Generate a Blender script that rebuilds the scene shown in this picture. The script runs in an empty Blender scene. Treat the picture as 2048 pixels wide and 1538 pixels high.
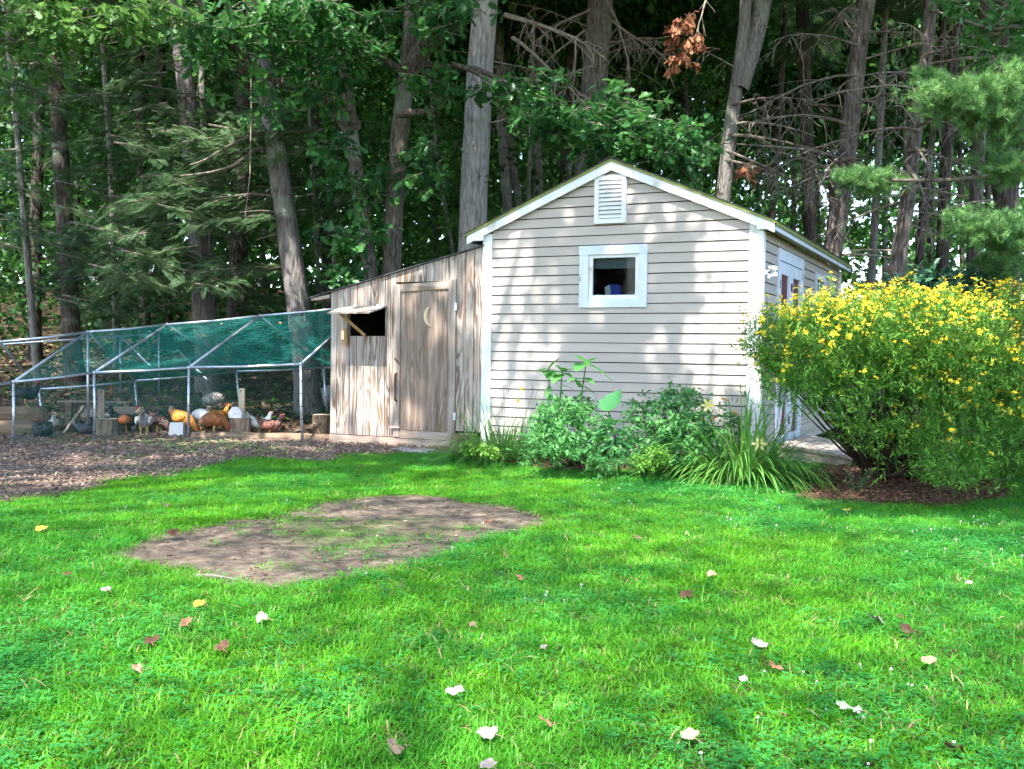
import bpy, bmesh, math, random
import numpy as np
from math import sin, cos, tan, pi, radians, sqrt, atan2
from mathutils import Vector, Matrix, Euler

random.seed(7); rng = np.random.default_rng(11)
S = bpy.context.scene
COL = S.collection

# ------------------------------------------------------------------ camera
F, PITCH, ROLL = 2025.0, radians(1.84), radians(0.77)     # focal length in photo pixels (2048 wide)
CAM = np.array([0.0, 0.0, 1.30])
cam_d = bpy.data.cameras.new('camera'); cam_o = bpy.data.objects.new('camera', cam_d); COL.objects.link(cam_o)
cam_d.sensor_fit = 'HORIZONTAL'; cam_d.sensor_width = 36.0; cam_d.lens = 36.0 * F / 2048.0
cam_d.clip_start = 0.05; cam_d.clip_end = 600
_R = Vector((1, 0, 0)); _FW = Vector((0, cos(PITCH), -sin(PITCH))); _UP = Vector((0, sin(PITCH), cos(PITCH)))
_X = _R * cos(ROLL) + _UP * sin(ROLL); _Y = -_R * sin(ROLL) + _UP * cos(ROLL)
cam_o.matrix_world = Matrix(((_X.x, _Y.x, -_FW.x, CAM[0]), (_X.y, _Y.y, -_FW.y, CAM[1]), (_X.z, _Y.z, -_FW.z, CAM[2]), (0, 0, 0, 1)))
S.camera = cam_o

# ------------------------------------------------------------------ sky, sun, exposure
WALL_A = radians(25.9)                       # the shed front is turned by this much
SUN_EL = radians(58.0)
SUN_H = np.array([-sin(WALL_A), -cos(WALL_A)])
SUN = np.array([SUN_H[0] * cos(SUN_EL), SUN_H[1] * cos(SUN_EL), sin(SUN_EL)])      # towards the sun
world = bpy.data.worlds.new('World'); S.world = world; world.use_nodes = True
wn = world.node_tree.nodes; bg = wn['Background']
sky = wn.new('ShaderNodeTexSky'); sky.sky_type = 'NISHITA'; sky.sun_disc = False
sky.sun_elevation = SUN_EL; sky.sun_rotation = atan2(SUN[0], SUN[1]) % (2 * pi)
sky.air_density = 1.0; sky.dust_density = 1.2
world.node_tree.links.new(sky.outputs[0], bg.inputs[0]); bg.inputs[1].default_value = 0.15
sun_d = bpy.data.lights.new('sun', 'SUN'); sun_d.energy = 3.3; sun_d.angle = radians(0.55); sun_d.color = (1.0, 0.955, 0.88)
sun_o = bpy.data.objects.new('sun', sun_d); COL.objects.link(sun_o)
sun_o.location = (-8, -14, 26); sun_o.rotation_euler = Vector(SUN).to_track_quat('Z', 'Y').to_euler()
S.view_settings.view_transform = 'Standard'; S.view_settings.look = 'None'
S.view_settings.gamma = 1.0; S.view_settings.exposure = 2.35; S.view_settings.use_curve_mapping = False
cy = S.cycles
cy.max_bounces = 5; cy.diffuse_bounces = 3; cy.glossy_bounces = 2; cy.transmission_bounces = 4; cy.transparent_max_bounces = 8
cy.caustics_reflective = False; cy.caustics_refractive = False
cy.use_denoising = True
try: cy.denoiser = 'OPENIMAGEDENOISE'
except Exception: pass
cy.use_adaptive_sampling = True; cy.adaptive_threshold = 0.02

# ------------------------------------------------------------------ helpers: survey of the place
def ray(px, py):
    x = (px - 1024) / F; y = -(py - 769) / F
    c, s = cos(ROLL), sin(ROLL)
    x, y = c * x - s * y, s * x + c * y
    return np.array([x, cos(PITCH) + y * sin(PITCH), -sin(PITCH) + y * cos(PITCH)])
def at(px, py, d):                            # point of the place at distance d along the ground axis
    r = ray(px, py); return CAM + r * (d / r[1])
def sstep(a, b, x):
    t = np.clip((np.asarray(x, float) - a) / (b - a), 0, 1); return t * t * (3 - 2 * t)
def hgt(x, y):                                # terrain
    x = np.asarray(x, float); y = np.asarray(y, float)
    left = 1 - sstep(-5, 5, x)
    r = np.log1p(np.exp((y - 17.0) / 1.2)) * 1.2
    h = r * (0.035 + 0.10 * left)
    h = 7.5 * np.tanh(h / 7.5)
    h = h + 0.012 * np.sin(x * 1.7 + y * .6) + 0.010 * np.sin(y * 2.3 - x)
    h = h - 0.05 * (1 - sstep(-7.5, -4.6, x)) * sstep(9, 13, y) * (1 - sstep(15, 18, y))
    return h
def G(px, py, lift=0.0):                      # ground point seen at a photo pixel
    r = ray(px, py); t = 10.0
    for i in range(40):
        p = CAM + r * t
        t = (float(hgt(p[0], p[1])) + lift - CAM[2]) / r[2]
    return CAM + r * t
def gpoly(pts): return np.array([G(*p)[:2] for p in pts])
def inpoly(P, x, y):
    x = np.asarray(x, float); y = np.asarray(y, float); c = np.zeros(x.shape, bool); j = len(P) - 1
    for i in range(len(P)):
        xi, yi = P[i]; xj, yj = P[j]
        m = ((yi > y) != (yj > y)) & (x < (xj - xi) * (y - yi) / (yj - yi + 1e-12) + xi); c ^= m; j = i
    return c
def pdist(P, x, y):                           # signed distance, positive inside
    x = np.asarray(x, float); y = np.asarray(y, float); d = np.full(x.shape, 1e9); j = len(P) - 1
    for i in range(len(P)):
        a = P[j]; b = P[i]; ab = b - a; L = ab @ ab + 1e-12
        t = np.clip(((x - a[0]) * ab[0] + (y - a[1]) * ab[1]) / L, 0, 1)
        d = np.minimum(d, np.hypot(x - a[0] - t * ab[0], y - a[1] - t * ab[1])); j = i
    return np.where(inpoly(P, x, y), d, -d)
def wob(x, y, s=1.0, a=1.0):
    x = np.asarray(x) * s; y = np.asarray(y) * s
    return a * (0.5 * np.sin(2.1 * x + 1.3 * y) + 0.35 * np.sin(4.7 * x - 3.1 * y + 1) + 0.25 * np.sin(9.3 * y + 2.2 * x) + .2 * np.sin(17 * x + 13 * y))

# ------------------------------------------------------------------ helpers: objects
def link(o, parent=None):
    COL.objects.link(o)
    if parent is not None: o.parent = parent
    return o
def tag(o, label=None, cat=None, group=None, kind=None):
    if label: o['label'] = label
    if cat: o['category'] = cat
    if group: o['group'] = group
    if kind: o['kind'] = kind
    return o
def empty(name, loc, rz=0.0, label=None, cat=None, group=None):
    e = bpy.data.objects.new(name, None); e.empty_display_size = 0.2; COL.objects.link(e)
    e.location = tuple(loc); e.rotation_euler = (0, 0, rz)
    return tag(e, label, cat, group)
class MB:
    def __init__(s): s.v = []; s.f = []
    def add(s, vs, fs):
        o = len(s.v); s.v += [tuple(map(float, p)) for p in vs]; s.f += [tuple(i + o for i in f) for f in fs]; return s
    def box(s, x0, x1, y0, y1, z0, z1):
        return s.add([(x0, y0, z0), (x1, y0, z0), (x1, y1, z0), (x0, y1, z0), (x0, y0, z1), (x1, y0, z1), (x1, y1, z1), (x0, y1, z1)],
                     [(0, 3, 2, 1), (4, 5, 6, 7), (0, 1, 5, 4), (1, 2, 6, 5), (2, 3, 7, 6), (3, 0, 4, 7)])
    def obox(s, c, size, M=None):
        h = Vector(size) / 2; c = Vector(c); M = M or Matrix.Identity(3); vs = []
        for z in (-1, 1):
            for (x, y) in ((-1, -1), (1, -1), (1, 1), (-1, 1)): vs.append(c + M @ Vector((x * h.x, y * h.y, z * h.z)))
        return s.add(vs, [(0, 3, 2, 1), (4, 5, 6, 7), (0, 1, 5, 4), (1, 2, 6, 5), (2, 3, 7, 6), (3, 0, 4, 7)])
    def bar(s, a, b, w, t, up=(0, 0, 1)):     # plank from a to b
        a = Vector(a); b = Vector(b); d = (b - a); L = d.length; d.normalize()
        u = Vector(up); sd = d.cross(u).normalized(); u = sd.cross(d).normalized()
        return s.obox((a + b) / 2, (L, w, t), Matrix((d, sd, u)).transposed())
    def prism(s, poly, y0, y1):               # polygon in x,z pushed along y
        n = len(poly)
        vs = [(p[0], y0, p[1]) for p in poly] + [(p[0], y1, p[1]) for p in poly]
        fs = [tuple(range(n)), tuple(range(2 * n - 1, n - 1, -1))] + [((i + 1) % n, i, n + i, n + (i + 1) % n) for i in range(n)]
        return s.add(vs, fs)
    def tube(s, pts, rad, n=8, cap=True, wobble=0.0, seed=0):
        pts = [Vector(p) for p in pts]; m = len(pts); rr = random.Random(seed)
        if not hasattr(rad, '__len__'): rad = [rad] * m
        ref = Vector((0.13, 0.21, 0.97)); vs = []; prev = None
        for i in range(m):
            t = (pts[min(i + 1, m - 1)] - pts[max(i - 1, 0)])
            if t.length < 1e-9: t = Vector((0, 0, 1))
            t.normalize()
            if prev is None:
                a = t.cross(ref)
                if a.length < 0.15: a = t.cross(Vector((1, 0, 0)))
            else: a = prev - t * prev.dot(t)
            a.normalize(); prev = a; b = t.cross(a)
            for k in range(n):
                q = 2 * pi * k / n; r = rad[i] * (1 + wobble * (rr.random() - .5))
                vs.append(pts[i] + a * (cos(q) * r) + b * (sin(q) * r))
        fs = [(i * n + k, i * n + (k + 1) % n, (i + 1) * n + (k + 1) % n, (i + 1) * n + k) for i in range(m - 1) for k in range(n)]
        if cap: fs += [tuple(range(n - 1, -1, -1)), tuple(range((m - 1) * n, m * n))]
        return s.add(vs, fs)
    def ball(s, c, r, n=10, m=7):
        c = Vector(c); r = r if hasattr(r, '__len__') else (r, r, r)
        vs = [c + Vector((0, 0, -r[2]))]
        for i in range(1, m):
            th = -pi / 2 + pi * i / m
            for k in range(n):
                q = 2 * pi * k / n; vs.append(c + Vector((cos(q) * cos(th) * r[0], sin(q) * cos(th) * r[1], sin(th) * r[2])))
        vs.append(c + Vector((0, 0, r[2]))); e = len(vs) - 1
        fs = [(0, 1 + (k + 1) % n, 1 + k) for k in range(n)] + [(e, e - n + k, e - n + (k + 1) % n) for k in range(n)]
        for i in range(m - 2):
            for k in range(n): fs.append((1 + i * n + k, 1 + i * n + (k + 1) % n, 1 + (i + 1) * n + (k + 1) % n, 1 + (i + 1) * n + k))
        return s.add(vs, fs)
    def mesh(s, name):
        me = bpy.data.meshes.new(name); me.from_pydata(s.v, [], s.f); me.validate(); me.update(); return me
    def build(s, name, mat, parent=None, smooth=False, label=None, kind=None):
        me = s.mesh(name); me.materials.append(mat)
        if smooth: me.polygons.foreach_set('use_smooth', [True] * len(me.polygons))
        return tag(link(bpy.data.objects.new(name, me), parent), label, None, None, kind)

class FO:                                     # many small faces, built with numpy
    def __init__(s): s.V = []; s.T = []; s.A = []; s.n = 0
    def add(s, tv, tt, R, T, sc, tint):       # template verts/tris, rotations n33, positions n3, scales n, tints n
        tv = np.asarray(tv, float); tt = np.asarray(tt, int); n = len(T)
        if n == 0: return s
        sc = np.asarray(sc, float).reshape(-1, 1, 1) if np.ndim(sc) else sc
        P = np.einsum('nij,kj->nki', R, tv) * sc + np.asarray(T)[:, None, :]
        k = len(tv)
        s.V.append(P.reshape(-1, 3)); s.T.append((tt[None] + (np.arange(n) * k)[:, None, None]).reshape(-1, 3) + s.n)
        s.A.append(np.repeat(np.asarray(tint, float), k)); s.n += n * k
        return s
    def raw(s, V, T, tint):
        s.V.append(np.asarray(V, float)); s.T.append(np.asarray(T, int) + s.n); s.A.append(np.broadcast_to(np.asarray(tint, float), (len(V),))); s.n += len(V); return s
    def mesh(s, name, mat):
        V = np.concatenate(s.V).astype(np.float32); T = np.concatenate(s.T).astype(np.int32); A = np.concatenate(s.A).astype(np.float32)
        me = bpy.data.meshes.new(name); me.vertices.add(len(V)); me.vertices.foreach_set('co', V.ravel())
        me.loops.add(T.size); me.loops.foreach_set('vertex_index', T.ravel())
        me.polygons.add(len(T)); me.polygons.foreach_set('loop_start', np.arange(0, T.size, 3, dtype=np.int32))
        try: me.polygons.foreach_set('loop_total', np.full(len(T), 3, np.int32))
        except Exception: pass
        at_ = me.attributes.new('tint', 'FLOAT', 'POINT'); at_.data.foreach_set('value', A)
        me.materials.append(mat); me.update(calc_edges=True); return me
    def build(s, name, mat, parent=None, kind=None, label=None):
        return tag(link(bpy.data.objects.new(name, s.mesh(name, mat)), parent), label, None, None, kind)
def rotm(n, tilt=1.0, yaw=None, up=None):
    """n random rotations; local +y is the growing direction, z the face normal"""
    yaw = rng.uniform(0, 2 * pi, n) if yaw is None else np.broadcast_to(yaw, (n,))
    p = rng.normal(0, tilt, n); r = rng.normal(0, tilt, n)
    cyw, syw = np.cos(yaw), np.sin(yaw); cp, sp = np.cos(p), np.sin(p); cr, sr = np.cos(r), np.sin(r)
    Z = np.zeros(n); O = np.ones(n)
    Rz = np.stack([cyw, -syw, Z, syw, cyw, Z, Z, Z, O], 1).reshape(n, 3, 3)
    Rx = np.stack([O, Z, Z, Z, cp, -sp, Z, sp, cp], 1).reshape(n, 3, 3)
    Ry = np.stack([cr, Z, sr, Z, O, Z, -sr, Z, cr], 1).reshape(n, 3, 3)
    return Rz @ Rx @ Ry
def dirm(D, roll=None):                        # rotations whose local y follows the directions D
    D = np.asarray(D, float); D = D / (np.linalg.norm(D, axis=1, keepdims=True) + 1e-9); n = len(D)
    ref = np.tile([0, 0, 1.0], (n, 1)); par = np.abs(D[:, 2]) > .95; ref[par] = [1, 0, 0]
    X = np.cross(D, ref); X /= np.linalg.norm(X, axis=1, keepdims=True); Zv = np.cross(X, D)
    if roll is not None:
        c, s_ = np.cos(roll)[:, None], np.sin(roll)[:, None]; X, Zv = X * c + Zv * s_, Zv * c - X * s_
    return np.stack([X, D, Zv], 2)

# ------------------------------------------------------------------ helpers: materials
def nmat(name):
    m = bpy.data.materials.new(name); m.use_nodes = True; nt = m.node_tree
    return m, nt, nt.nodes['Principled BSDF'], nt.nodes, nt.links
def ramp(N, stops):
    r = N.new('ShaderNodeValToRGB'); e = r.color_ramp.elements
    while len(e) < len(stops): e.new(0.5)
    for i, (p, c) in enumerate(stops):
        e[i].position = p; e[i].color = (*c, 1) if len(c) == 3 else c
    return r
def pm(name, stops, scale=6.0, stretch=(1, 1, 1), rough=0.8, bump=0.2, bdist=0.01, detail=6.0, dist=0.0, vary=0.12, spec=0.3, fine=None, metal=0.0):
    """painted / wooden / earthy surface: colour ramp over stretched noise, relief, small change from piece to piece"""
    m, nt, b, N, L = nmat(name)
    tc = N.new('ShaderNodeTexCoord'); mp = N.new('ShaderNodeMapping'); mp.inputs['Scale'].default_value = stretch
    oi = N.new('ShaderNodeObjectInfo'); ad = N.new('ShaderNodeVectorMath'); ad.operation = 'ADD'
    sc = N.new('ShaderNodeVectorMath'); sc.operation = 'SCALE'; sc.inputs[0].default_value = (13.1, 7.7, 19.3)
    L.new(oi.outputs['Random'], sc.inputs['Scale']); L.new(tc.outputs['Object'], mp.inputs[0]); L.new(mp.outputs[0], ad.inputs[0]); L.new(sc.outputs[0], ad.inputs[1])
    nz = N.new('ShaderNodeTexNoise'); nz.inputs['Scale'].default_value = scale; nz.inputs['Detail'].default_value = detail
    nz.inputs['Distortion'].default_value = dist; L.new(ad.outputs[0], nz.inputs['Vector'])
    r = ramp(N, stops); L.new(nz.outputs[0], r.inputs[0])
    hs = N.new('ShaderNodeHueSaturation'); L.new(r.outputs[0], hs.inputs['Color'])
    mr = N.new('ShaderNodeMapRange'); mr.inputs['To Min'].default_value = 1 - vary; mr.inputs['To Max'].default_value = 1 + vary
    L.new(oi.outputs['Random'], mr.inputs[0]); L.new(mr.outputs[0], hs.inputs['Value'])
    L.new(hs.outputs[0], b.inputs['Base Color'])
    b.inputs['Roughness'].default_value = rough; b.inputs['Specular IOR Level'].default_value = spec; b.inputs['Metallic'].default_value = metal
    if bump:
        bp = N.new('ShaderNodeBump'); bp.inputs['Strength'].default_value = bump; bp.inputs['Distance'].default_value = bdist
        src = nz
        if fine:
            src = N.new('ShaderNodeTexNoise'); src.inputs['Scale'].default_value = fine; src.inputs['Detail'].default_value = 4; L.new(ad.outputs[0], src.inputs['Vector'])
        L.new(src.outputs[0], bp.inputs['Height']); L.new(bp.outputs[0], b.inputs['Normal'])
    return m
def leafmat(name, lo, hi, trans=0.35, rough=0.5, spec=0.35, inst=False, tcol=None, patch=None, pscale=0.6):
    """leaf: colour by the leaf's own tint, light shines through"""
    m, nt, b, N, L = nmat(name)
    mx = N.new('ShaderNodeMix'); mx.data_type = 'RGBA'
    mx.inputs['A'].default_value = (*lo, 1); mx.inputs['B'].default_value = (*hi, 1)
    if inst:
        oi = N.new('ShaderNodeObjectInfo'); L.new(oi.outputs['Random'], mx.inputs['Factor'])
    else:
        a = N.new('ShaderNodeAttribute'); a.attribute_name = 'tint'; L.new(a.outputs['Fac'], mx.inputs['Factor'])
    col = mx.outputs['Result']
    if patch:
        g = N.new('ShaderNodeNewGeometry'); nz = N.new('ShaderNodeTexNoise'); nz.inputs['Scale'].default_value = pscale; nz.inputs['Detail'].default_value = 3
        L.new(g.outputs['Position'], nz.inputs['Vector'])
        mr = N.new('ShaderNodeMapRange'); mr.inputs['From Min'].default_value = .42; mr.inputs['From Max'].default_value = .62; L.new(nz.outputs[0], mr.inputs[0])
        m2 = N.new('ShaderNodeMix'); m2.data_type = 'RGBA'; m2.inputs['B'].default_value = (*patch, 1)
        mm = N.new('ShaderNodeMath'); mm.operation = 'MULTIPLY'; mm.inputs[1].default_value = .65; L.new(mr.outputs[0], mm.inputs[0])
        L.new(mm.outputs[0], m2.inputs['Factor']); L.new(col, m2.inputs['A']); col = m2.outputs['Result']
    L.new(col, b.inputs['Base Color']); b.inputs['Roughness'].default_value = rough; b.inputs['Specular IOR Level'].default_value = spec
    if trans > 0:
        t = N.new('ShaderNodeBsdfTranslucent'); ms = N.new('ShaderNodeMixShader'); ms.inputs[0].default_value = trans
        hs = N.new('ShaderNodeHueSaturation'); hs.inputs['Value'].default_value = 1.35; hs.inputs['Hue'].default_value = 0.485; L.new(col, hs.inputs['Color'])
        L.new(hs.outputs[0], t.inputs['Color']); L.new(b.outputs[0], ms.inputs[1]); L.new(t.outputs[0], ms.inputs[2])
        L.new(ms.outputs[0], N['Material Output'].inputs[0])
    return m
def flat(name, c, rough=0.6, spec=0.3, metal=0.0):
    m, nt, b, N, L = nmat(name)
    tc = N.new('ShaderNodeTexCoord'); nz = N.new('ShaderNodeTexNoise'); nz.inputs['Scale'].default_value = 25; nz.inputs['Detail'].default_value = 4
    L.new(tc.outputs['Object'], nz.inputs['Vector'])
    r = ramp(N, [(.3, tuple(x * .82 for x in c)), (.7, tuple(min(1, x * 1.12) for x in c))]); L.new(nz.outputs[0], r.inputs[0]); L.new(r.outputs[0], b.inputs['Base Color'])
    b.inputs['Roughness'].default_value = rough; b.inputs['Specular IOR Level'].default_value = spec; b.inputs['Metallic'].default_value = metal
    return m

# ------------------------------------------------------------------ materials
M = {}
M['siding'] = pm('siding_paint', [(.25, (.42, .365, .325)), (.75, (.485, .425, .38))], 3.0, (.6, 1, 3), rough=.55, bump=.15, bdist=.002, vary=.05, fine=60, spec=.4)
M['white'] = pm('white_paint', [(.28, (.50, .47, .43)), (.42, (.74, .735, .74)), (.8, (.80, .80, .81))], 5, (1, 1, .7), rough=.5, bump=.15, bdist=.002, vary=.03, fine=50)
M['oldwhite'] = pm('chipped_white_paint', [(.30, (.30, .24, .20)), (.36, (.62, .66, .74)), (.7, (.70, .74, .83))], 9, (1, 1, .5), rough=.6, bump=.3, bdist=.002, vary=.03, fine=40)
M['drip'] = flat('olive_drip_edge', (.20, .23, .055), .45)
M['soffit'] = flat('cream_soffit_paint', (.42, .38, .20), .6)
M['shingle'] = pm('asphalt_shingle', [(.3, (.035, .032, .030)), (.7, (.11, .10, .095))], 40, rough=.95, bump=.5, bdist=.003, vary=.25)
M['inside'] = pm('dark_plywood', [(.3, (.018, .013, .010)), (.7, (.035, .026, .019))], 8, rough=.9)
M['maroon'] = pm('maroon_paint', [(.3, (.10, .022, .028)), (.7, (.17, .04, .045))], 9, (1, 1, .3), rough=.6, bump=.2, bdist=.002)
def plymat(name, tone=((.25, .205, .175), (.42, .365, .325), (.54, .49, .445))):                             # rotary-cut plywood: weathered grey with brown flame grain
    m, nt, b, N, L = nmat(name); tc = N.new('ShaderNodeTexCoord'); oi = N.new('ShaderNodeObjectInfo'); ad = N.new('ShaderNodeVectorMath'); ad.operation = 'ADD'
    sc = N.new('ShaderNodeVectorMath'); sc.operation = 'SCALE'; sc.inputs[0].default_value = (3.1, 1.7, 5.3); L.new(oi.outputs['Random'], sc.inputs['Scale']); L.new(tc.outputs['Object'], ad.inputs[0]); L.new(sc.outputs[0], ad.inputs[1])
    def nz(stretch, detail, dist=0.0):
        mp = N.new('ShaderNodeMapping'); mp.inputs['Scale'].default_value = stretch; L.new(ad.outputs[0], mp.inputs[0]); n_ = N.new('ShaderNodeTexNoise'); n_.inputs['Scale'].default_value = 1.0; n_.inputs['Detail'].default_value = detail; n_.inputs['Distortion'].default_value = dist; L.new(mp.outputs[0], n_.inputs['Vector']); return n_.outputs[0]
    def mth(op, a, v):
        x = N.new('ShaderNodeMath'); x.operation = op; L.new(a, x.inputs[0]); x.inputs[1].default_value = v; return x.outputs[0]
    flame = mth('SINE', mth('MULTIPLY', nz((5.0, 5.0, .55), 3, .4), 75.0), 0.0)
    f1 = ramp(N, [(.25, (0,) * 3), (.85, (1,) * 3)]); mr = N.new('ShaderNodeMapRange'); mr.inputs['From Min'].default_value = -1; L.new(flame, mr.inputs[0]); L.new(mr.outputs[0], f1.inputs[0])
    patch = ramp(N, [(.36, (0,) * 3), (.56, (1,) * 3)]); L.new(nz((7, 7, .7), 5, .8), patch.inputs[0])
    grey = ramp(N, [(.3, tone[0]), (.55, tone[1]), (.75, tone[2])]); L.new(nz((22, 22, .9), 5, .6), grey.inputs[0])
    mu = N.new('ShaderNodeMath'); mu.operation = 'MULTIPLY'; L.new(f1.outputs[0], mu.inputs[0]); L.new(patch.outputs[0], mu.inputs[1])
    br = ramp(N, [(.3, (.12, .075, .052)), (.7, (.26, .175, .125))]); L.new(nz((14, 14, 1.2), 4), br.inputs[0])
    mx = N.new('ShaderNodeMix'); mx.data_type = 'RGBA'; L.new(mu.outputs[0], mx.inputs['Factor']); L.new(grey.outputs[0], mx.inputs['A']); L.new(br.outputs[0], mx.inputs['B'])
    L.new(mx.outputs['Result'], b.inputs['Base Color']); b.inputs['Roughness'].default_value = .88; b.inputs['Specular IOR Level'].default_value = .15
    bp = N.new('ShaderNodeBump'); bp.inputs['Strength'].default_value = .5; bp.inputs['Distance'].default_value = .004; L.new(mu.outputs[0], bp.inputs['Height']); L.new(bp.outputs[0], b.inputs['Normal']); return m
M['ply'] = plymat('weathered_plywood'); M['plydoor'] = plymat('brown_weathered_plywood', ((.16, .115, .09), (.29, .225, .185), (.41, .345, .30)))
M['plank'] = pm('weathered_plank', [(.25, (.16, .115, .09)), (.5, (.30, .245, .21)), (.75, (.40, .35, .32))], 1.0, (20, 20, 1.2), rough=.85, bump=.4, bdist=.003, dist=.6, vary=.12, spec=.2)
M['plankx'] = pm('weathered_crossplank', [(.25, (.18, .12, .085)), (.5, (.33, .26, .21)), (.75, (.44, .38, .33))], 1.0, (1.2, 20, 20), rough=.85, bump=.4, bdist=.003, dist=.6, vary=.12, spec=.2)
M['newwood'] = pm('yellow_pine_wood', [(.25, (.30, .16, .06)), (.75, (.46, .28, .12))], 1.0, (18, 18, 2), rough=.7, bump=.2, bdist=.002, vary=.1)
M['deckwood'] = pm('grey_deck_plank', [(.25, (.20, .16, .13)), (.55, (.40, .345, .30)), (.8, (.52, .46, .40))], 1.0, (14, 1.0, 14), rough=.85, bump=.4, bdist=.003, dist=.5, vary=.12)
M['roofmetal'] = flat('dark_roll_roofing', (.055, .055, .06), .6)
M['galv'] = flat('galvanised_steel', (.50, .55, .62), .38, .5, .85)
M['pipe'] = pm('galvanised_pipe', [(.3, (.40, .44, .50)), (.7, (.62, .66, .72))], 14, rough=.36, bump=0, vary=.05, spec=.5, metal=.7)
M['black'] = flat('black_plastic', (.02, .02, .022), .5)
M['blue'] = flat('blue_cardboard', (.025, .06, .38), .5)
M['paleblue'] = flat('pale_cardboard', (.45, .52, .55), .5)
M['green'] = flat('green_plastic', (.03, .38, .16), .4)
M['blind'] = flat('grey_window_shade', (.10, .12, .13), .8)
M['iron'] = flat('rusty_iron', (.10, .055, .035), .7, .3, .3)
M['stone'] = pm('grey_concrete', [(.3, (.32, .30, .28)), (.7, (.46, .44, .42))], 12, rough=.9, bump=.4)
M['log'] = pm('stripped_log', [(.3, (.13, .085, .055)), (.7, (.30, .21, .14))], 2.0, (1.2, 14, 14), rough=.9, bump=.5, bdist=.006, vary=.15)
M['stump'] = pm('stump_wood', [(.3, (.16, .11, .075)), (.7, (.38, .29, .20))], 2.0, (10, 10, 1.5), rough=.9, bump=.6, bdist=.008, vary=.15)
M['palewood'] = pm('pale_cut_wood', [(.3, (.42, .32, .20)), (.7, (.62, .52, .38))], 3.0, (9, 9, 1.5), rough=.8, bump=.3, bdist=.004, vary=.08)
M['salt'] = pm('white_mineral_block', [(.3, (.70, .68, .64)), (.7, (.82, .81, .79))], 9, rough=.8, bump=.5, bdist=.006)
M['wirenet'] = flat('green_netting', (.018, .32, .275), .55)
M['hexwire'] = flat('green_poultry_wire', (.035, .20, .17), .45, .4, .2)
m, nt, b, N, L = nmat('window_glass'); N.remove(b); tr = N.new('ShaderNodeBsdfTransparent'); gl = N.new('ShaderNodeBsdfGlossy'); ms = N.new('ShaderNodeMixShader'); fr = N.new('ShaderNodeFresnel'); fr.inputs[0].default_value = 1.25
tr.inputs[0].default_value = (.80, .84, .84, 1); nz = N.new('ShaderNodeTexNoise'); nz.inputs['Scale'].default_value = 3; r = ramp(N, [(.4, (.02,) * 3), (.8, (.10,) * 3)]); L.new(nz.outputs[0], r.inputs[0]); L.new(r.outputs[0], gl.inputs['Roughness'])
L.new(fr.outputs[0], ms.inputs[0]); L.new(tr.outputs[0], ms.inputs[1]); L.new(gl.outputs[0], ms.inputs[2]); L.new(ms.outputs[0], N['Material Output'].inputs[0])
M['glass'] = m

# ------------------------------------------------------------------ ground: one sheet with earth, chips, mulch and litter
DIRT = gpoly([(230, 1105), (270, 1085), (350, 1062), (450, 1042), (560, 1030), (640, 1005), (720, 992), (800, 988), (870, 992), (930, 1003), (1010, 1010), (1085, 1030), (1090, 1045),
              (1020, 1065), (940, 1085), (860, 1110), (760, 1140), (660, 1158), (560, 1170), (480, 1168), (400, 1150), (320, 1130), (260, 1118)])
CHIPS = gpoly([(-60, 1012), (60, 998), (140, 982), (210, 962), (330, 955), (400, 934), (520, 916), (640, 924), (720, 908), (800, 905), (915, 908), (925, 885), (660, 880), (420, 868), (180, 866), (-60, 872)])
TUFT = gpoly([(110, 878), (230, 874), (420, 882), (560, 893), (650, 900), (655, 906), (560, 910), (480, 905), (400, 912), (300, 893), (190, 888), (90, 890)])
MULCH = gpoly([(1600, 1003), (1565, 965), (1640, 938), (1800, 930), (2000, 970), (2030, 1000), (1900, 1012), (1700, 1008)])
BED = gpoly([(925, 905), (930, 922), (1060, 936), (1150, 945), (1300, 942), (1450, 975), (1560, 950), (1520, 905), (1300, 890), (1000, 880)])
BARE = gpoly([(985, 1150), (1020, 1142), (1075, 1140), (1090, 1150), (1040, 1160), (1000, 1162)])
OX = np.array([2.83, 11.5]) + np.array([-cos(WALL_A), sin(WALL_A)]) * 0.028      # shed's right front corner
UX = np.array([-cos(WALL_A), sin(WALL_A)]); VX = np.array([sin(WALL_A), cos(WALL_A)])
def shedp(u, v): return OX + UX * u + VX * v
SHEDP = np.array([shedp(-.05, -.02), shedp(6.2, -.02), shedp(6.2, 3), shedp(3.6, 6), shedp(-.05, 6)])
def masks(x, y):
    n = wob(x, y, 2.0, .10)
    dirt = np.maximum(sstep(-.13, .05, pdist(DIRT, x, y) + n * .45), .8 * sstep(-.05, .08, pdist(BARE, x, y) + n * .5))
    chips = sstep(-.15, .10, pdist(CHIPS, x, y) + n * 1.6)
    mul = np.maximum(sstep(-.10, .12, pdist(MULCH, x, y) + n), sstep(-.06, .08, pdist(BED, x, y) + n * .6))
    edge = 14.0 + 2.6 * sstep(2.0, 4.0, x) - 1.0 * (1 - sstep(-5.5, -4.0, x))
    lit = sstep(-.4, .5, y - edge + n * 2)
    return dirt, chips, mul, lit
fx = np.arange(-8.5, 8.01, .085); fy = np.arange(1.0, 17.0, .085)
gx = np.concatenate([[-160, -110, -75, -50, -36, -26, -20, -16, -13, -11, -9.5], fx, [8.6, 9.5, 11, 13, 16, 20, 26, 36, 50, 75, 110, 160]])
gy = np.concatenate([[-80, -45, -25, -14, -8, -4, -2, -.5], fy, np.arange(17.5, 32, .7), [33, 36, 40, 45, 52, 60, 75, 95, 130, 180]])
X, Y = np.meshgrid(gx, gy); Zg = hgt(X, Y)
d_, c_, m_, l_ = masks(X.ravel(), Y.ravel())
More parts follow.
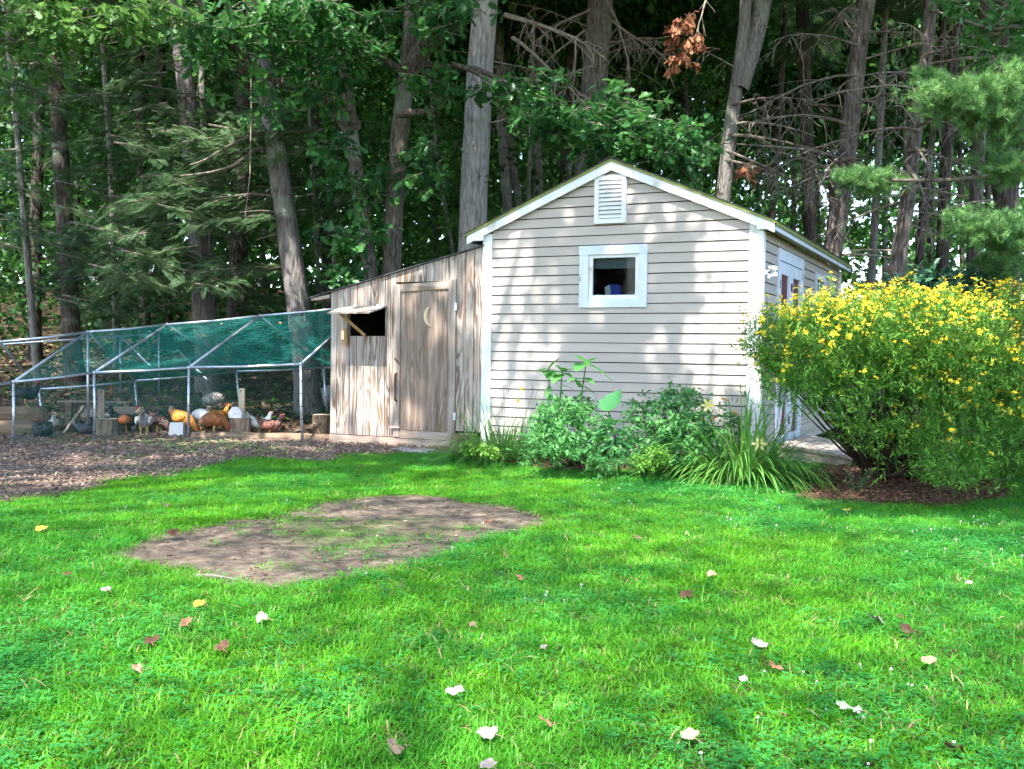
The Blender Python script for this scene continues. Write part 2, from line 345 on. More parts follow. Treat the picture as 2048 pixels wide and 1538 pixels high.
Zf = Zg.ravel() + d_ * (-.015 + .010 * wob(X.ravel(), Y.ravel(), 5, 1)) + c_ * (.02 + .02 * wob(X.ravel(), Y.ravel(), 3, 1)) + m_ * .02
nx, ny = len(gx), len(gy)
idx = np.arange(nx * ny).reshape(ny, nx)
q = np.stack([idx[:-1, :-1], idx[:-1, 1:], idx[1:, 1:], idx[1:, :-1]], -1).reshape(-1, 4)
me = bpy.data.meshes.new('ground'); me.vertices.add(nx * ny); me.vertices.foreach_set('co', np.stack([X.ravel(), Y.ravel(), Zf], 1).astype(np.float32).ravel())
me.loops.add(q.size); me.loops.foreach_set('vertex_index', q.astype(np.int32).ravel()); me.polygons.add(len(q)); me.polygons.foreach_set('loop_start', np.arange(0, q.size, 4, dtype=np.int32))
me.update(calc_edges=True); me.polygons.foreach_set('use_smooth', [True] * len(q))
moss_ = np.exp(-(((X.ravel() + 1.02) / .75) ** 2 + ((Y.ravel() - 7.35) / .75) ** 2)) * (.75 + .5 * wob(X.ravel(), Y.ravel(), 2.2, 1))
for nm, a in (('moss', np.clip(moss_, 0, 1)), ('dirt', d_), ('chips', c_), ('mulch', m_), ('litter', l_)):
    t = me.attributes.new(nm, 'FLOAT', 'POINT'); t.data.foreach_set('value', a.astype(np.float32))
m, nt, b, N, L = nmat('ground_earth')
g = N.new('ShaderNodeNewGeometry')
def gn(scale, detail=6, dist=0):
    n_ = N.new('ShaderNodeTexNoise'); n_.inputs['Scale'].default_value = scale; n_.inputs['Detail'].default_value = detail; n_.inputs['Distortion'].default_value = dist; L.new(g.outputs['Position'], n_.inputs['Vector']); return n_
n1 = gn(14, 8); n2 = gn(1.1, 4, .5); n3 = gn(60, 5)
base = ramp(N, [(.3, (.035, .05, .012)), (.7, (.085, .085, .03))]); L.new(n1.outputs[0], base.inputs[0])
dirt = ramp(N, [(.28, (.065, .049, .037)), (.5, (.135, .106, .082)), (.75, (.235, .19, .15))]); L.new(n1.outputs[0], dirt.inputs[0])
moss = N.new('ShaderNodeMix'); moss.data_type = 'RGBA'; moss.inputs['B'].default_value = (.085, .155, .03, 1)
mossa = N.new('ShaderNodeAttribute'); mossa.attribute_name = 'moss'; mossm = N.new('ShaderNodeMath'); mossm.operation = 'MULTIPLY'; L.new(mossa.outputs['Fac'], mossm.inputs[0]); L.new(n1.outputs[0], mossm.inputs[1])
mossf = ramp(N, [(.14, (0,) * 3), (.48, (.85,) * 3)]); L.new(mossm.outputs[0], mossf.inputs[0]); L.new(mossf.outputs[0], moss.inputs['Factor']); L.new(dirt.outputs[0], moss.inputs['A'])
chip = ramp(N, [(.3, (.08, .052, .038)), (.5, (.19, .13, .10)), (.72, (.31, .23, .185))]); L.new(n3.outputs[0], chip.inputs[0])
mul = ramp(N, [(.3, (.05, .025, .015)), (.5, (.13, .07, .045)), (.75, (.24, .14, .09))]); L.new(n3.outputs[0], mul.inputs[0])
lit = ramp(N, [(.3, (.022, .017, .010)), (.5, (.075, .052, .032)), (.75, (.16, .115, .075))]); n4 = gn(16, 8, 1.5); L.new(n4.outputs[0], lit.inputs[0])
cur = base.outputs[0]
for nm, c in (('litter', lit.outputs[0]), ('mulch', mul.outputs[0]), ('chips', chip.outputs[0]), ('dirt', moss.outputs['Result'])):
    a = N.new('ShaderNodeAttribute'); a.attribute_name = nm
    mx = N.new('ShaderNodeMix'); mx.data_type = 'RGBA'; L.new(a.outputs['Fac'], mx.inputs['Factor']); L.new(cur, mx.inputs['A']); L.new(c, mx.inputs['B']); cur = mx.outputs['Result']
L.new(cur, b.inputs['Base Color']); b.inputs['Roughness'].default_value = .95; b.inputs['Specular IOR Level'].default_value = .15
bp = N.new('ShaderNodeBump'); bp.inputs['Strength'].default_value = .9; bp.inputs['Distance'].default_value = .02; L.new(n1.outputs[0], bp.inputs['Height']); L.new(bp.outputs[0], b.inputs['Normal'])
me.materials.append(m); tag(link(bpy.data.objects.new('ground', me)), kind='structure')

# ------------------------------------------------------------------ shed
ORG = (OX[0], OX[1], 0.0)
shed = empty('garden_shed', ORG, -WALL_A, 'beige clapboard garden shed with white trim and low gable roof', 'shed')
W, D = 3.54, 6.0
EXP = .1187; Z0 = .115; SL = .42
def roofz(u, top=3.61): return top - SL * abs(u - 1.79)        # underside of the roof deck over the front
# sheathing with a window opening, other walls, floor
b_ = MB(); yb0, yb1 = .0, .04
wx = (1.40, 2.12, 1.92, 2.55)
for (u0, u1, z0, z1) in ((.02, wx[0], .08, 2.70), (wx[1], W - .02, .08, 2.70), (wx[0], wx[1], .08, wx[2]), (wx[0], wx[1], wx[3], 2.70)): b_.box(-u1, -u0, yb0, yb1, z0, z1)
b_.prism([(-.02, 2.70), (-W + .02, 2.70), (-1.79, 3.49)], yb0, yb1)
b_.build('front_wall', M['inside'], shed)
MB().box(-W + .01, -W + .05, .045, D, .05, 2.7).build('left_wall', M['inside'], shed)
r_ = MB()
for (v0, v1, z0, z1) in ((.045, .9, .05, 2.7), (.9, 2.45, 2.46, 2.7), (2.45, 3.62, .05, 2.7), (3.62, 4.28, .05, 1.72), (3.62, 4.28, 2.42, 2.7), (4.28, D, .05, 2.7)): r_.box(-.05, -.012, v0, v1, z0, z1)
r_.build('right_wall', M['inside'], shed)
k_ = MB(); k_.box(-W + .05, -.05, D - .04, D, .05, 2.7); k_.prism([(-.02, 2.705), (-W + .02, 2.705), (-1.79, 3.49)], D - .04, D); k_.build('back_wall', M['inside'], shed)
MB().box(-W + .05, -.05, .045, D - .05, .05, .10).build('floor', M['inside'], shed)
MB().box(-W + .05, -.05, .045, D - .045, 2.665, 2.685).build('light_block', M['inside'], shed)  # unseen panel added to stop light leaking in under the roof
# clapboards of the front, one by one
GAP = .0105                                    # open shadow gap under every board
def clap(u0b, u1b, u0t, u1t, z):
    a = MB(); zb = z + GAP; zt = z + EXP; w0 = random.uniform(-.0015, .0015); w1 = random.uniform(-.0015, .0015)
    a.add([(-u1b, -.027, zb + w0), (-u0b, -.027, zb + w1), (-u0b, -.008, zb + w1), (-u1b, -.008, zb + w0), (-u1t, -.013, zt + w0), (-u0t, -.013, zt + w1), (-u0t, -.0025, zt + w1), (-u1t, -.0025, zt + w0)],
          [(0, 3, 2, 1), (4, 5, 6, 7), (0, 1, 5, 4), (1, 2, 6, 5), (2, 3, 7, 6), (3, 0, 4, 7)])
    return a
i = 0; z = Z0
while z < 3.49:
    zt = z + EXP
    lo, hi = .128, W - .128
    def ext(zz):
        if zz < roofz(.128) - .14: return lo, hi
        w_ = max(.0, (roofz(1.79) - .075 - zz) / SL); return max(lo, 1.79 - w_), min(hi, 1.79 + w_)
    a0, a1 = ext(z); b0, b1 = ext(zt)
    dz = random.uniform(-.0012, .0012)
    if z + EXP > 1.93 and z < 2.52:
        clap(a0, 1.338, b0, 1.338, z + dz).build('clapboard', M['siding'], shed); clap(2.2, a1, 2.2, b1, z + dz).build('clapboard', M['siding'], shed)
    else: clap(a0, a1, b0, b1, z + dz).build('clapboard', M['siding'], shed)
    z = zt; i += 1
# clapboards of the right side
z = Z0
while z < 2.62:
    for (v0, v1) in ((.06, .82), (2.52, 3.52), (4.38, D - .06)) if 1.62 < z + EXP * .5 < 2.5 else ((.06, .82), (2.52, D - .06)):
        if z > 2.5 and v0 == .06: v0, v1 = .06, D - .06
        elif z > 2.5: continue
        zb = z + GAP; zt = z + EXP
        MB().add([(.025, v0, zb), (.025, v1, zb), (.006, v1, zb), (.006, v0, zb), (.012, v0, zt), (.012, v1, zt), (.0015, v1, zt), (.0015, v0, zt)],
                 [(0, 3, 2, 1), (4, 5, 6, 7), (0, 1, 5, 4), (1, 2, 6, 5), (2, 3, 7, 6), (3, 0, 4, 7)]).build('clapboard', M['siding'], shed)
    z += EXP
# corner boards
MB().box(-.13, .030, -.040, -.001, .09, 2.80).build('corner_board', M['white'], shed)
MB().box(.0015, .034, .0, .062, .09, 2.70).build('corner_board', M['white'], shed)
MB().box(-W - .0, -W + .13, -.040, -.001, .05, 2.80).build('corner_board', M['white'], shed)
MB().box(.0015, .034, D - .07, D, .09, 2.70).build('corner_board', M['white'], shed)
# rake boards, eave returns, fascia, soffit
EU0, EU1 = -.175, 3.755
RK = -.10                                     # rake face
def rz(u): return 3.60 - SL * abs(u - 1.79)
for (ua, ub) in ((EU0 + .015, 1.79), (1.79, EU1 - .015)):
    MB().prism([(-ua, rz(ua)), (-ub, rz(ub)), (-ub, rz(ub) - .105), (-ua, rz(ua) - .105)], RK, RK + .025).build('rake_board', M['white'], shed)
    MB().prism([(-ua, rz(ua) - .03), (-ub, rz(ub) - .03), (-ub, rz(ub) - .055), (-ua, rz(ua) - .055)], RK + .027, -.02).build('rake_soffit', M['white'], shed)
for (ua, ub) in ((EU0 + .012, .03), (EU1 - .012, W - .03)):
    MB().prism([(-ua, 2.715), (-ub, 2.715), (-ub, rz(ub) - .06), (-ua, rz(ua) - .012)], RK - .004, RK + .05).build('eave_return', M['white'], shed)
    x0 = EU0 if ua < 1 else EU1; sg = 1 if ua < 1 else -1
    MB().box(min(-x0, -x0 - sg * .02), max(-x0, -x0 - sg * .02), RK + .052, D + .08, 2.70, rz(x0) - .012).build('fascia', M['oldwhite'], shed)
    MB().box(min(-x0 - sg * .022, -(.0 if ua < 1 else W) + sg * .022), max(-x0 - sg * .022, -(.0 if ua < 1 else W) + sg * .022), RK + .052, D + .07, 2.735, 2.745).build('soffit', M['soffit'], shed)
# drip edge, roof deck, shingle courses
for (ua, ub) in ((EU0 - .01, 1.79), (1.79, EU1 + .01)):
    MB().prism([(-ua, rz(ua) + .034), (-ub, rz(ub) + .034), (-ub, rz(ub) + .0015), (-ua, rz(ua) + .0015)], RK - .014, RK - .004).build('drip_edge', M['drip'], shed)
    MB().prism([(-ua, rz(ua) + .030), (-ub, rz(ub) + .030), (-ub, rz(ub) + .003), (-ua, rz(ua) + .003)], RK - .003, D + .1).build('roof_deck', M['inside'], shed)
    e = EU0 - .012 if ua < 1 else EU1 + .012; sg = 1 if ua < 1 else -1
    MB().box(min(-e, -e + sg * .006), max(-e, -e + sg * .006), RK - .01, D + .1, rz(e) - .018, rz(e) + .033).build('drip_edge', M['drip'], shed)
    nC = 14; w = (1.79 - EU0) / nC
    for k in range(nC):
        u0 = EU0 - .03 + k * w; u1 = u0 + w * 1.25; s0 = .036 + .007; s1 = .036
        if u1 > 1.79: u1 = 1.79
        ys = RK - .022 - random.random() * .010; P = []
        f = (lambda u: u) if ua < 1 else (lambda u: 3.58 - u)
        c = MB(); nv = 20
        for t in range(nv):
            y0 = ys + (D + .22) * t / nv; y1 = ys + (D + .22) * (t + 1) / nv - .006; dz = random.uniform(-.002, .004)
            a = [(-f(u0), rz(f(u0)) + s0 + dz), (-f(u1), rz(f(u1)) + s1 + dz), (-f(u1), rz(f(u1)) + s1 - .006 + dz), (-f(u0), rz(f(u0)) + s0 - .006 + dz)]
            c.prism(a, y0, y1)
        c.build('shingle_course', M['shingle'], shed, kind='stuff')
MB().prism([(-1.62, rz(1.62) + .056), (-1.79, rz(1.79) + .058), (-1.96, rz(1.96) + .056), (-1.96, rz(1.96) + .048), (-1.79, rz(1.79) + .050), (-1.62, rz(1.62) + .048)], RK - .02, D + .1).build('ridge_cap', M['shingle'], shed)
# gable vent
vent = MB(); u0, u1, z0, z1 = 1.605, 2.01, 2.865, 3.44
for a in ((u0, u0 + .055, z0, z1), (u1 - .055, u1, z0, z1), (u0 + .055, u1 - .055, z0, z0 + .055), (u0 + .055, u1 - .055, z1 - .055, z1)): vent.box(-a[1], -a[0], -.072, -.0135, a[2], a[3])
vent = vent.build('vent', M['white'], shed)
MB().box(-u1 + .055, -u0 - .055, -.030, -.0275, z0 + .055, z1 - .055).build('vent_screen', M['black'], vent)
for k in range(9):
    zc = z0 + .085 + k * (z1 - z0 - .15) / 8.4
    a = MB(); y0 = -.068; a.add([(-u1 + .056, y0, zc - .022), (-u0 - .056, y0, zc - .022), (-u0 - .056, y0 + .032, zc + .018), (-u1 + .056, y0 + .032, zc + .018),
        (-u1 + .056, y0, zc - .014), (-u0 - .056, y0, zc - .014), (-u0 - .056, y0 + .032, zc + .026), (-u1 + .056, y0 + .032, zc + .026)], [(0, 3, 2, 1), (4, 5, 6, 7), (0, 1, 5, 4), (1, 2, 6, 5), (2, 3, 7, 6), (3, 0, 4, 7)])
    a.build('slat', M['white'], vent)
# front window
win = MB().box(-2.20, -1.337, -.052, -.0005, 1.855, 1.955).build('window', M['oldwhite'], shed)
MB().box(-2.205, -1.332, -.055, -.0005, 2.495, 2.603).build('trim_board', M['oldwhite'], win)
MB().box(-2.20, -2.085, -.050, -.0005, 1.957, 2.493).build('trim_board', M['oldwhite'], win)
MB().box(-1.44, -1.337, -.050, -.0005, 1.957, 2.493).build('trim_board', M['oldwhite'], win)
f = MB()
for a in ((2.035, 2.083, 1.957, 2.492), (1.442, 1.488, 1.957, 2.492), (1.488, 2.035, 1.957, 2.005), (1.488, 2.035, 2.455, 2.492)): f.box(-a[1], -a[0], -.022, .012, a[2], a[3])
f.build('sash', M['white'], win)
MB().box(-2.034, -1.489, -.004, .0, 2.006, 2.454).build('pane', M['glass'], win)
MB().box(-2.06, -1.46, .045, .048, 2.33, 2.52).build('window_shade', M['blind'], win)
MB().box(-2.2, -1.3, .042, .20, 1.955, 1.975).build('inner_sill', M['oldwhite'], win)
def shedloc(x, y, z): 
    p = shed.matrix_basis @ Vector((x, y, z)); return p
bpy.context.view_layer.update()
bx = empty('cardboard_box', shed.matrix_world @ Vector((-1.82, .115, 1.998)), -WALL_A + .95, 'small blue and white box tilted on the shed window sill', 'box')
t = Matrix.Rotation(radians(-14), 3, 'X')
MB().obox((0, 0, .062), (.15, .12, .13), t).build('carton', M['blue'], bx)
MB().obox(t @ Vector((-.0755, 0, 0)) + Vector((0, 0, .062)), (.002, .114, .124), t).build('printed_side', M['paleblue'], bx)
c = empty('plastic_cup', shed.matrix_world @ Vector((-1.985, .10, 1.976)), 0, 'bright green plastic cup on its side at the window sill', 'cup')
MB().tube([(-.04, 0, .025), (.035, .01, .022)], [.026, .018], 10).build('cup_body', M['green'], c)
MB().tube([(-.043, 0, .025), (-.039, 0, .025)], [.029, .029], 10).build('rim', M['green'], c)
c = empty('work_glove', shed.matrix_world @ Vector((-1.60, .11, 1.976)), -WALL_A, 'crumpled dark cloth glove lying on the window sill', 'glove')
a = MB(); a.ball((0, 0, .035), (.075, .04, .038), 12, 8); a.tube([(.04, 0, .05), (.09, -.01, .03), (.12, -.01, .015)], [.02, .018, .01], 8); a.tube([(.05, .02, .03), (.10, .02, .02)], [.018, .01], 8); a.build('glove_body', M['black'], c, smooth=True)
MB().tube([(.05, -.03, .055), (.09, -.03, .04), (.14, -.03, .02)], .006, 6).build('cuff_band', M['green'], c)
# side doors
dr = MB()
for a in ((.83, .90, .12, 2.60), (2.44, 2.51, .12, 2.60), (.90, 2.44, 2.46, 2.60)): dr.box(-.01, .038, a[0], a[1], a[2], a[3])
dr = dr.build('door_frame', M['oldwhite'], shed)
for (v0, v1) in ((.905, 1.665), (1.675, 2.435)):
    dl = MB()
    for a in ((v0, v0 + .13, .16, 2.45), (v1 - .13, v1, .16, 2.45), (v0 + .13, v1 - .13, 2.30, 2.45), (v0 + .13, v1 - .13, .16, .30), (v0 + .13, v1 - .13, 1.13, 1.25)): dl.box(.002, .028, *a)
    dl = dl.build('door', M['oldwhite'], shed)
    MB().box(-.008, .001, v0 + .02, v1 - .02, .17, 2.44).build('panel', M['maroon'], dl)
    MB().bar((.014, v0 + .13, .32), (.014, v1 - .13, 1.12), .10, .02, (1, 0, 0)).build('brace', M['oldwhite'], dl)
    for zz in (.42, 2.12): MB().box(.029, .036, v0 - .03, v0 + .05, zz, zz + .10).build('hinge', M['black'], dl)
MB().box(.029, .05, 1.64, 1.70, 1.1, 1.3).build('latch', M['iron'], dr)
sw = MB()
for a in ((3.53, 3.62, 1.63, 2.50), (4.28, 4.37, 1.63, 2.50), (3.62, 4.28, 2.42, 2.50), (3.62, 4.28, 1.63, 1.72)): sw.box(-.01, .038, *a)
sw = sw.build('window', M['oldwhite'], shed)
MB().box(-.006, -.002, 3.62, 4.28, 1.72, 2.42).build('pane', M['glass'], sw)
MB().box(-.048, -.013, 3.60, 4.30, 1.70, 2.44).build('window_shade', M['blind'], sw)  # inner board added to keep daylight from entering by the side window
MB().box(.0, .014, 3.94, 3.965, 1.72, 2.42).build('muntin', M['oldwhite'], sw)
# flood lamp with two heads on the side wall next to the corner
flS = .58; fl = empty('flood_lamp', shed.matrix_world @ Vector((.036, .075, 2.24)), -WALL_A, 'white twin-head flood lamp on the shed corner above the yellow bush', 'lamp')
fl.scale = (flS, flS, flS)
MB().tube([(0, 0, 0), (.03, 0, 0)], [.055, .05], 14).build('base_plate', M['white'], fl)
for (dy, dz, up) in ((.02, .10, 1), (.06, -.05, -1)):
    p0 = Vector((.03, 0, .02 * up)); p1 = Vector((.10, dy, dz)); d = Vector((.6, .55 * up if up > 0 else .4, -.15 * up)).normalized()
    h = MB().tube([p0, (p0 + p1) / 2 + Vector((.01, 0, 0)), p1], .011, 8).build('arm', M['white'], fl)
    MB().tube([p1 - d * .05, p1, p1 + d * .06, p1 + d * .10], [.022, .03, .05, .058], 12).build('lamp_head', M['white'], fl, smooth=False)
MB().ball((.06, .03, -.09), .028, 10, 7).build('motion_sensor', M['white'], fl, smooth=True)
# wooden ramp at the side doors
rp = empty('door_ramp', shed.matrix_world @ Vector((.05, 1.6, 0)), -WALL_A, 'low grey plank ramp in front of the shed side doors', 'ramp')
for k in range(4):
    MB().obox((.16 + k * .235, 0, .205 - k * .028), (.228, 1.75 - random.random() * .06, .035), Matrix.Rotation(radians(6.5), 3, 'Y')).build('plank', M['deckwood'], rp)
for yy in (-.8, 0, .8): MB().obox((.45, yy, .085), (.86, .06, .13), Matrix.Rotation(radians(6.5), 3, 'Y')).build('joist', M['deckwood'], rp)

# ------------------------------------------------------------------ coop: plywood lean-to against the shed
coop = empty('chicken_coop', (OX[0] + UX[0] * 3.55, OX[1] + UX[1] * 3.55, 0), -WALL_A, 'weathered plywood lean-to coop with crescent moon door beside the shed', 'coop')
def ctop(u): return 2.645 - .234 * u           # u measured from the shed
CL = 2.37
# front sheets between grooves, each a strip with its own edges
ops = (1.48, 2.05, 1.49, 1.87)                 # hatch opening u0,u1,z0,z1
edges = [0.0, .125, .245, .365, .40]
u = 1.30; dq = [1.30]
strips = [(0, .116), (.124, .236), (.244, .372)] + [(1.305, 1.388), (1.396, 1.474)] 
def strip(u0, u1, zb, zt0, zt1):
    dy = random.uniform(0, .003)
    MB().prism([(-u0, zb), (-u1, zb), (-u1, zt1), (-u0, zt0)], -.018 - dy, .0).build('siding_strip', M['ply'], coop)
for (u0, u1) in strips: strip(u0, u1, .26 if u0 < .4 else .135, ctop(u0), ctop(u1))
for k in range(5):
    u0 = 1.482 + k * .1136; u1 = u0 + .1056
    strip(u0, u1, .135, ops[2], ops[2]); strip(u0, u1, ops[3], ctop(u0), ctop(u1))
for k in range(3):
    u0 = 2.054 + k * .106; strip(u0, u0 + .098, .135, ctop(u0), ctop(u0 + .098))
for k in range(8):
    u0 = .376 + k * .116; strip(u0, u0 + .108, 2.215, ctop(u0), ctop(u0 + .108))
# carcass
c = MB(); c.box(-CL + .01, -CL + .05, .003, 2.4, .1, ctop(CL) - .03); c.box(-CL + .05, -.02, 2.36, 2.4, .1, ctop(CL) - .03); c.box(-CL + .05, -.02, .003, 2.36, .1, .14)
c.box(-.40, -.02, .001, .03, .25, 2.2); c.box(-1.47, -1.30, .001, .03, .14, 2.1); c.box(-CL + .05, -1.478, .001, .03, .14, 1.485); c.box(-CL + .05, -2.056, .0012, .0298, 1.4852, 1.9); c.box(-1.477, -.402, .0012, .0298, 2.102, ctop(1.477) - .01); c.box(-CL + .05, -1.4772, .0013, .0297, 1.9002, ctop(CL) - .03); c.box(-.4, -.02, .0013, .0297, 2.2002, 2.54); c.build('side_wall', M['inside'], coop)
MB().prism([(.03, ctop(-.03) + .003), (-CL - .34, ctop(CL + .34) + .003), (-CL - .34, ctop(CL + .34) + .018), (.03, ctop(-.03) + .018)], -.06, 2.5).build('roof', M['roofmetal'], coop)
MB().prism([(-CL - .02, ctop(CL + .02) - .02), (-CL - .33, ctop(CL + .33) - .0), (-CL - .33, ctop(CL + .33) - .035), (-CL - .02, ctop(CL + .02) - .075)], -.03, 2.4).build('eave_board', M['plankx'], coop)
MB().box(-CL, -.36, -.035, -.003, -.02, .125).build('sill_beam', M['plankx'], coop)
MB().box(-1.0, -.36, -.05, -.037, -.03, .055).build('sill_board', M['plankx'], coop)
# door
dd = empty('x', (0, 0, 0)); bpy.data.objects.remove(dd)
door = MB().box(-1.215, -.485, -.024, -.004, .24, 2.12).build('door', M['plydoor'], coop)
MB().box(-1.315, -1.222, -.048, -.003, .14, 2.185).build('stile', M['plank'], door)
MB().box(-.478, -.376, -.050, -.003, .085, 2.232).build('stile', M['plank'], door)
MB().prism([(-1.22, 2.085), (-.480, 2.115), (-.480, 2.215), (-1.22, 2.185)], -.046, -.003).build('rail', M['plankx'], door)
MB().box(-1.22, -.480, -.046, -.003, .13, .235).build('rail', M['plankx'], door)
mo = []
for k in range(13):
    a = -pi * .5 + pi * (k / 12); mo.append((cos(a) * -.095, sin(a) * .13))
for k in range(11):
    a = pi * .5 - pi * ((k + 1) / 12); mo.append((cos(a) * -.042 , sin(a) * .12))
MB().prism([(-.76 + p[0] * 1.0 - p[1] * .02, 1.755 + p[1]) for p in mo], -.045, -.0245).build('crescent_moon', M['palewood'], door)
for zz in (.40, 1.83): MB().box(-.388, -.352, -.058, -.0505, zz, zz + .10).build('hinge', M['galv'], door)
MB().tube([(-1.265, -.05, .62), (-1.265, -.09, .64), (-1.265, -.09, .98), (-1.265, -.05, 1.0)], .013, 8).build('handle', M['iron'], door)
MB().bar((-1.36, -.065, .27), (-1.20, -.065, .275), .03, .02, (0, -1, 0)).build('turn_button', M['plankx'], door)
MB().bar((-1.30, -.055, 1.20), (-1.225, -.055, 1.13), .012, .012).build('hook', M['iron'], door)
# hatch: flap propped open, with jambs
fp = empty('hatch_flap', (0, 0, 0)); bpy.data.objects.remove(fp)
fa = radians(-14)
flap = MB().obox((-1.78, -.03 - .22 * cos(fa), 1.892 + .22 * sin(fa)), (.68, .44, .018), Matrix.Rotation(-fa, 3, 'X')).build('hatch', M['ply'], coop)
for uu in (1.58, 1.95): MB().obox((-uu, -.028, 1.905), (.06, .02, .03)).build('hinge', M['galv'], flap)
MB().bar((-2.0, -.34, 1.795), (-1.80, -.03, 1.50), .05, .03).build('prop_stick', M['newwood'], flap)
MB().bar((-2.085, -.045, 1.86), (-2.085, -.045, 1.42), .05, .045, (0, -1, 0)).build('jamb', M['plank'], coop)
MB().bar((-2.075, -.075, 1.60), (-2.075, -.075, 1.36), .045, .02, (0, -1, 0)).build('jamb', M['newwood'], coop)
MB().box(-2.19, -2.14, -.03, -.0185, 1.44, 1.56).build('patch_block', M['palewood'], coop)
# stump and step stone by the coop
q0 = shedp(3.72, -.16)
st = empty('corner_stump', (q0[0], q0[1], 0), 0, 'dark rough stump under the coop wall beside the white corner board', 'stump')
MB().tube([(0, 0, -.05), (0, 0, .1), (.01, 0, .235)], [.19, .17, .165], 16, wobble=.12).build('bark', M['log'], st)
MB().tube([(.01, 0, .236), (.01, 0, .24)], [.145, .14], 16, wobble=.1).build('cut_face', M['stump'], st)
q0 = G(828, 903)
st = empty('step_stone', q0, -WALL_A, 'flat pale stepping stone in front of the coop door', 'stone')
MB().add([(-.30, -.14, -.03), (.30, -.16, -.03), (.33, .12, -.03), (-.26, .15, -.03), (-.29, -.13, .035), (.29, -.15, .04), (.31, .11, .04), (-.25, .14, .035)],
         [(0, 3, 2, 1), (4, 5, 6, 7), (0, 1, 5, 4), (1, 2, 6, 5), (2, 3, 7, 6), (3, 0, 4, 7)]).build('slab', M['stone'], st)

# ------------------------------------------------------------------ chicken run: pipe frame, netting, poultry wire
run = empty('chicken_run', (0, 0, 0), 0, 'gabled pipe-frame chicken run under green netting left of the coop', 'enclosure')
V_ = lambda a: Vector(a)
fb = [V_(at(-150, 912, 12.6)), V_(at(25, 890, 13.3)), V_(at(188, 873, 14.0)), V_(at(377, 876, 14.2)), V_(at(605, 886, 13.95))]
ft = [V_(at(-150, 790, 12.6)), V_(at(27, 764, 13.3)), V_(at(188, 745, 14.0)), V_(at(378, 735, 14.2)), V_(at(601.5, 728, 13.95))]
rd = [V_(at(0, 684, 14.0)), V_(at(176, 664, 14.7)), V_(at(335, 649, 15.5)), V_(at(521, 631.6, 15.7)), V_(at(735, 610, 15.5))]
bt = [V_(at(78, 779, 15.6)), V_(at(270, 762, 16.2)), V_(at(473, 743, 17.0)), V_(at(647, 735, 17.2)), V_(at(840, 728, 17.0))]
bb = [V_(at(91, 876, 15.6)), V_(at(279, 838, 16.2)), V_(at(482, 830, 17.0)), V_(at(656, 818, 17.2)), V_(at(850, 815, 17.0))]
PR = .019
for i in range(5):
    fb[i].z = min(fb[i].z, float(hgt(fb[i].x, fb[i].y)) - .02); bb[i].z = min(bb[i].z, float(hgt(bb[i].x, bb[i].y)))
    for a, b2, nm in ((fb[i], ft[i], 'post'), (bb[i], bt[i], 'post'), (ft[i], rd[i], 'rafter'), (bt[i], rd[i], 'rafter')):
        MB().tube([a, (a + b2) / 2 + Vector((random.uniform(-.01, .01), 0, random.uniform(-.008, .004))), b2], PR, 8).build(nm, M['pipe'], run, smooth=True)
    for p in (ft[i], rd[i], bt[i]): MB().ball(p, PR * 1.45, 8, 6).build('elbow', M['pipe'], run, smooth=True)
    if 0 < i:
        for k in range(1, 6):
            c = fb[i].lerp(ft[i], k / 6.3); MB().tube([c - Vector((0, 0, .004)), c + Vector((0, 0, .004))], PR + .004, 8).build('cable_tie', M['black'], run)
    if i < 4:
        for A_ in (ft, rd, bt): MB().tube([A_[i], (A_[i] + A_[i + 1]) / 2 - Vector((0, 0, .012)), A_[i + 1]], PR, 8).build('rail', M['pipe'], run, smooth=True)
MB().tube([rd[1], V_((rd[1].x, rd[1].y, float(hgt(rd[1].x, rd[1].y))))], PR, 8).build('centre_post', M['pipe'], run, smooth=True)
# far second run frame behind, only its near pipes show
for a, b2 in ((at(-40, 691, 18.5), at(300, 668, 19.5)), (at(-60, 608, 16.0), at(200, 634, 17))):
    pass
far = empty('pipe_frame', at(100, 760, 18.5), 0, 'second grey pipe frame standing in shade behind the run', 'frame')
fo = Vector(far.location)
MB().tube([V_(at(-40, 692, 18.3)) - fo, V_(at(300, 668, 19.6)) - fo], PR, 8).build('rail', M['pipe'], far, smooth=True)
for px, py, d in ((-20, 690, 18.3), (241, 672, 19.4), (318, 668, 19.6)):
    t = V_(at(px, py, d)); MB().tube([t - fo, V_((t.x, t.y, float(hgt(t.x, t.y)))) - fo], PR, 8).build('post', M['pipe'], far, smooth=True)
for px, py, d in ((241, 672, 19.4), (355, 700, 19.0)):
    MB().tube([V_(at(px, py, d)) - fo, V_(at(px + 60, py + 60, d - 1.2)) - fo], PR, 8).build('brace', M['pipe'], far, smooth=True)

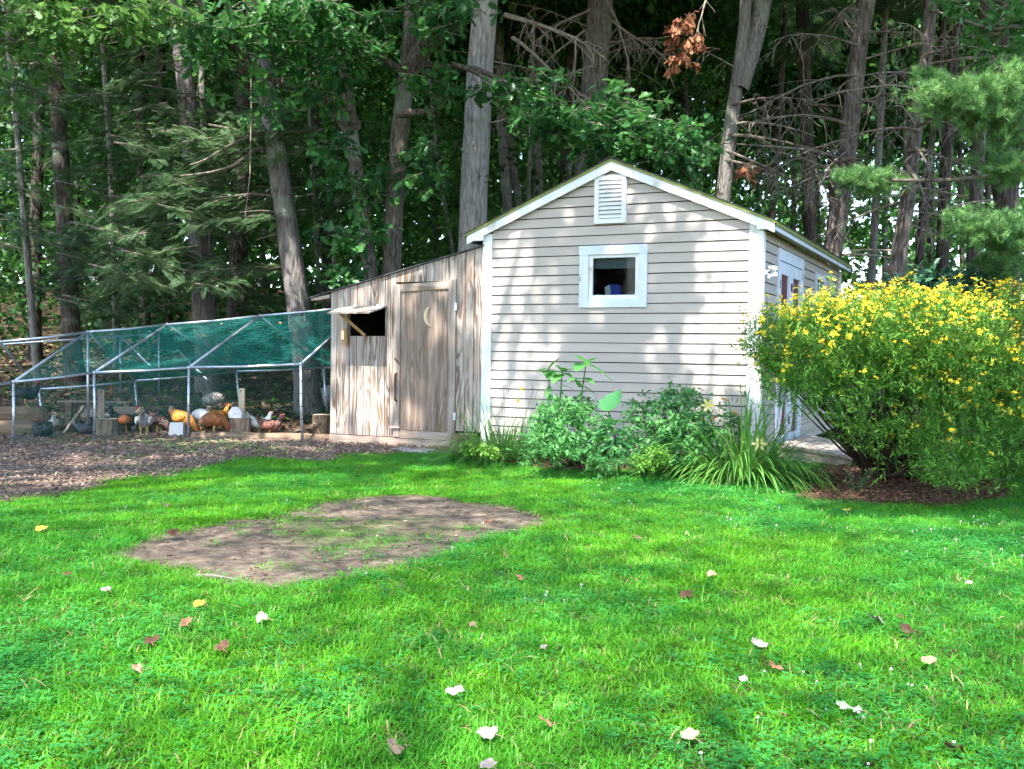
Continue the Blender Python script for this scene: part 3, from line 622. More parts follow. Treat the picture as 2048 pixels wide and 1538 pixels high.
def ribbon(fo_, P, Q, w):                       # thin flat strands between point arrays P and Q
    P = np.asarray(P); Q = np.asarray(Q); d = Q - P; d /= np.linalg.norm(d, axis=1, keepdims=True) + 1e-9
    view = (P + Q) / 2 - np.array([-2., 6., 9.]); s_ = np.cross(d, view); s_ /= np.linalg.norm(s_, axis=1, keepdims=True) + 1e-9
    nrm = np.cross(d, s_) * w * .6
    s_ = s_ * w / 2
    n = len(P); V = np.stack([P - s_, P + s_, P + nrm, Q - s_, Q + s_, Q + nrm], 1).reshape(-1, 3)
    T = np.array([[0, 1, 4], [0, 4, 3], [1, 2, 5], [1, 5, 4], [2, 0, 3], [2, 3, 5]])
    fo_.raw(V, (T[None] + (np.arange(n) * 6)[:, None, None]).reshape(-1, 3), rng.random(1)[0])
def netsheet(a0, a1, b0, b1, sag, nu, nv, name, mat, w, drop=0.0, hexa=False, part=(0, 1)):
    """a0->a1 upper edge, b0->b1 lower edge"""
    a0, a1, b0, b1 = map(lambda p: np.array(p), (a0, a1, b0, b1))
    def pt(u, v):
        u = np.asarray(u)[..., None]; v = np.asarray(v)[..., None]
        p = (a0 * (1 - u) + a1 * u) * (1 - v) + (b0 * (1 - u) + b1 * u) * v
        s_ = sag * (np.sin(pi * u) * np.sin(pi * v) + .25 * np.sin(pi * v) * np.sin(7 * u + 3 * v) + .12 * np.sin(pi * v) * np.sin(19 * u - 9 * v))
        return p - s_ * np.array([0, 0, 1.0])
    f = FO()
    if not hexa:
        uu = np.linspace(0, 1, nu); vv = np.linspace(part[0], part[1], nv)
        U_, V2 = np.meshgrid(uu, vv); P = pt(U_, V2) + rng.normal(0, .0025, (nv, nu, 3))
        ribbon(f, P[:, :-1].reshape(-1, 3), P[:, 1:].reshape(-1, 3), w); ribbon(f, P[:-1].reshape(-1, 3), P[1:].reshape(-1, 3), w)
    else:
        Ps, Qs = [], []
        for j in range(nv):
            for i in range(nu):
                o = .5 * (j % 2); v0 = j / nv; u0 = (i + o) / nu; du = .5 / nu; h1 = .35 / nv; h2 = 1 / nv
                if u0 + du > 1: continue
                Ps += [(u0, v0), (u0, v0 + h1), (u0, v0 + h1)]; Qs += [(u0, v0 + h1), (min(1, u0 + du), v0 + h2), (max(0, u0 - du), v0 + h2)]
        Ps = np.array(Ps); Qs = np.array(Qs); ribbon(f, pt(Ps[:, 0], Ps[:, 1]), pt(Qs[:, 0], Qs[:, 1]), w)
    return f.build(name, mat, run, kind='stuff')
for i in range(1, 4):
    nu = max(30, int((ft[i + 1] - ft[i]).length / .045)); nv = 34
    netsheet(rd[i], rd[i + 1], ft[i], ft[i + 1], .05, nu, nv, 'roof_net', M['wirenet'], .0036)
    netsheet(rd[i], rd[i + 1], bt[i], bt[i + 1], .20, int(nu * 1.05), 36, 'roof_net', M['wirenet'], .0085, part=(0, .97))
for i in range(1, 4):
    L_ = (bt[i + 1] - bt[i]).length
    netsheet(bt[i], bt[i + 1], bb[i], bb[i + 1], .0, int(L_ / .055), 20, 'wire_mesh', M['hexwire'], .0055, hexa=True)
for a in (1, 2):                               # cross walls of wire
    L_ = (bt[a] - ft[a]).length
    netsheet(ft[a], bt[a], fb[a], bb[a], .0, int(L_ / .055), 20, 'wire_mesh', M['hexwire'], .005, hexa=True)
# dead leaves caught in the netting
f = FO(); lv = np.array([(-.5, 0, 0), (.5, 0, .1), (.35, 1, .2), (-.35, .9, 0)]); P = []
for k in range(70):
    i = random.choice((1, 2, 3)); u = random.random(); v = random.random() * .9
    p = (np.array(rd[i]) * (1 - u) + np.array(rd[i + 1]) * u) * (1 - v) + (np.array(bt[i] if k % 2 else ft[i]) * (1 - u) + np.array(bt[i + 1] if k % 2 else ft[i + 1]) * u) * v
    P.append(p + np.array([0, 0, .012 - .1 * sin(pi * v) * sin(pi * u) * (k % 2)]))
f.add(lv, [(0, 1, 2), (0, 2, 3)], rotm(70, .5), np.array(P), rng.uniform(.018, .045, 70), rng.random(70))
M['dryleaf'] = leafmat('dry_leaf', (.20, .12, .05), (.45, .30, .15), .2, .7)
f.build('caught_leaves', M['dryleaf'], run, kind='stuff')

# ------------------------------------------------------------------ things in the run
def stump(px, py, d, r, h, label, mat=None, name='stump'):
    p = at(px, py, d); p[2] = float(hgt(p[0], p[1]))
    e = empty(name, p, random.random() * 6, label, 'stump')
    n = 22; pts = []
    MB().tube([(0, 0, -.04), (0, 0, .03), (0, 0, h * .5), (.005, 0, h)], [r * 1.12, r * 1.04, r * .97, r * .98], n, wobble=.09, seed=int(px)).build('bark', mat or M['stump'], e)
    MB().tube([(.005, 0, h + .001), (.005, 0, h + .004)], [r * .9, r * .88], n, wobble=.05, seed=int(px)).build('cut_face', M['palewood'], e)
    return e, Vector(p)
DS = 14.55
e, p = stump(212, 868, DS, .165, .26, 'short stump carrying an upright grey board near the rooster')
b1 = empty('upright_board', p + Vector((-.06, -.02, .265)), .15, 'grey board standing upright on the stump by the rooster', 'board')
MB().box(-.045, .045, -.02, .02, 0, .42).build('timber', M['plank'], b1); MB().tube([(.0, -.022, .385), (0, -.019, .385)], [.012, .012], 8).build('nail_hole', M['black'], b1)
e, p = stump(480, 864, 14.6, .155, .27, 'split stump with a white block on top in the run')
b1 = empty('upright_board', p + Vector((.02, .03, .275)), -.1, 'pale board standing upright behind the white block', 'board')
MB().box(-.04, .04, -.02, .02, 0, .42).build('timber', M['palewood'], b1); MB().tube([(-.01, -.022, .385), (-.01, -.019, .385)], [.012, .012], 8).build('nail_hole', M['black'], b1)
sb = MB().add([(-.09, -.06, 0), (.09, -.07, 0), (.10, .05, 0), (-.08, .06, 0), (-.10, -.065, .07), (.10, -.06, .08), (.09, .05, .10), (-.085, .05, .09), (-.05, -.035, .155), (.04, -.04, .15), (.045, .03, .15), (-.04, .035, .16)],
              [(0, 3, 2, 1), (0, 1, 5, 4), (1, 2, 6, 5), (2, 3, 7, 6), (3, 0, 4, 7), (4, 5, 9, 8), (5, 6, 10, 9), (6, 7, 11, 10), (7, 4, 8, 11), (8, 9, 10, 11)]).build('mineral_block', M['salt'])
sb.location = p + Vector((-.035, -.08, .274)); tag(sb, 'lumpy white mineral block on the split stump', 'block')
e, p = stump(645, 862, 14.9, .15, .33, 'dark stump standing against the coop corner', M['log'])
wb = MB().add([(-.10, -.03, 0), (.10, -.03, 0), (.10, .10, 0), (-.10, .10, 0), (-.085, .0, .19), (.10, .0, .19), (.10, .08, .19), (-.085, .08, .19)],
              [(0, 3, 2, 1), (4, 5, 6, 7), (0, 1, 5, 4), (1, 2, 6, 5), (2, 3, 7, 6), (3, 0, 4, 7)]).build('white_box', M['salt'])
q0 = at(352, 872, 14.35); q0[2] = float(hgt(q0[0], q0[1])) + .02; wb.location = q0; wb.rotation_euler = (0, 0, .1); tag(wb, 'plain white box on the ground before the orange hen', 'box')
def log(a, b, r, label, name='log', mat=None):
    a = Vector(a); b = Vector(b); a.z = float(hgt(a.x, a.y)) + a.z; b.z = float(hgt(b.x, b.y)) + b.z
    c = (a + b) / 2; e = empty(name, c, atan2(b.y - a.y, b.x - a.x), label, 'log'); h = (b - a).length / 2; s_ = (b.z - a.z) / 2
    MB().tube([(-h + 2 * h * k / 8, random.uniform(-.01, .01), -s_ + 2 * s_ * k / 8) for k in range(9)], [r * random.uniform(.94, 1.05) for k in range(9)], 14, wobble=.06).build('log_bark', mat or M['log'], e, smooth=True)
    for s2 in (-1, 1): MB().tube([(s2 * h, 0, s2 * s_), (s2 * (h + .004), 0, s2 * s_)], [r * .9, r * .86], 14).build('cut_end', M['palewood'], e)
    return e
def g3(px, py, d, up): p = at(px, py, d); return (p[0], p[1], up)
log(g3(385, 878, 14.15, .03), g3(672, 884, 14.25, .03), .085, 'long half-buried log along the front of the run')
log(g3(-40, 858, 14.6, .30), g3(92, 856, 15.0, .30), .13, 'upper thick log in the dark left end of the run')
log(g3(-60, 880, 14.4, .10), g3(75, 876, 14.8, .10), .14, 'lower thick log in the dark left end of the run')
pl = empty('plank_bench', g3(225, 850, 15.6, float(hgt(-6, 15.6))), .12, 'grey plank bench on slanted legs behind the rooster', 'bench')
MB().obox((0, 0, .30), (.95, .04, .14)).build('back_plank', M['plankx'], pl); MB().obox((-.05, -.1, .24), (.9, .22, .03)).build('seat_plank', M['plankx'], pl)
for s2 in (-1, 1):
    MB().bar((s2 * .36, -.18, 0), (s2 * .30, .02, .36), .06, .035).build('leg', M['plank'], pl)
pe = empty('roost_pole', g3(190, 800, 16.0, float(hgt(-6, 16))), .05, 'long thin roost board across the run', 'perch')
MB().obox((0, 0, .40), (1.15, .06, .03)).build('perch_board', M['plankx'], pe)
for s2 in (-.4, .5): MB().obox((s2, 0, .20), (.10, .10, .38)).build('support', M['log'], pe)
le = empty('leaning_plank', g3(140, 872, 14.9, 0.), -.4, 'broad plank leaning steeply at the left of the run', 'plank')
MB().bar((-.12, 0, 0), (.16, .12, .42), .10, .03).build('board', M['plank'], le)
rp = empty('chicken_ramp', g3(602, 868, 14.7, .0), .12, 'narrow dark ramp board rising to the coop', 'ramp')
MB().bar((-.42, 0, .03), (.30, .10, .22), .16, .03).build('ramp_board', M['log'], rp)
for k in range(4): MB().bar((-.3 + k * .16, -.08, .085 + k * .042), (-.3 + k * .16, .10, .085 + k * .042), .02, .012).build('cleat', M['plank'], rp)
MB().bar((.12, .02, 0), (.05, .05, .15), .06, .05).build('support', M['log'], rp)
MB().obox((.0, .0, .02), (.14, .12, .12)).build('prop_block', M['stump'], rp)
# boulders in the shade behind the run
for (px, py, d, s_, lb) in ((662, 805, 19.0, .42, 'grey boulder beside the foot of the leaning trunk'), (425, 822, 18.6, .2, 'low mossy boulder behind the netting wall')):
    p = at(px, py, d); p[2] = float(hgt(p[0], p[1])); a = MB(); a.ball((0, 0, .1), (s_, s_ * .8, s_ * .62), 16, 10)
    a.v = [(x * (1 + .12 * sin(7 * z + 5 * y / s_)), y * (1 + .14 * sin(6 * x / s_ + 1)), z * (1 + .10 * sin(9 * x + 4 * y))) for x, y, z in a.v]
    o = a.build('boulder', M['stone']); o.location = p; tag(o, lb, 'boulder')

# ------------------------------------------------------------------ chickens
M['comb'] = flat('red_comb', (.55, .015, .02), .5); M['beak'] = flat('horn_beak', (.50, .30, .08), .5); M['shank'] = flat('yellow_shank', (.42, .29, .10), .6)
def feather(name, stops, speck=None):
    m, nt, b, N, L = nmat(name); a = N.new('ShaderNodeAttribute'); a.attribute_name = 'tint'
    r = ramp(N, stops); L.new(a.outputs['Fac'], r.inputs[0]); col = r.outputs[0]
    tc = N.new('ShaderNodeTexCoord'); vo = N.new('ShaderNodeTexVoronoi'); vo.inputs['Scale'].default_value = 42; L.new(tc.outputs['Object'], vo.inputs['Vector'])
    if speck:
        s_ = ramp(N, [(.18, (1,) * 3), (.30, (0,) * 3)] if speck[1] else [(.35, (0,) * 3), (.55, (.8,) * 3)]); L.new(vo.outputs['Distance'], s_.inputs[0])
        mx = N.new('ShaderNodeMix'); mx.data_type = 'RGBA'; L.new(s_.outputs[0], mx.inputs['Factor']); L.new(col, mx.inputs['A']); mx.inputs['B'].default_value = (*speck[0], 1); col = mx.outputs['Result']
    else:
        hs = N.new('ShaderNodeHueSaturation'); mr = N.new('ShaderNodeMapRange'); mr.inputs['To Min'].default_value = 1.12; mr.inputs['To Max'].default_value = .7; mr.inputs['From Max'].default_value = .7
        L.new(vo.outputs['Distance'], mr.inputs[0]); L.new(mr.outputs[0], hs.inputs['Value']); L.new(col, hs.inputs['Color']); col = hs.outputs[0]
    L.new(col, b.inputs['Base Color']); b.inputs['Roughness'].default_value = .65
    bp = N.new('ShaderNodeBump'); bp.inputs['Strength'].default_value = .5; bp.inputs['Distance'].default_value = .006; L.new(vo.outputs['Distance'], bp.inputs['Height']); L.new(bp.outputs[0], b.inputs['Normal'])
    return m
FM = {  # tint runs from tail tip 0 to head 1
 'rooster': feather('rooster_plumage', [(0, (.012, .014, .018)), (.22, (.015, .02, .03)), (.30, (.5, .14, .02)), (.42, (.012, .014, .018)), (.62, (.015, .016, .02)), (.70, (.60, .45, .20)), (.95, (.72, .60, .36))]),
 'grey': feather('silver_grey_plumage', [(0, (.05, .05, .055)), (.2, (.36, .37, .36)), (.5, (.50, .50, .48)), (.62, (.10, .10, .11)), (.8, (.5, .48, .40)), (1, (.5, .48, .42))]),
 'speckled': feather('dark_speckled_plumage', [(0, (.03, .012, .010)), (.5, (.06, .022, .016)), (1, (.09, .03, .02))], ((.62, .58, .56), True)),
 'orange': feather('buff_orange_plumage', [(0, (.42, .36, .33)), (.12, (.55, .24, .05)), (.4, (.66, .26, .035)), (.8, (.62, .24, .04)), (1, (.60, .25, .06))]),
 'white': feather('white_plumage', [(0, (.55, .53, .48)), (.4, (.80, .79, .75)), (1, (.80, .78, .74))]),
 'brown': feather('rust_brown_plumage', [(0, (.06, .03, .02)), (.15, (.22, .10, .05)), (.35, (.30, .10, .035)), (.6, (.36, .13, .04)), (.8, (.28, .10, .035)), (1, (.30, .12, .05))]),
 'mahogany': feather('mahogany_plumage', [(0, (.04, .015, .012)), (.4, (.16, .045, .025)), (.7, (.10, .03, .02)), (1, (.03, .015, .012))], ((.45, .40, .38), True)),
 'black': feather('black_plumage', [(0, (.010, .012, .014)), (1, (.018, .018, .022))]),
 'slate': feather('slate_blue_plumage', [(0, (.05, .06, .075)), (1, (.09, .10, .12))]),
}
POSE = {
 'up':   [(-.25, .36, .010, .020), (-.21, .33, .022, .045), (-.15, .275, .05, .065), (-.09, .235, .082, .088), (-.01, .215, .102, .105), (.075, .215, .092, .102), (.13, .26, .062, .07), (.155, .315, .042, .044), (.17, .355, .033, .034), (.186, .382, .030, .031), (.208, .384, .020, .021), (.220, .380, .008, .008)],
 'peck': [(-.22, .37, .010, .022), (-.19, .34, .025, .05), (-.14, .30, .055, .07), (-.08, .27, .086, .092), (.0, .235, .104, .106), (.08, .205, .090, .095), (.145, .165, .058, .06), (.19, .115, .040, .042), (.215, .075, .032, .033), (.232, .050, .028, .029), (.243, .032, .018, .018), (.248, .020, .008, .008)],
 'tuck': [(-.22, .20, .012, .022), (-.19, .215, .03, .045), (-.14, .235, .065, .075), (-.08, .255, .098, .105), (.0, .265, .118, .122), (.085, .255, .108, .112), (.15, .235, .075, .08), (.195, .19, .045, .048), (.21, .15, .034, .035), (.222, .122, .030, .03), (.235, .105, .019, .019), (.243, .095, .008, .008)],
 'sit':  [(-.25, .24, .010, .020), (-.20, .21, .024, .045), (-.14, .165, .06, .07), (-.08, .13, .095, .095), (.0, .115, .115, .105), (.08, .115, .10, .10), (.135, .16, .065, .07), (.16, .21, .042, .044), (.172, .25, .033, .034), (.186, .277, .030, .031), (.208, .279, .020, .021), (.220, .275, .008, .008)],
}
def chicken(px, py, d, yaw, mat, pose, label, sc=1.0, comb=1.0, zup=0.0):
    p = at(px, py, d); p[2] = float(hgt(p[0], p[1])) + zup
    e = empty('rooster' if comb > 1.5 else 'hen', p, yaw, label, 'chicken'); sc *= .86; e.scale = (sc, sc, sc)
    sp = POSE[pose]; n = 14; P = []
    for k in range(len(sp) - 1):                       # denser spine
        for t in (0, .5):
            P.append([sp[k][j] * (1 - t) + sp[k + 1][j] * t for j in range(4)])
    P.append(list(sp[-1])); m_ = len(P); a = MB(); vs = []; tint = []
    for k in range(m_):
        i0, i1 = max(0, k - 1), min(m_ - 1, k + 1); tx, tz = P[i1][0] - P[i0][0], P[i1][1] - P[i0][1]; l_ = sqrt(tx * tx + tz * tz) + 1e-9; nx_, nz_ = -tz / l_, tx / l_
        for q_ in range(n):
            an = 2 * pi * q_ / n; w_ = P[k][2] * cos(an); h_ = P[k][3] * sin(an)
            vs.append((P[k][0] + nx_ * h_, w_, P[k][1] + nz_ * h_)); tint.append(k / (m_ - 1))
    fs = [(k * n + q_, k * n + (q_ + 1) % n, (k + 1) * n + (q_ + 1) % n, (k + 1) * n + q_) for k in range(m_ - 1) for q_ in range(n)] + [tuple(range(n - 1, -1, -1)), tuple(range((m_ - 1) * n, m_ * n))]
    me = bpy.data.meshes.new('body'); me.from_pydata(vs, [], fs); at_ = me.attributes.new('tint', 'FLOAT', 'POINT'); at_.data.foreach_set('value', tint)
    me.materials.append(mat); me.polygons.foreach_set('use_smooth', [True] * len(fs)); body = link(bpy.data.objects.new('body', me), e)
    sb_ = body.modifiers.new('s', 'SUBSURF'); sb_.levels = 1; sb_.render_levels = 1
    def tinted(mb, name, val, parent=e):
        me = mb.mesh(name); t_ = me.attributes.new('tint', 'FLOAT', 'POINT'); t_.data.foreach_set('value', [val] * len(me.vertices)); me.materials.append(mat)
        me.polygons.foreach_set('use_smooth', [True] * len(me.polygons)); return link(bpy.data.objects.new(name, me), parent)
    hx, hz = sp[9][0], sp[9][1]; dx, dz = sp[10][0] - sp[8][0], sp[10][1] - sp[8][1]; l_ = sqrt(dx * dx + dz * dz); dx /= l_; dz /= l_; ux, uz = -dz, dx
    def hp(f_, u_): return (hx + dx * f_ + ux * u_, hz + dz * f_ + uz * u_)
    c_ = .6 + .5 * comb
    MB().prism([hp(-.03, .022), hp(-.036, .022 + .02 * c_), hp(-.02, .03 + .012 * c_), hp(-.012, .032 + .026 * c_), hp(.0, .03 + .012 * c_), hp(.008, .028 + .024 * c_), hp(.016, .02 + .010 * c_), hp(.026, .012)], -.006, .006).build('comb', M['comb'], e)
    for s2 in (-1, 1): MB().ball((hp(.012, -.03 - .008 * c_)[0], s2 * .012, hp(.012, -.03 - .008 * c_)[1]), (.009, .006, .014 * c_), 8, 6).build('wattle', M['comb'], e, smooth=True)
    bk = hp(.022, .002); bt_ = hp(.052, -.006); MB().tube([(bk[0], 0, bk[1]), (bt_[0], 0, bt_[1])], [.012, .002], 8).build('beak', M['beak'], e)
    for s2 in (-1, 1):
        MB().ball((hp(.008, .006)[0], s2 * .024, hp(.008, .006)[1]), .0055, 8, 6).build('eye', M['black'], e, smooth=True)
        bz = sp[4][1]; w_ = MB(); w_.ball((-.02, s2 * .098, bz + .01), (.115, .022, .062), 12, 8); w_.v = [(x, y + s2 * (.01 - abs(x + .02) * .22), z + (x + .02) * .12) for x, y, z in w_.v]
        tinted(w_, 'wing', .33 if comb > 1.5 else .42)
    t0 = sp[1]; big = comb > 1.5
    for k in range(7):
        s2 = (k - 3) / 3; L_ = .16 if big else .085; w_ = MB()
        a0 = Vector((t0[0] + .03, s2 * .018, t0[1] - .01)); el = 1.15 if pose != 'tuck' else -.5
        dv = Vector((-cos(el) * (1 - .2 * abs(s2)), s2 * .28, sin(el)))
        if big: mid = a0 + dv * L_ * .7; end = mid + Vector((-.10, s2 * .03, -.04 - .05 * abs(s2)))
        else: mid = a0 + dv * L_ * .6; end = a0 + dv * L_
        w_.tube([a0, mid, end], [.012, .017, .005], 6); tinted(w_, 'tail_feather', .03)
    if pose != 'sit':
        for s2 in (-1, 1):
            lg = MB(); x0 = .0 if pose != 'tuck' else .03
            lg.tube([(x0, s2 * .045, sp[4][1] - .06), (x0 - .012, s2 * .045, .10), (x0 + .006, s2 * .045, .012)], [.03, .011, .0085], 8)
            for an in (-.5, 0, .5, pi): lg.tube([(x0 + .006, s2 * .045, .012), (x0 + .006 + .055 * cos(an), s2 * .045 + .055 * sin(an), .005)], [.008, .004], 6)
            lg.build('leg', M['shank'], e)
    return e
Rt, Lf = 0.0, pi
chicken(253, 868, 14.85, .25, FM['rooster'], 'up', 'rooster with cream hackles, black body and tall red comb', 1.12, 2.0)
chicken(288, 871, 14.45, pi * .55, FM['grey'], 'peck', 'silver grey hen feeding with her back to the lawn', 1.12, .5)
chicken(318, 868, 14.75, -.25, FM['speckled'], 'peck', 'dark hen with white speckles pecking beside the grey hen', 1.0, .5)
chicken(365, 868, 14.8, -.2, FM['orange'], 'peck', 'bright orange hen pecking behind the white box', 1.15, .9)
chicken(402, 866, 15.1, -.3, FM['white'], 'tuck', 'white hen half hidden behind the large brown hen', 1.05, .4)
chicken(425, 873, 14.25, .35, FM['brown'], 'tuck', 'large rust brown hen standing on the front log', 1.08, .4, zup=.03)
chicken(438, 850, 15.6, .9, FM['orange'], 'up', 'orange hen looking over the back of the brown hen', 1.05, .9)
chicken(519, 866, 14.75, .1, FM['white'], 'up', 'white hen standing behind the mahogany hen', 1.02, .35)
chicken(541, 869, 14.5, .05, FM['mahogany'], 'up', 'mahogany speckled hen facing right beside the split stump', 1.0, .3)
chicken(52, 848, 14.8, .4, FM['black'], 'up', 'black hen standing on the upper log', 1.05, .5, zup=.42)
chicken(84, 872, 14.3, 2.6, FM['black'], 'sit', 'black hen resting on the ground by the logs', 1.05, .4)
chicken(107, 858, 15.0, -1.2, FM['white'], 'sit', 'pale hen at the cut end of the upper log', .72, .4, zup=.12)
chicken(175, 868, 14.7, .1, FM['slate'], 'sit', 'slate blue hen sitting beside the leaning plank', 1.0, .3)
chicken(205, 790, 16.0, .5, FM['brown'], 'sit', 'brown hen perched on the roost board', .95, .6, zup=.41)

# ------------------------------------------------------------------ leaf shapes
def oakleaf():
    R_ = [(0.02, .0), (.05, .10), (.20, .20), (.09, .30), (.30, .42), (.13, .52), (.33, .68), (.15, .76), (.20, .90), (0, 1.0)]
    mid = [(0, y) for _, y in R_]
    v = []; t = []
    for s in (1, -1):
        o = len(v)
        for i, (x, y) in enumerate(R_): v += [(0, y, -.10 * (y - .4) ** 2), (s * x, y + .06 * x, .16 * x - .16 * (y - .4) ** 2)]
        for i in range(len(R_) - 1):
            a, b, c, d = o + 2 * i, o + 2 * i + 1, o + 2 * i + 2, o + 2 * i + 3
            t += [(a, b, d), (a, d, c)] if s > 0 else [(a, d, b), (a, c, d)]
    return np.array(v), np.array(t)
OAK = oakleaf()
LEAF = (np.array([(0, 0, 0), (.22, .35, .06), (.2, .65, .04), (0, 1, -.08), (-.2, .65, .04), (-.22, .35, .06), (0, .5, -.02)]), np.array([(0, 1, 6), (1, 2, 6), (2, 3, 6), (3, 4, 6), (4, 5, 6), (5, 0, 6)]))
LANCE = (np.array([(0, 0, 0), (.11, .4, .03), (0, 1, -.10), (-.11, .4, .03), (0, .5, -.015)]), np.array([(0, 1, 4), (1, 2, 4), (2, 3, 4), (3, 0, 4)]))
DIA = (np.array([(0, 0, 0), (.3, .5, .07), (0, 1, -.06), (-.3, .5, .07)]), np.array([(0, 1, 2), (0, 2, 3)]))
def cluster(k, leaf, spread, size, seed):
    r = np.random.default_rng(seed); f = FO(); global rng; old = rng; rng = r
    P = r.normal(0, spread, (k, 3)) * [1, 1, .6]
    D = P / (np.linalg.norm(P, axis=1, keepdims=True) + 1e-6) + r.normal(0, .5, (k, 3)); D[:, 2] -= .35
    f.add(leaf[0], leaf[1], dirm(D, r.normal(0, .5, k)), P, r.uniform(.7, 1.2, k) * size, np.zeros(k)); rng = old
    return np.concatenate(f.V), np.concatenate(f.T)
def frond():
    v = []; t = []
    def rib(a, b, w):
        a = np.array(a); b = np.array(b); d = (b - a)[:2]; d = d / np.linalg.norm(d); s = np.array([-d[1], d[0], 0]) * w; m = (a + b) / 2 + [0, 0, .012]
        o = len(v); v.extend([a, m + s, b, m - s]); t.extend([(o, o + 1, o + 2), (o, o + 2, o + 3)])
    rib((0, 0, 0), (0, 1, -.12), .012)
    for i in range(11):
        y = .06 + i * .085; L = .36 * (1 - y) ** .8 + .07
        for s in (-1, 1):
            yy = y + (.03 if s > 0 else 0); rib((0, yy, -.12 * yy * yy), (s * L * .82, yy + L * .62, -.12 * yy * yy - .10 * L), .017)
            if L > .2: rib((s * L * .40, yy + L * .30, -.12 * yy * yy - .04 * L), (s * L * .85, yy + L * .22, -.12 * yy * yy - .09 * L), .013)
    return np.array(v), np.array(t)
FROND = frond()
def tuft(n=46, seed=1):
    r = np.random.default_rng(seed); v = []; t = []
    for i in range(n):
        y = r.uniform(-.1, .75); a = r.uniform(0, 2 * pi); el = r.uniform(.35, 1.15)
        d = np.array([sin(el) * cos(a), cos(el), sin(el) * sin(a)]); L = r.uniform(.7, 1.1); o = np.array([0, y, 0]); s = np.cross(d, r.normal(0, 1, 3)); s = s / np.linalg.norm(s) * .028
        e = o + d * L + np.array([0, 0, -.08 * L]); k = len(v); v += [o - s, o + s, e]; t += [(k, k + 1, k + 2)]
    return np.array(v), np.array(t)
TUFT_T = [tuft(46, s) for s in (1, 2, 3)]

M['oakleaf'] = leafmat('oak_leaf', (.024, .10, .034), (.078, .25, .055), .38, .38, .5)
M['mapleleaf'] = leafmat('maple_leaf', (.05, .14, .03), (.12, .27, .06), .42, .45, .4)
M['bgleaf'] = leafmat('woodland_leaf', (.020, .072, .018), (.065, .20, .032), .42, .5, .3)
M['hemlock'] = leafmat('hemlock_needles', (.040, .105, .045), (.15, .26, .11), .22, .55, .35)
M['pine'] = leafmat('pine_needles', (.07, .19, .06), (.18, .36, .10), .25, .45, .4)
M['deadleaf'] = leafmat('dead_oak_leaf', (.22, .09, .045), (.42, .20, .11), .25, .7, .2)
def bark(name, stops, s=1.0, bump=.9):
    m, nt, b, N, L = nmat(name); tc = N.new('ShaderNodeTexCoord'); mp = N.new('ShaderNodeMapping'); mp.inputs['Scale'].default_value = (9 * s, 9 * s, 1.6 * s); L.new(tc.outputs['Object'], mp.inputs[0])
    n1 = N.new('ShaderNodeTexNoise'); n1.inputs['Scale'].default_value = 2.2; n1.inputs['Detail'].default_value = 7; n1.inputs['Distortion'].default_value = .8; L.new(mp.outputs[0], n1.inputs['Vector'])
    vo = N.new('ShaderNodeTexVoronoi'); vo.feature = 'DISTANCE_TO_EDGE'; vo.inputs['Scale'].default_value = 2.0; L.new(mp.outputs[0], vo.inputs['Vector'])
    mul = N.new('ShaderNodeMath'); mul.operation = 'MULTIPLY_ADD'; mul.inputs[1].default_value = .55; L.new(vo.outputs[0], mul.inputs[0]); L.new(n1.outputs[0], mul.inputs[2])
    r = ramp(N, stops); L.new(mul.outputs[0], r.inputs[0])
    n2 = N.new('ShaderNodeTexNoise'); n2.inputs['Scale'].default_value = 1.6; n2.inputs['Detail'].default_value = 5; L.new(tc.outputs['Object'], n2.inputs['Vector'])
    lr = ramp(N, [(.56, (0,) * 3), (.66, (.6,) * 3)]); L.new(n2.outputs[0], lr.inputs[0])
    mx = N.new('ShaderNodeMix'); mx.data_type = 'RGBA'; mx.inputs['B'].default_value = (.24, .28, .22, 1); L.new(lr.outputs[0], mx.inputs['Factor']); L.new(r.outputs[0], mx.inputs['A'])
    L.new(mx.outputs['Result'], b.inputs['Base Color']); b.inputs['Roughness'].default_value = .95; b.inputs['Specular IOR Level'].default_value = .15
    bp = N.new('ShaderNodeBump'); bp.inputs['Strength'].default_value = bump; bp.inputs['Distance'].default_value = .035; L.new(mul.outputs[0], bp.inputs['Height']); L.new(bp.outputs[0], b.inputs['Normal'])
    return m
BK = {'sunlit_pine': bark('sunlit_pine_bark', [(.3, (.12, .108, .10)), (.52, (.32, .30, .285)), (.8, (.50, .475, .455))]), 'grey': bark('grey_pine_bark', [(.3, (0.052, 0.043, 0.040)), (.52, (0.153, 0.132, 0.126)), (.8, (0.245, 0.220, 0.208))]),  # first bark: paler for the tall pine, sunlight put into its colour
      'oak': bark('oak_bark', [(.3, (0.034, 0.025, 0.020)), (.52, (0.116, 0.095, 0.076)), (.8, (0.208, 0.178, 0.153))], 1.2),
      'dark': bark('dark_bark', [(.3, (0.019, 0.014, 0.012)), (.55, (0.061, 0.049, 0.041)), (.8, (0.116, 0.098, 0.082))]),
      'pale': bark('pale_bark', [(.3, (0.061, 0.055, 0.046)), (.5, (0.165, 0.153, 0.134)), (.8, (0.269, 0.257, 0.233))], 1.6),
      'brown': bark('pine_bark', [(.3, (0.032, 0.025, 0.022)), (.52, (0.106, 0.087, 0.076)), (.8, (0.191, 0.166, 0.153))])}
M['twig'] = pm('dead_twig', [(.3, (.17, .13, .10)), (.7, (.36, .31, .26))], 6, (2, 2, 2), rough=.9, bump=0)
M['limb'] = pm('lichen_limb', [(.3, (.07, .055, .045)), (.55, (.16, .135, .11)), (.75, (.28, .28, .24))], 5, (3, 3, 3), rough=.9, bump=.5, bdist=.01)

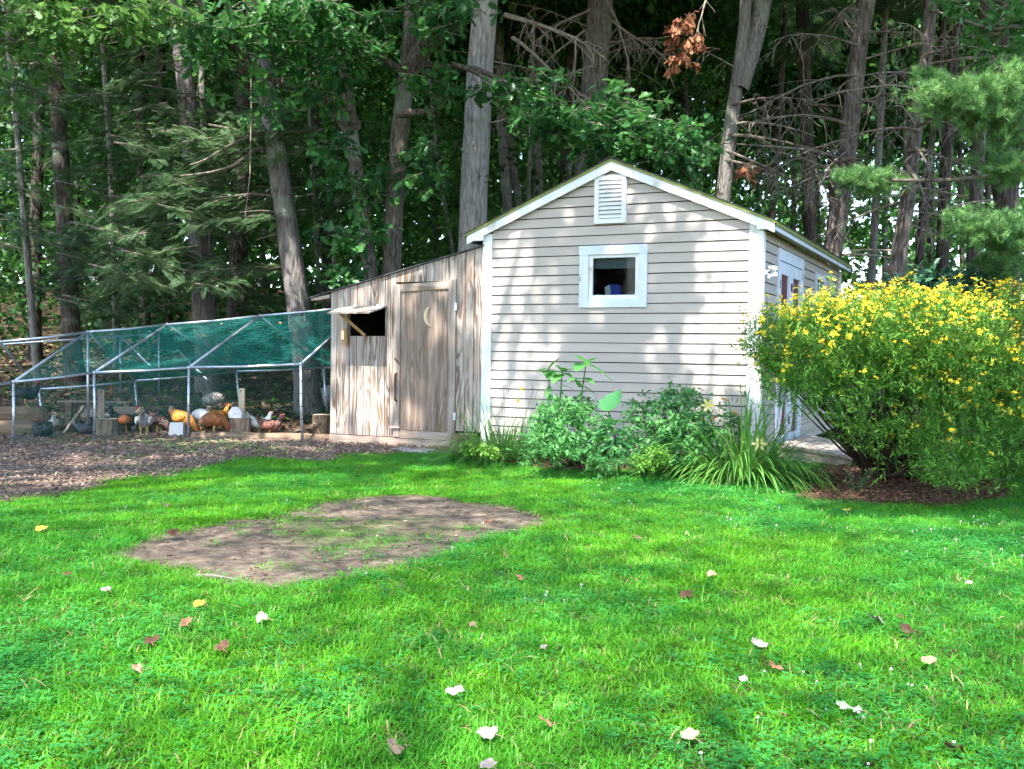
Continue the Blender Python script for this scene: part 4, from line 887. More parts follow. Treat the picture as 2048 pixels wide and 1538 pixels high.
# shared crowns high above (few of them show below the frame's top)
def crown_broad(seed, n=620, R=3.6, H=7.0):
    r = np.random.default_rng(seed); f = FO(); tv, tt = cluster(12, DIA, .26, .24, seed)
    u = r.normal(0, 1, (n, 3)); u /= np.linalg.norm(u, axis=1, keepdims=True); rad = r.uniform(.35, 1, n) ** .5
    P = u * rad[:, None] * [R, R, H / 2] + [0, 0, H / 2]
    f.add(tv, tt, rotm(n, .4), P, r.uniform(.8, 1.35, n), r.random(n) * .8); return f
def crown_conifer(seed, n=30, R=2.6, H=9.0, per=26):
    r = np.random.default_rng(seed); f = FO(); Ps, Ds = [], []
    for i in range(n):
        z = H * (i + .5) / n; L = R * (1 - .75 * z / H) * r.uniform(.7, 1.1); a = r.uniform(0, 2 * pi)
        for k in range(per):
            t = r.uniform(.25, 1.0); dr = np.array([cos(a), sin(a), -.12 - .25 * t]); sd = r.uniform(-.9, .9)
            Ps.append([cos(a) * L * t, sin(a) * L * t, z - .30 * t * t * L * .5]); Ds.append([cos(a + sd), sin(a + sd), -.25 + r.normal(0, .12)])
    Ps = np.array(Ps); f.add(FROND[0], FROND[1], dirm(np.array(Ds)), Ps, r.uniform(.5, .85, len(Ps)), r.random(len(Ps))); return f
CR = {'broad': [crown_broad(s).mesh('crown', M['bgleaf']) for s in (1, 2, 3)], 'conif': [crown_conifer(s).mesh('crown', M['hemlock']) for s in (4, 5)]}

def trunk_mesh(pts, rads, n, seed, ridge=.05):
    r_ = random.Random(seed); off = [r_.uniform(-ridge, ridge) for _ in range(n)]; a = MB(); m_ = len(pts); vs = []
    P = [Vector(p) for p in pts]
    for i in range(m_):
        t = (P[min(i + 1, m_ - 1)] - P[max(i - 1, 0)]).normalized(); x = t.cross(Vector((0, 1, 0))).normalized(); y = t.cross(x)
        for k in range(n):
            q_ = 2 * pi * k / n + i * .02; rr = rads[i] * (1 + off[k] + r_.uniform(-.025, .025)); vs.append(P[i] + x * (cos(q_) * rr) + y * (sin(q_) * rr))
    fs = [(i * n + k, i * n + (k + 1) % n, (i + 1) * n + (k + 1) % n, (i + 1) * n + k) for i in range(m_ - 1) for k in range(n)] + [tuple(range((m_ - 1) * n, m_ * n))]
    return a.add(vs, fs)
def curve(pts, step=.45):                      # smooth path through points
    P = [Vector(p) for p in pts]; out = []
    for i in range(len(P) - 1):
        p0 = P[max(i - 1, 0)]; p1 = P[i]; p2 = P[i + 1]; p3 = P[min(i + 2, len(P) - 1)]; k = max(2, int((p2 - p1).length / step))
        for j in range(k):
            t = j / k; out.append(.5 * ((2 * p1) + (-p0 + p2) * t + (2 * p0 - 5 * p1 + 4 * p2 - p3) * t * t + (-p0 + 3 * p1 - 3 * p2 + p3) * t ** 3))
    out.append(P[-1]); return out
def deadbranch(a, start, d, L, r, seed, twigs=9, droop=.25, sub=True):
    r_ = random.Random(seed); p = Vector(start); d = Vector(d).normalized(); pts = [p.copy()]; n = 7
    for i in range(n):
        d = (d + Vector((r_.uniform(-.13, .13), r_.uniform(-.13, .13), r_.uniform(-.10, .10) - droop / n))).normalized(); p = p + d * (L / n); pts.append(p.copy())
    a.tube(pts, [r * (1 - .80 * i / n) for i in range(n + 1)], 6, cap=False)
    if sub:
        for k in range(twigs):
            t = r_.uniform(.2, 1); i = min(n - 1, int(t * n)); q_ = pts[i].lerp(pts[i + 1], t * n - i); s_ = Vector((r_.uniform(-1, 1), r_.uniform(-1, 1), r_.uniform(-.8, .35))).normalized()
            dd = (d * .6 + s_).normalized(); l2 = L * r_.uniform(.12, .38); tp = [q_]
            for j in range(4):
                dd = (dd + Vector((r_.uniform(-.22, .22), r_.uniform(-.22, .22), r_.uniform(-.3, .08)))).normalized(); tp.append(tp[-1] + dd * l2 / 4)
            a.tube(tp, [r * .30, r * .26, r * .22, r * .16, r * .10], 4, cap=False)
            if r_.random() < .7:
                m0 = tp[2]; dd = (dd + Vector((r_.uniform(-.8, .8), r_.uniform(-.8, .8), r_.uniform(-.5, .3)))).normalized(); a.tube([m0, m0 + dd * l2 * .3, m0 + dd * l2 * .55 + Vector((0, 0, -.04))], [r * .18, r * .14, r * .08], 4, cap=False)
    return pts
NT = [0]
def tree(name, label, trace, d, wpx, bk, crown='broad', H=17, cbase=None, cat='tree', lean=0.0, group=None, n=14, csc=1.0, nbr=0, brz=(2, 8), dead=True):
    NT[0] += 1; seed = 100 + NT[0]
    W_ = wpx if hasattr(wpx, '__len__') else (wpx, wpx * .8)
    P = [Vector(at(x, y, d + lean * i)) for i, (x, y) in enumerate(trace)]
    w0 = W_[0] * d / F / 2; w1 = W_[-1] * d / F / 2
    g = float(hgt(P[0].x, P[0].y))
    if P[0].z > g + .05:
        dr = (P[1] - P[0]) / max(.3, (P[1].z - P[0].z)); f_ = P[0] - dr * (P[0].z - g); f_.z = float(hgt(f_.x, f_.y)) - .12; base = f_; P = [f_] + P
    else: P[0].z = g - .12; base = P[0]
    top = P[-1]; dr = (P[-1] - P[-2]).normalized(); dr = (dr + Vector((0, 0, .6))).normalized()
    if H > top.z: P += [top + dr * (H - top.z) * .5 / max(.4, dr.z), top + (dr + Vector((0, 0, .3))).normalized() * (H - top.z) / max(.4, dr.z)]
    pts = curve(P, .4); e = empty(name, base, 0, label, cat, group); off = Vector(base); ztop = pts[-1].z; zin = top.z
    rads = []
    for p in pts:
        t = (p.z - base.z) / max(.1, zin - base.z)
        r_ = w0 + (w1 - w0) * min(t, 1) if t < 1 else w1 * (1 - .75 * (p.z - zin) / max(.1, ztop - zin))
        r_ *= 1 + .45 * math.exp(-(p.z - base.z) / .28); rads.append(max(.012, r_))
    trunk_mesh([p - off for p in pts], rads, n, seed).build('trunk', BK[bk], e, smooth=True)
    if crown:
        me = random.Random(seed).choice(CR[crown]); c = link(bpy.data.objects.new('crown', me), e); zb = cbase if cbase else 8.6
        zb = max(zb, 7.5); i = min(range(len(pts)), key=lambda k: abs(pts[k].z - zb - 2)); c.location = Vector((pts[i].x, pts[i].y, zb)) - off
        c.rotation_euler = (0, 0, seed * 1.7); c.scale = (csc, csc, csc * max(.7, (H - zb) / 8))
    for k in range(nbr):
        r_ = random.Random(seed * 31 + k); i = min(range(len(pts)), key=lambda q_: abs(pts[q_].z - (brz[0] + (brz[1] - brz[0]) * (k + .5) / nbr))); a_ = r_.uniform(0, 2 * pi)
        b_ = MB(); deadbranch(b_, pts[i] - off, (cos(a_), sin(a_) * .7 - .15, r_.uniform(-.05, .35)), r_.uniform(.9, 2.2), r_.uniform(.014, .028), seed * 7 + k, 10, .35)
        b_.build('dead_branch', M['twig'], e)
    return e, off, pts, rads

# ------------------------------------------------------------------ the trees one can tell apart
tree('pine_tree', 'slim pale trunk at the far left edge of the wood', [(62, 600), (45, 400), (30, 200), (10, 20)], 20, (15, 12), 'pale', 'conif', nbr=3)
TB = tree('hemlock_tree', 'dark thick hemlock trunk above the left end of the run', [(145, 690), (130, 450), (115, 200), (100, 0)], 20.5, (38, 27), 'dark', 'conif', nbr=3)
tree('birch_tree', 'thin speckled pale trunk left of the sunlit hemlock boughs', [(230, 600), (223, 350), (212, 180), (203, 10)], 23, (13, 11), 'pale', 'broad')
TD = tree('hemlock_tree', 'grey hemlock trunk with sunlit patches above the run ridge', [(408, 640), (395, 450), (375, 200), (355, 0)], 20, (44, 32), 'grey', 'conif', nbr=2)
tree('hemlock_sapling', 'thin straight stem just right of the sunlit hemlock trunk', [(427, 640), (415, 400), (402, 120), (400, 0)], 21.5, (15, 11), 'pale', 'conif', H=13)
TE = tree('hemlock_tree', 'dark trunk behind the netting left of the big leaning trunk', [(472, 640), (478, 480), (488, 250), (500, 0)], 23, (40, 30), 'dark', 'conif', nbr=2)
TF = tree('leaning_pine', 'big grey leaning trunk rising behind the run beside the coop', [(617, 812), (600, 640), (570, 430), (537, 200), (515, 60), (503, -60)], 18, (50, 33), 'grey', 'conif', n=20, H=19)
TG = tree('oak_tree', 'crooked left stem of the oak pair behind the coop roof', [(744, 560), (722, 420), (702, 250), (688, 130), (660, 0)], 17, (34, 24), 'oak', 'broad', n=16, H=13, csc=.8)
TH = tree('oak_tree', 'forked right stem of the oak pair behind the coop roof', [(783, 545), (788, 420), (800, 260), (818, 110), (826, -20)], 17.2, (42, 32), 'oak', 'broad', n=18, H=15)
TI = tree('white_pine', 'tall pale sunlit pine trunk at the left corner of the shed roof', [(945, 495), (952, 300), (962, 120), (972, -10)], 18.5, (58, 50), 'sunlit_pine', 'broad', n=22, H=19, nbr=2, brz=(5, 7))
TK = tree('white_pine', 'broad grey pine trunk rising behind the shed ridge', [(1176, 350), (1186, 200), (1195, 80), (1202, -10)], 21, (58, 50), 'grey', 'broad', n=22, H=20, nbr=5, brz=(6, 10))
TM = tree('forked_tree', 'pale forked trunk right of the ridge above the shed roof', [(1446, 400), (1462, 250), (1484, 90), (1493, -10)], 18, (40, 22), 'pale', 'broad', n=18, H=17, nbr=4, brz=(4, 8))
TO = tree('pine_tree', 'brown pine trunk behind the back corner of the shed', [(1664, 510), (1688, 350), (1706, 200), (1722, 60), (1736, -10)], 17.5, (43, 31), 'brown', 'conif', n=18, H=18, nbr=9, brz=(3, 8), cbase=9)
TP = tree('pine_tree', 'slender brown pine trunk above the yellow bush', [(1788, 570), (1815, 400), (1832, 250), (1850, 120), (1864, -10)], 16.5, (35, 22), 'brown', 'conif', n=16, H=17, nbr=9, brz=(2.5, 7.5), cbase=9)
for (lb, tr, d, w, bk, cr) in [
    ('left of two slender pale stems between the tall pine and the ridge', [(1018, 450), (1006, 300), (1000, 150)], 24, (22, 18), 'pale', 'broad'),
    ('right of two slender pale stems between the tall pine and the ridge', [(1042, 440), (1025, 320), (1012, 190)], 25, (20, 15), 'pale', 'broad'),
    ('thin whitish sapling stem above the left roof slope', [(1056, 420), (1060, 300), (1064, 150)], 23, (10, 8), 'pale', 'broad'),
    ('mottled grey trunk above the middle of the left roof slope', [(1078, 400), (1072, 260), (1068, 100)], 25, (22, 19), 'pale', 'broad'),
    ('straight grey trunk close left of the broad ridge pine', [(1130, 385), (1134, 240), (1146, 60), (1150, 0)], 25, (26, 24), 'dark', 'broad'),
    ('dark trunk hidden partly by the broad ridge pine', [(1225, 380), (1230, 150), (1240, 0)], 28, (20, 18), 'dark', 'broad'),
    ('dark slim trunk left of the forked tree', [(1385, 380), (1370, 200), (1352, 0)], 27, (16, 13), 'dark', 'broad'),
    ('thin dark stem between the forked tree and the oak leaves', [(1335, 370), (1338, 200), (1330, 0)], 29, (12, 10), 'dark', 'broad'),
    ('dark straight pine above the middle of the right roof slope', [(1620, 470), (1612, 250), (1604, 0)], 23, (28, 24), 'dark', 'conif'),
    ('narrow dark trunk right of the forked tree', [(1545, 430), (1560, 200), (1572, 0)], 26, (14, 12), 'dark', 'conif'),
    ('thin grey stem between the two brown pines', [(1742, 575), (1752, 400), (1765, 150)], 21, (17, 13), 'pale', 'conif'),
    ('dark trunk just right of the slender brown pine', [(1835, 575), (1850, 380), (1880, 100)], 22, (20, 16), 'dark', 'conif'),
    ('dark trunk above the right part of the yellow bush', [(1885, 575), (1890, 380), (1905, 120)], 20, (28, 22), 'dark', 'conif'),
    ('brownish trunk below the pine tufts at the right', [(1945, 580), (1952, 400), (1965, 150)], 19, (30, 24), 'brown', 'conif'),
    ('thick dark trunk at the right edge behind the bush', [(2012, 590), (2006, 400), (2000, 150)], 18, (44, 36), 'dark', 'conif'),
    ('thin pale sapling left of the tall pine trunk', [(905, 500), (888, 400), (868, 250)], 22, (9, 7), 'pale', 'broad'),
    ('slim dark stem between the oak pair and the tall pine', [(868, 500), (872, 300), (880, 100)], 26, (14, 12), 'dark', 'broad'),
    ('dark trunk seen between the oak stems and the leaning pine', [(655, 560), (640, 350), (625, 100)], 25, (22, 18), 'dark', 'broad'),
    ('thin pale dead stem left of the oak pair', [(628, 400), (622, 300), (618, 210)], 22, (10, 7), 'pale', 'broad'),
    ('shaded trunk left of the grey hemlock', [(290, 640), (285, 400), (280, 150)], 26, (22, 18), 'dark', 'conif'),
    ('dark trunk right of the speckled birch', [(335, 640), (330, 400), (322, 100)], 28, (20, 17), 'dark', 'conif'),
    ('dark trunk behind the far left run frame', [(70, 680), (72, 450), (80, 150)], 24, (26, 22), 'dark', 'conif')]:
    tree('woodland_tree', lb, tr, d, w, bk, cr, n=10, H=16, nbr=2 if w[0] > 15 else 0, brz=(3, 8), group='trunks in the shade of the wood')
# deeper trunks
k = 0
BGX = [-9, 160, 245, 318, 445, 525, 590, 668, 716, 842, 915, 1012, 1095, 1160, 1270, 1300, 1412, 1430, 1515, 1585, 1640, 1668, 1770, 1808, 1862, 1925, 1978, 2035]
DEEP = ['thin trunk in the gap left of the far left pale pine', 'thin dark trunk between the thick hemlock and the speckled birch', 'thin trunk just right of the speckled birch', 'thin trunk left of the grey sunlit hemlock, deep in shade', 'thin trunk between the grey hemlock and the dark trunk', 'thin trunk hidden behind the big leaning pine top', 'thin trunk right of the leaning pine middle', 'thin trunk left of the crooked oak stem', 'thin trunk between the two oak stems', 'thin trunk close right of the forked oak stem', 'thin trunk touching the left side of the tall sunlit pine', 'thin trunk right beside the tall sunlit pine', 'thin trunk above the upper part of the left roof slope', 'thin trunk left beside the broad ridge pine', 'thin trunk behind the oak leaves right of the ridge', 'second thin trunk behind the oak leaves right of the ridge', 'thin trunk behind the hanging dead leaves', 'thin trunk just left of the forked tree', 'thin trunk just right of the forked tree', 'thin trunk above the middle of the right roof slope', 'thin trunk right of the dark roof slope pine', 'thin trunk behind the brown pine at the shed corner', 'thin trunk midway between the two brown pines', 'thin trunk behind the slender brown pine foot', 'thin trunk behind the dark pine above the bush', 'thin trunk left of the brownish trunk at the right', 'thin trunk between the brownish trunk and the edge trunk', 'thin trunk cut by the right frame edge']
for px in BGX:
    d = 29 + (k * 7.3) % 15; k += 1
    tree('woodland_tree', DEEP[k - 1], [(px, 560), (px + random.uniform(-8, 12), 300), (px + random.uniform(-14, 22), 0)], d, (random.uniform(9, 17), 8), random.choice(('dark', 'dark', 'brown', 'pale')),
         random.choice(('broad', 'conif')), n=8, H=18, csc=1.15, cbase=8.5, group='thin trunks deep in the wood')

# forked second leader of the forked tree, limbs of the oak pair, side limbs of the leaning pine
e, off, pts, rads = TM
p0 = Vector(at(1478, 180, 18)); f = curve([p0, Vector(at(1500, 110, 18.1)), Vector(at(1520, 30, 18.2)), Vector(at(1535, -80, 18.3))], .25)
trunk_mesh([p - off for p in f], [.17 - .002 * i for i in range(len(f))], 12, 5).build('fork', BK['pale'], e, smooth=True)
e, off, pts, rads = TH
def limb(e, off, trace, d0, d1, r0, r1, name='limb', mat=None, n=10):
    P = [Vector(at(x, y, d0 + (d1 - d0) * i / (len(trace) - 1))) for i, (x, y) in enumerate(trace)]; c = curve(P, .22)
    trunk_mesh([p - off for p in c], [r0 + (r1 - r0) * i / (len(c) - 1) for i in range(len(c))], n, int(trace[0][0])).build(name, mat or BK['oak'], e, smooth=True); return c
limb(e, off, [(812, 150), (848, 95), (890, 60), (930, 20), (955, -40)], 17.2, 16.2, .17, .11)
limb(e, off, [(805, 118), (880, 133), (950, 138), (1010, 165), (1080, 205), (1180, 240), (1290, 285)], 17.2, 16.4, .06, .02, mat=M['limb'])
limb(e, off, [(905, 128), (940, 140), (975, 160), (1020, 190)], 17.0, 16.4, .045, .02, mat=M['limb'])
limb(e, off, [(795, 228), (815, 226), (868, 222)], 17.1, 16.9, .085, .05, 'broken_stub')
limb(e, off, [(800, 140), (785, 130), (760, 110), (700, 60), (640, 20)], 17.1, 15.8, .07, .03)
e, off, pts, rads = TG
limb(e, off, [(712, 255), (690, 215), (650, 195), (600, 178), (530, 150), (470, 95), (420, 40), (385, -20)], 17, 14.8, .10, .045)
limb(e, off, [(715, 300), (680, 240), (655, 205)], 17, 16.6, .08, .04)
e, off, pts, rads = TF
for (tr, d1, r0) in (([(545, 293), (510, 300), (470, 330), (420, 345), (360, 352)], 17.2, .045), ([(552, 245), (520, 268), (470, 285), (410, 320), (380, 330)], 17.2, .04), ([(535, 240), (522, 255), (512, 270)], 17.6, .03),
                     ([(548, 394), (510, 388), (470, 392), (430, 395)], 17.3, .035), ([(556, 425), (520, 422), (480, 425)], 17.4, .03), ([(550, 470), (530, 475), (512, 480)], 17.5, .025), ([(520, 190), (560, 200), (575, 218), (615, 222)], 17.6, .022)):
    limb(e, off, tr, 18, d1, r0, r0 * .35, 'dead_limb', M['limb'], 8)
b_ = MB(); b_.tube([V_(at(500, 40, 16.5)) - off, V_(at(503, 200, 16.5)) - off, V_(at(500, 350, 16.5)) - off, V_(at(490, 435, 16.5)) - off], [.012, .012, .01, .006], 6); b_.build('hanging_vine', M['twig'], e)
# bare pale branches between the tall pine and the ridge pine
e, off, pts, rads = TK
for k, (a_, b_2, r0) in enumerate((((1010, 30), (1180, 95), .05), ((1025, 75), (1160, 165), .04), ((990, 210), (1100, 225), .03), ((1180, 20), (1075, 60), .03), ((1210, 30), (1330, 110), .035), ((1200, 90), (1300, 60), .025), ((1195, 130), (1100, 160), .03), ((1215, 5), (1290, 160), .03), ((1170, 60), (1060, 120), .025), ((1205, 40), (1250, 190), .02))):
    s_ = Vector(at(*a_, 18.4 if k < 3 else 20.6)); t_ = Vector(at(*b_2, 17.6 if k < 3 else 19.2)); b_ = MB(); deadbranch(b_, s_ - off, t_ - s_, (t_ - s_).length * 1.1, r0, 900 + k, 18, .2); b_.build('dead_branch', M['twig'], e)
# dead lower boughs of the two brown pines and the forked tree
def boughs(T, spec, mat, seed0, tw=14, droop=.5):
    e, off, pts, rads = T
    for k, (a_, b_2, da, db, r0) in enumerate(spec):
        s_ = Vector(at(*a_, da)); t_ = Vector(at(*b_2, db)); b_ = MB(); deadbranch(b_, s_ - off, t_ - s_ + Vector((0, 0, .15)), (t_ - s_).length * 1.15, r0, seed0 + k, tw, droop); b_.build('dead_branch', mat, e)
boughs(TO, [((1690, 340), (1560, 345), 17.4, 16.6, .028), ((1692, 320), (1500, 260), 17.4, 16.4, .03), ((1700, 250), (1500, 200), 17.4, 16.5, .03), ((1710, 150), (1520, 140), 17.4, 16.3, .025), ((1716, 90), (1560, 60), 17.4, 16.4, .022),
            ((1695, 300), (1640, 380), 17.4, 16.2, .022), ((1705, 210), (1830, 170), 17.4, 16.6, .024), ((1718, 70), (1850, 55), 17.4, 16.5, .024), ((1690, 280), (1580, 300), 17.4, 16.1, .024), ((1720, 20), (1640, 10), 17.4, 16.2, .02)], M['limb'], 300, 19, .35)
boughs(TP, [((1820, 360), (1760, 330), 16.4, 15.4, .025), ((1815, 300), (1950, 300), 16.4, 15.3, .035), ((1812, 330), (1890, 400), 16.4, 15.2, .04), ((1835, 250), (1940, 250), 16.4, 15.2, .03), ((1845, 150), (1700, 160), 16.4, 15.6, .025),
            ((1840, 200), (1960, 180), 16.4, 15.6, .022), ((1850, 110), (1980, 90), 16.4, 15.5, .022), ((1838, 260), (1740, 270), 16.4, 15.6, .026), ((1860, 20), (1990, 50), 16.4, 15.0, .025), ((1822, 290), (1880, 345), 16.4, 15.0, .025)], M['limb'], 340, 19, .35)
boughs(TM, [((1455, 270), (1700, 285), 17.9, 17.0, .03), ((1450, 320), (1620, 330), 17.9, 16.8, .025), ((1465, 210), (1620, 170), 17.9, 17.0, .025), ((1452, 300), (1660, 370), 17.9, 16.7, .025)], M['limb'], 380, 24, .5)

# ------------------------------------------------------------------ foliage seen in the frame
def blobs(spec, seed):                          # spec: px,py,depth,rx_px,ry_px,rdepth,n  -> points
    r = np.random.default_rng(seed); out = []
    for (px, py, d, rx, ry, rd_, n) in spec:
        c = at(px, py, d); k = d / F; u = r.normal(0, 1, (n, 3)); u /= np.linalg.norm(u, axis=1, keepdims=True); u *= r.uniform(.15, 1, n)[:, None] ** .5
        out.append(c + u * [rx * k, rd_, ry * k])
    return np.concatenate(out)
def sprayed(e, off, P, leaf, per, spread, size, mat, name, seed, droop=.35, tlo=0, thi=1, twigs=True):
    r = np.random.default_rng(seed); n = len(P); f = FO(); ax = r.normal(0, 1, (n, 3)) * [1, 1, .35]; ax /= np.linalg.norm(ax, axis=1, keepdims=True)
    C_ = np.repeat(P, per, 0); A_ = np.repeat(ax, per, 0); t = r.uniform(-.2, 1, (n * per, 1)); T_ = C_ + A_ * t * spread + r.normal(0, spread * .16, (n * per, 3))
    D_ = A_ * .6 + r.normal(0, .65, (n * per, 3)); D_[:, 2] -= droop; tint = np.clip(np.repeat(r.uniform(tlo, thi, n), per) + r.normal(0, .12, n * per), 0, 1)
    f.add(leaf[0], leaf[1], dirm(D_, r.normal(0, .55, n * per)), T_ - np.array(off), r.uniform(.7, 1.2, n * per) * size, tint); o = f.build(name, mat, e)
    if twigs:
        g_ = FO(); Q = P + ax * spread; ribbon(g_, P - ax * spread * .5 - np.array(off), Q - np.array(off), .007); g_.build('twigs', M['twig'], e, kind='stuff')
    return o
e, off, pts, rads = TG
sprayed(e, off, blobs([(450, 40, 15.0, 130, 55, .9, 50), (560, 90, 15.4, 110, 80, .9, 55), (640, 130, 16, 70, 100, .8, 45), (520, 200, 15.6, 70, 50, .6, 18), (400, 110, 15.2, 50, 30, .5, 14), (660, 330, 16.5, 45, 70, .5, 20), (705, 470, 16.4, 60, 28, .4, 16), (680, 560, 16.6, 55, 30, .4, 12), (745, 370, 16.6, 30, 70, .4, 12), (600, 40, 15.2, 90, 50, .8, 40)], 21), OAK, 9, .28, .17, M['oakleaf'], 'leaves', 31)
e, off, pts, rads = TH
sprayed(e, off, blobs([(720, 60, 15.8, 90, 70, .8, 45), (860, 60, 16.0, 70, 55, .8, 22), (900, 20, 15.8, 90, 35, .7, 32), (860, 170, 16.2, 60, 45, .6, 18), (850, 330, 16.6, 60, 80, .7, 22), (1000, 185, 15.8, 70, 28, .5, 18), (1100, 235, 15.6, 80, 40, .6, 40),
       (1210, 265, 15.4, 90, 55, .8, 75), (1310, 290, 15.2, 95, 52, .9, 90), (1370, 310, 15.2, 45, 45, .7, 40), (1080, 175, 15.8, 50, 25, .4, 12), (1250, 220, 15.6, 60, 30, .6, 22), (1270, 330, 15.6, 90, 25, .5, 30)], 22), OAK, 9, .30, .17, M['oakleaf'], 'leaves', 32, tlo=0, thi=.8)
# maple and oak boughs that reach in from outside the frame
def outside(name, label, base, H, reach, mat, leaf, spec, seed, per, spread, size, bk, crown, tlo=0, thi=1, cz=9):
    b = Vector((base[0], base[1], float(hgt(*base)))); e = empty(name, b, 0, label, 'tree'); top = b + Vector((.3, .2, H))
    c = curve([b - Vector((0, 0, .1)), b + Vector((.1, 0, H * .4)), top], .5)
    trunk_mesh([p - b for p in c], [.24 * (1 - .75 * i / len(c)) for i in range(len(c))], 14, seed).build('trunk', BK[bk], e, smooth=True)
    for k, tr in enumerate(reach):
        P = [b + Vector((.1, 0, 0)) + Vector((0, 0, tr[0]))] + [Vector(at(*q_)) for q_ in tr[1:]]; cc = curve(P, .3)
        trunk_mesh([p - b for p in cc], [.07 * (1 - .8 * i / len(cc)) for i in range(len(cc))], 8, seed + k).build('limb', M['limb'], e, smooth=True)
    P = blobs(spec, seed)
    if leaf == 'pine': pinetufts(e, b, P, seed, size)
    else: sprayed(e, b, P, leaf, per, spread, size, mat, 'leaves', seed, .35, tlo, thi)
    if crown:
        o = link(bpy.data.objects.new('crown', random.choice(CR[crown])), e); o.location = (0, 0, cz)
    return e
def pinetufts(e, off, P, seed, size):
    r = np.random.default_rng(seed); n = len(P); f = FO(); C_ = P.mean(0)
    per = 9; ax = r.normal(0, 1, (n, 3)) * [1, 1, .3]; ax /= np.linalg.norm(ax, axis=1, keepdims=True)
    for k in range(3):
        m_ = n * per // 3; ii = r.integers(0, n, m_); D_ = ax[ii] * .5 + r.normal(0, .55, (m_, 3)); D_[:, 2] += .25
        T_ = P[ii] + r.normal(0, .09, (m_, 3)) * [1, 1, .6]
        f.add(TUFT_T[k][0], TUFT_T[k][1], dirm(D_, r.uniform(0, 6, m_)), T_ - np.array(off), r.uniform(.8, 1.2, m_) * size, r.random(m_))
    f.build('needles', M['pine'], e); g_ = FO(); ribbon(g_, P - ax * .12 - np.array(off), P + ax * .12 - np.array(off), .009); g_.build('twigs', M['twig'], e, kind='stuff')
outside('maple_tree', 'maple bough with bright leaves hanging into the top left corner', (-9.2, 10.5), 9, [(4.2, (-60, 90, 11.5), (120, 70, 12), (260, 40, 12.4)), (4.6, (-40, 30, 11.5), (150, 20, 12), (330, 10, 12.5))], M['mapleleaf'], OAK,
        [(40, 100, 11.6, 60, 40, .5, 22), (120, 60, 11.8, 80, 40, .5, 34), (220, 45, 12.2, 70, 40, .5, 26), (310, 25, 12.4, 60, 28, .5, 16), (30, 30, 11.6, 60, 40, .5, 18), (20, 180, 11.8, 35, 40, .4, 8)], 41, 9, .26, .15, 'dark', None)
outside('white_pine', 'white pine with bright needle tufts at the right edge', (8.4, 13.2), 13, [(4.6, (2090, 240, 12.8), (1980, 215, 12.6), (1890, 190, 12.4)), (3.1, (2080, 470, 12.8), (1990, 470, 12.6), (1930, 455, 12.4)), (3.6, (2070, 350, 13.2), (1900, 360, 13.6), (1750, 360, 14.2)), (4.0, (2080, 330, 12.8), (2010, 325, 12.6))],
        M['pine'], 'pine', [(1950, 215, 12.4, 85, 42, .5, 60), (2020, 190, 12.4, 50, 45, .5, 40), (1900, 190, 12.4, 40, 25, .3, 18), (1985, 460, 12.4, 70, 28, .4, 44), (1930, 445, 12.3, 25, 20, .3, 12), (2035, 480, 12.4, 30, 40, .4, 20), (1750, 365, 14.2, 55, 18, .3, 26), (1705, 352, 14.4, 22, 12, .2, 8), (2010, 330, 12.6, 50, 32, .4, 26), (2030, 270, 12.6, 40, 25, .4, 18), (1860, 170, 13, 30, 20, .3, 8), (2000, 545, 13, 50, 25, .4, 16)], 43, 5, .2, .105, 'brown', 'conif', cz=8.5)
outside('young_oak', 'oak bough with pale twigs in the top right corner', (9.8, 15), 11, [(5.2, (2100, 60, 13.4), (1990, 60, 13.2), (1930, 40, 13)), (5.4, (2100, 10, 13.4), (1960, 0, 13.2), (1860, -20, 13))], M['oakleaf'], OAK,
        [(2010, 60, 13.1, 50, 40, .4, 22), (1990, 110, 13.1, 45, 25, .3, 10), (2035, 20, 13.1, 40, 30, .4, 12), (1930, 10, 13.2, 50, 14, .3, 8)], 44, 8, .24, .15, 'dark', 'broad', .4, 1, cz=7.8)
# hanging dead oak leaves
e, off, pts, rads = TM
sprayed(e, off, blobs([(1370, 70, 16.6, 26, 40, .2, 18), (1362, 118, 16.6, 20, 18, .15, 7), (1390, 90, 16.6, 14, 20, .1, 4), (1375, 40, 16.6, 16, 14, .1, 4)], 51), OAK, 9, .16, .13, M['deadleaf'], 'dead_leaves', 51, droop=1.6)
sprayed(e, off, blobs([(1500, 345, 16.9, 22, 10, .1, 4), (1488, 335, 16.9, 10, 10, .1, 2)], 52), OAK, 7, .14, .12, M['deadleaf'], 'dead_leaves', 52, droop=1.6)
b_ = MB(); deadbranch(b_, V_(at(1420, -20, 16.8)) - off, V_(at(1370, 60, 16.6)) - V_(at(1420, -20, 16.8)), .9, .02, 77, 8, .3); b_.build('dead_branch', M['twig'], e)
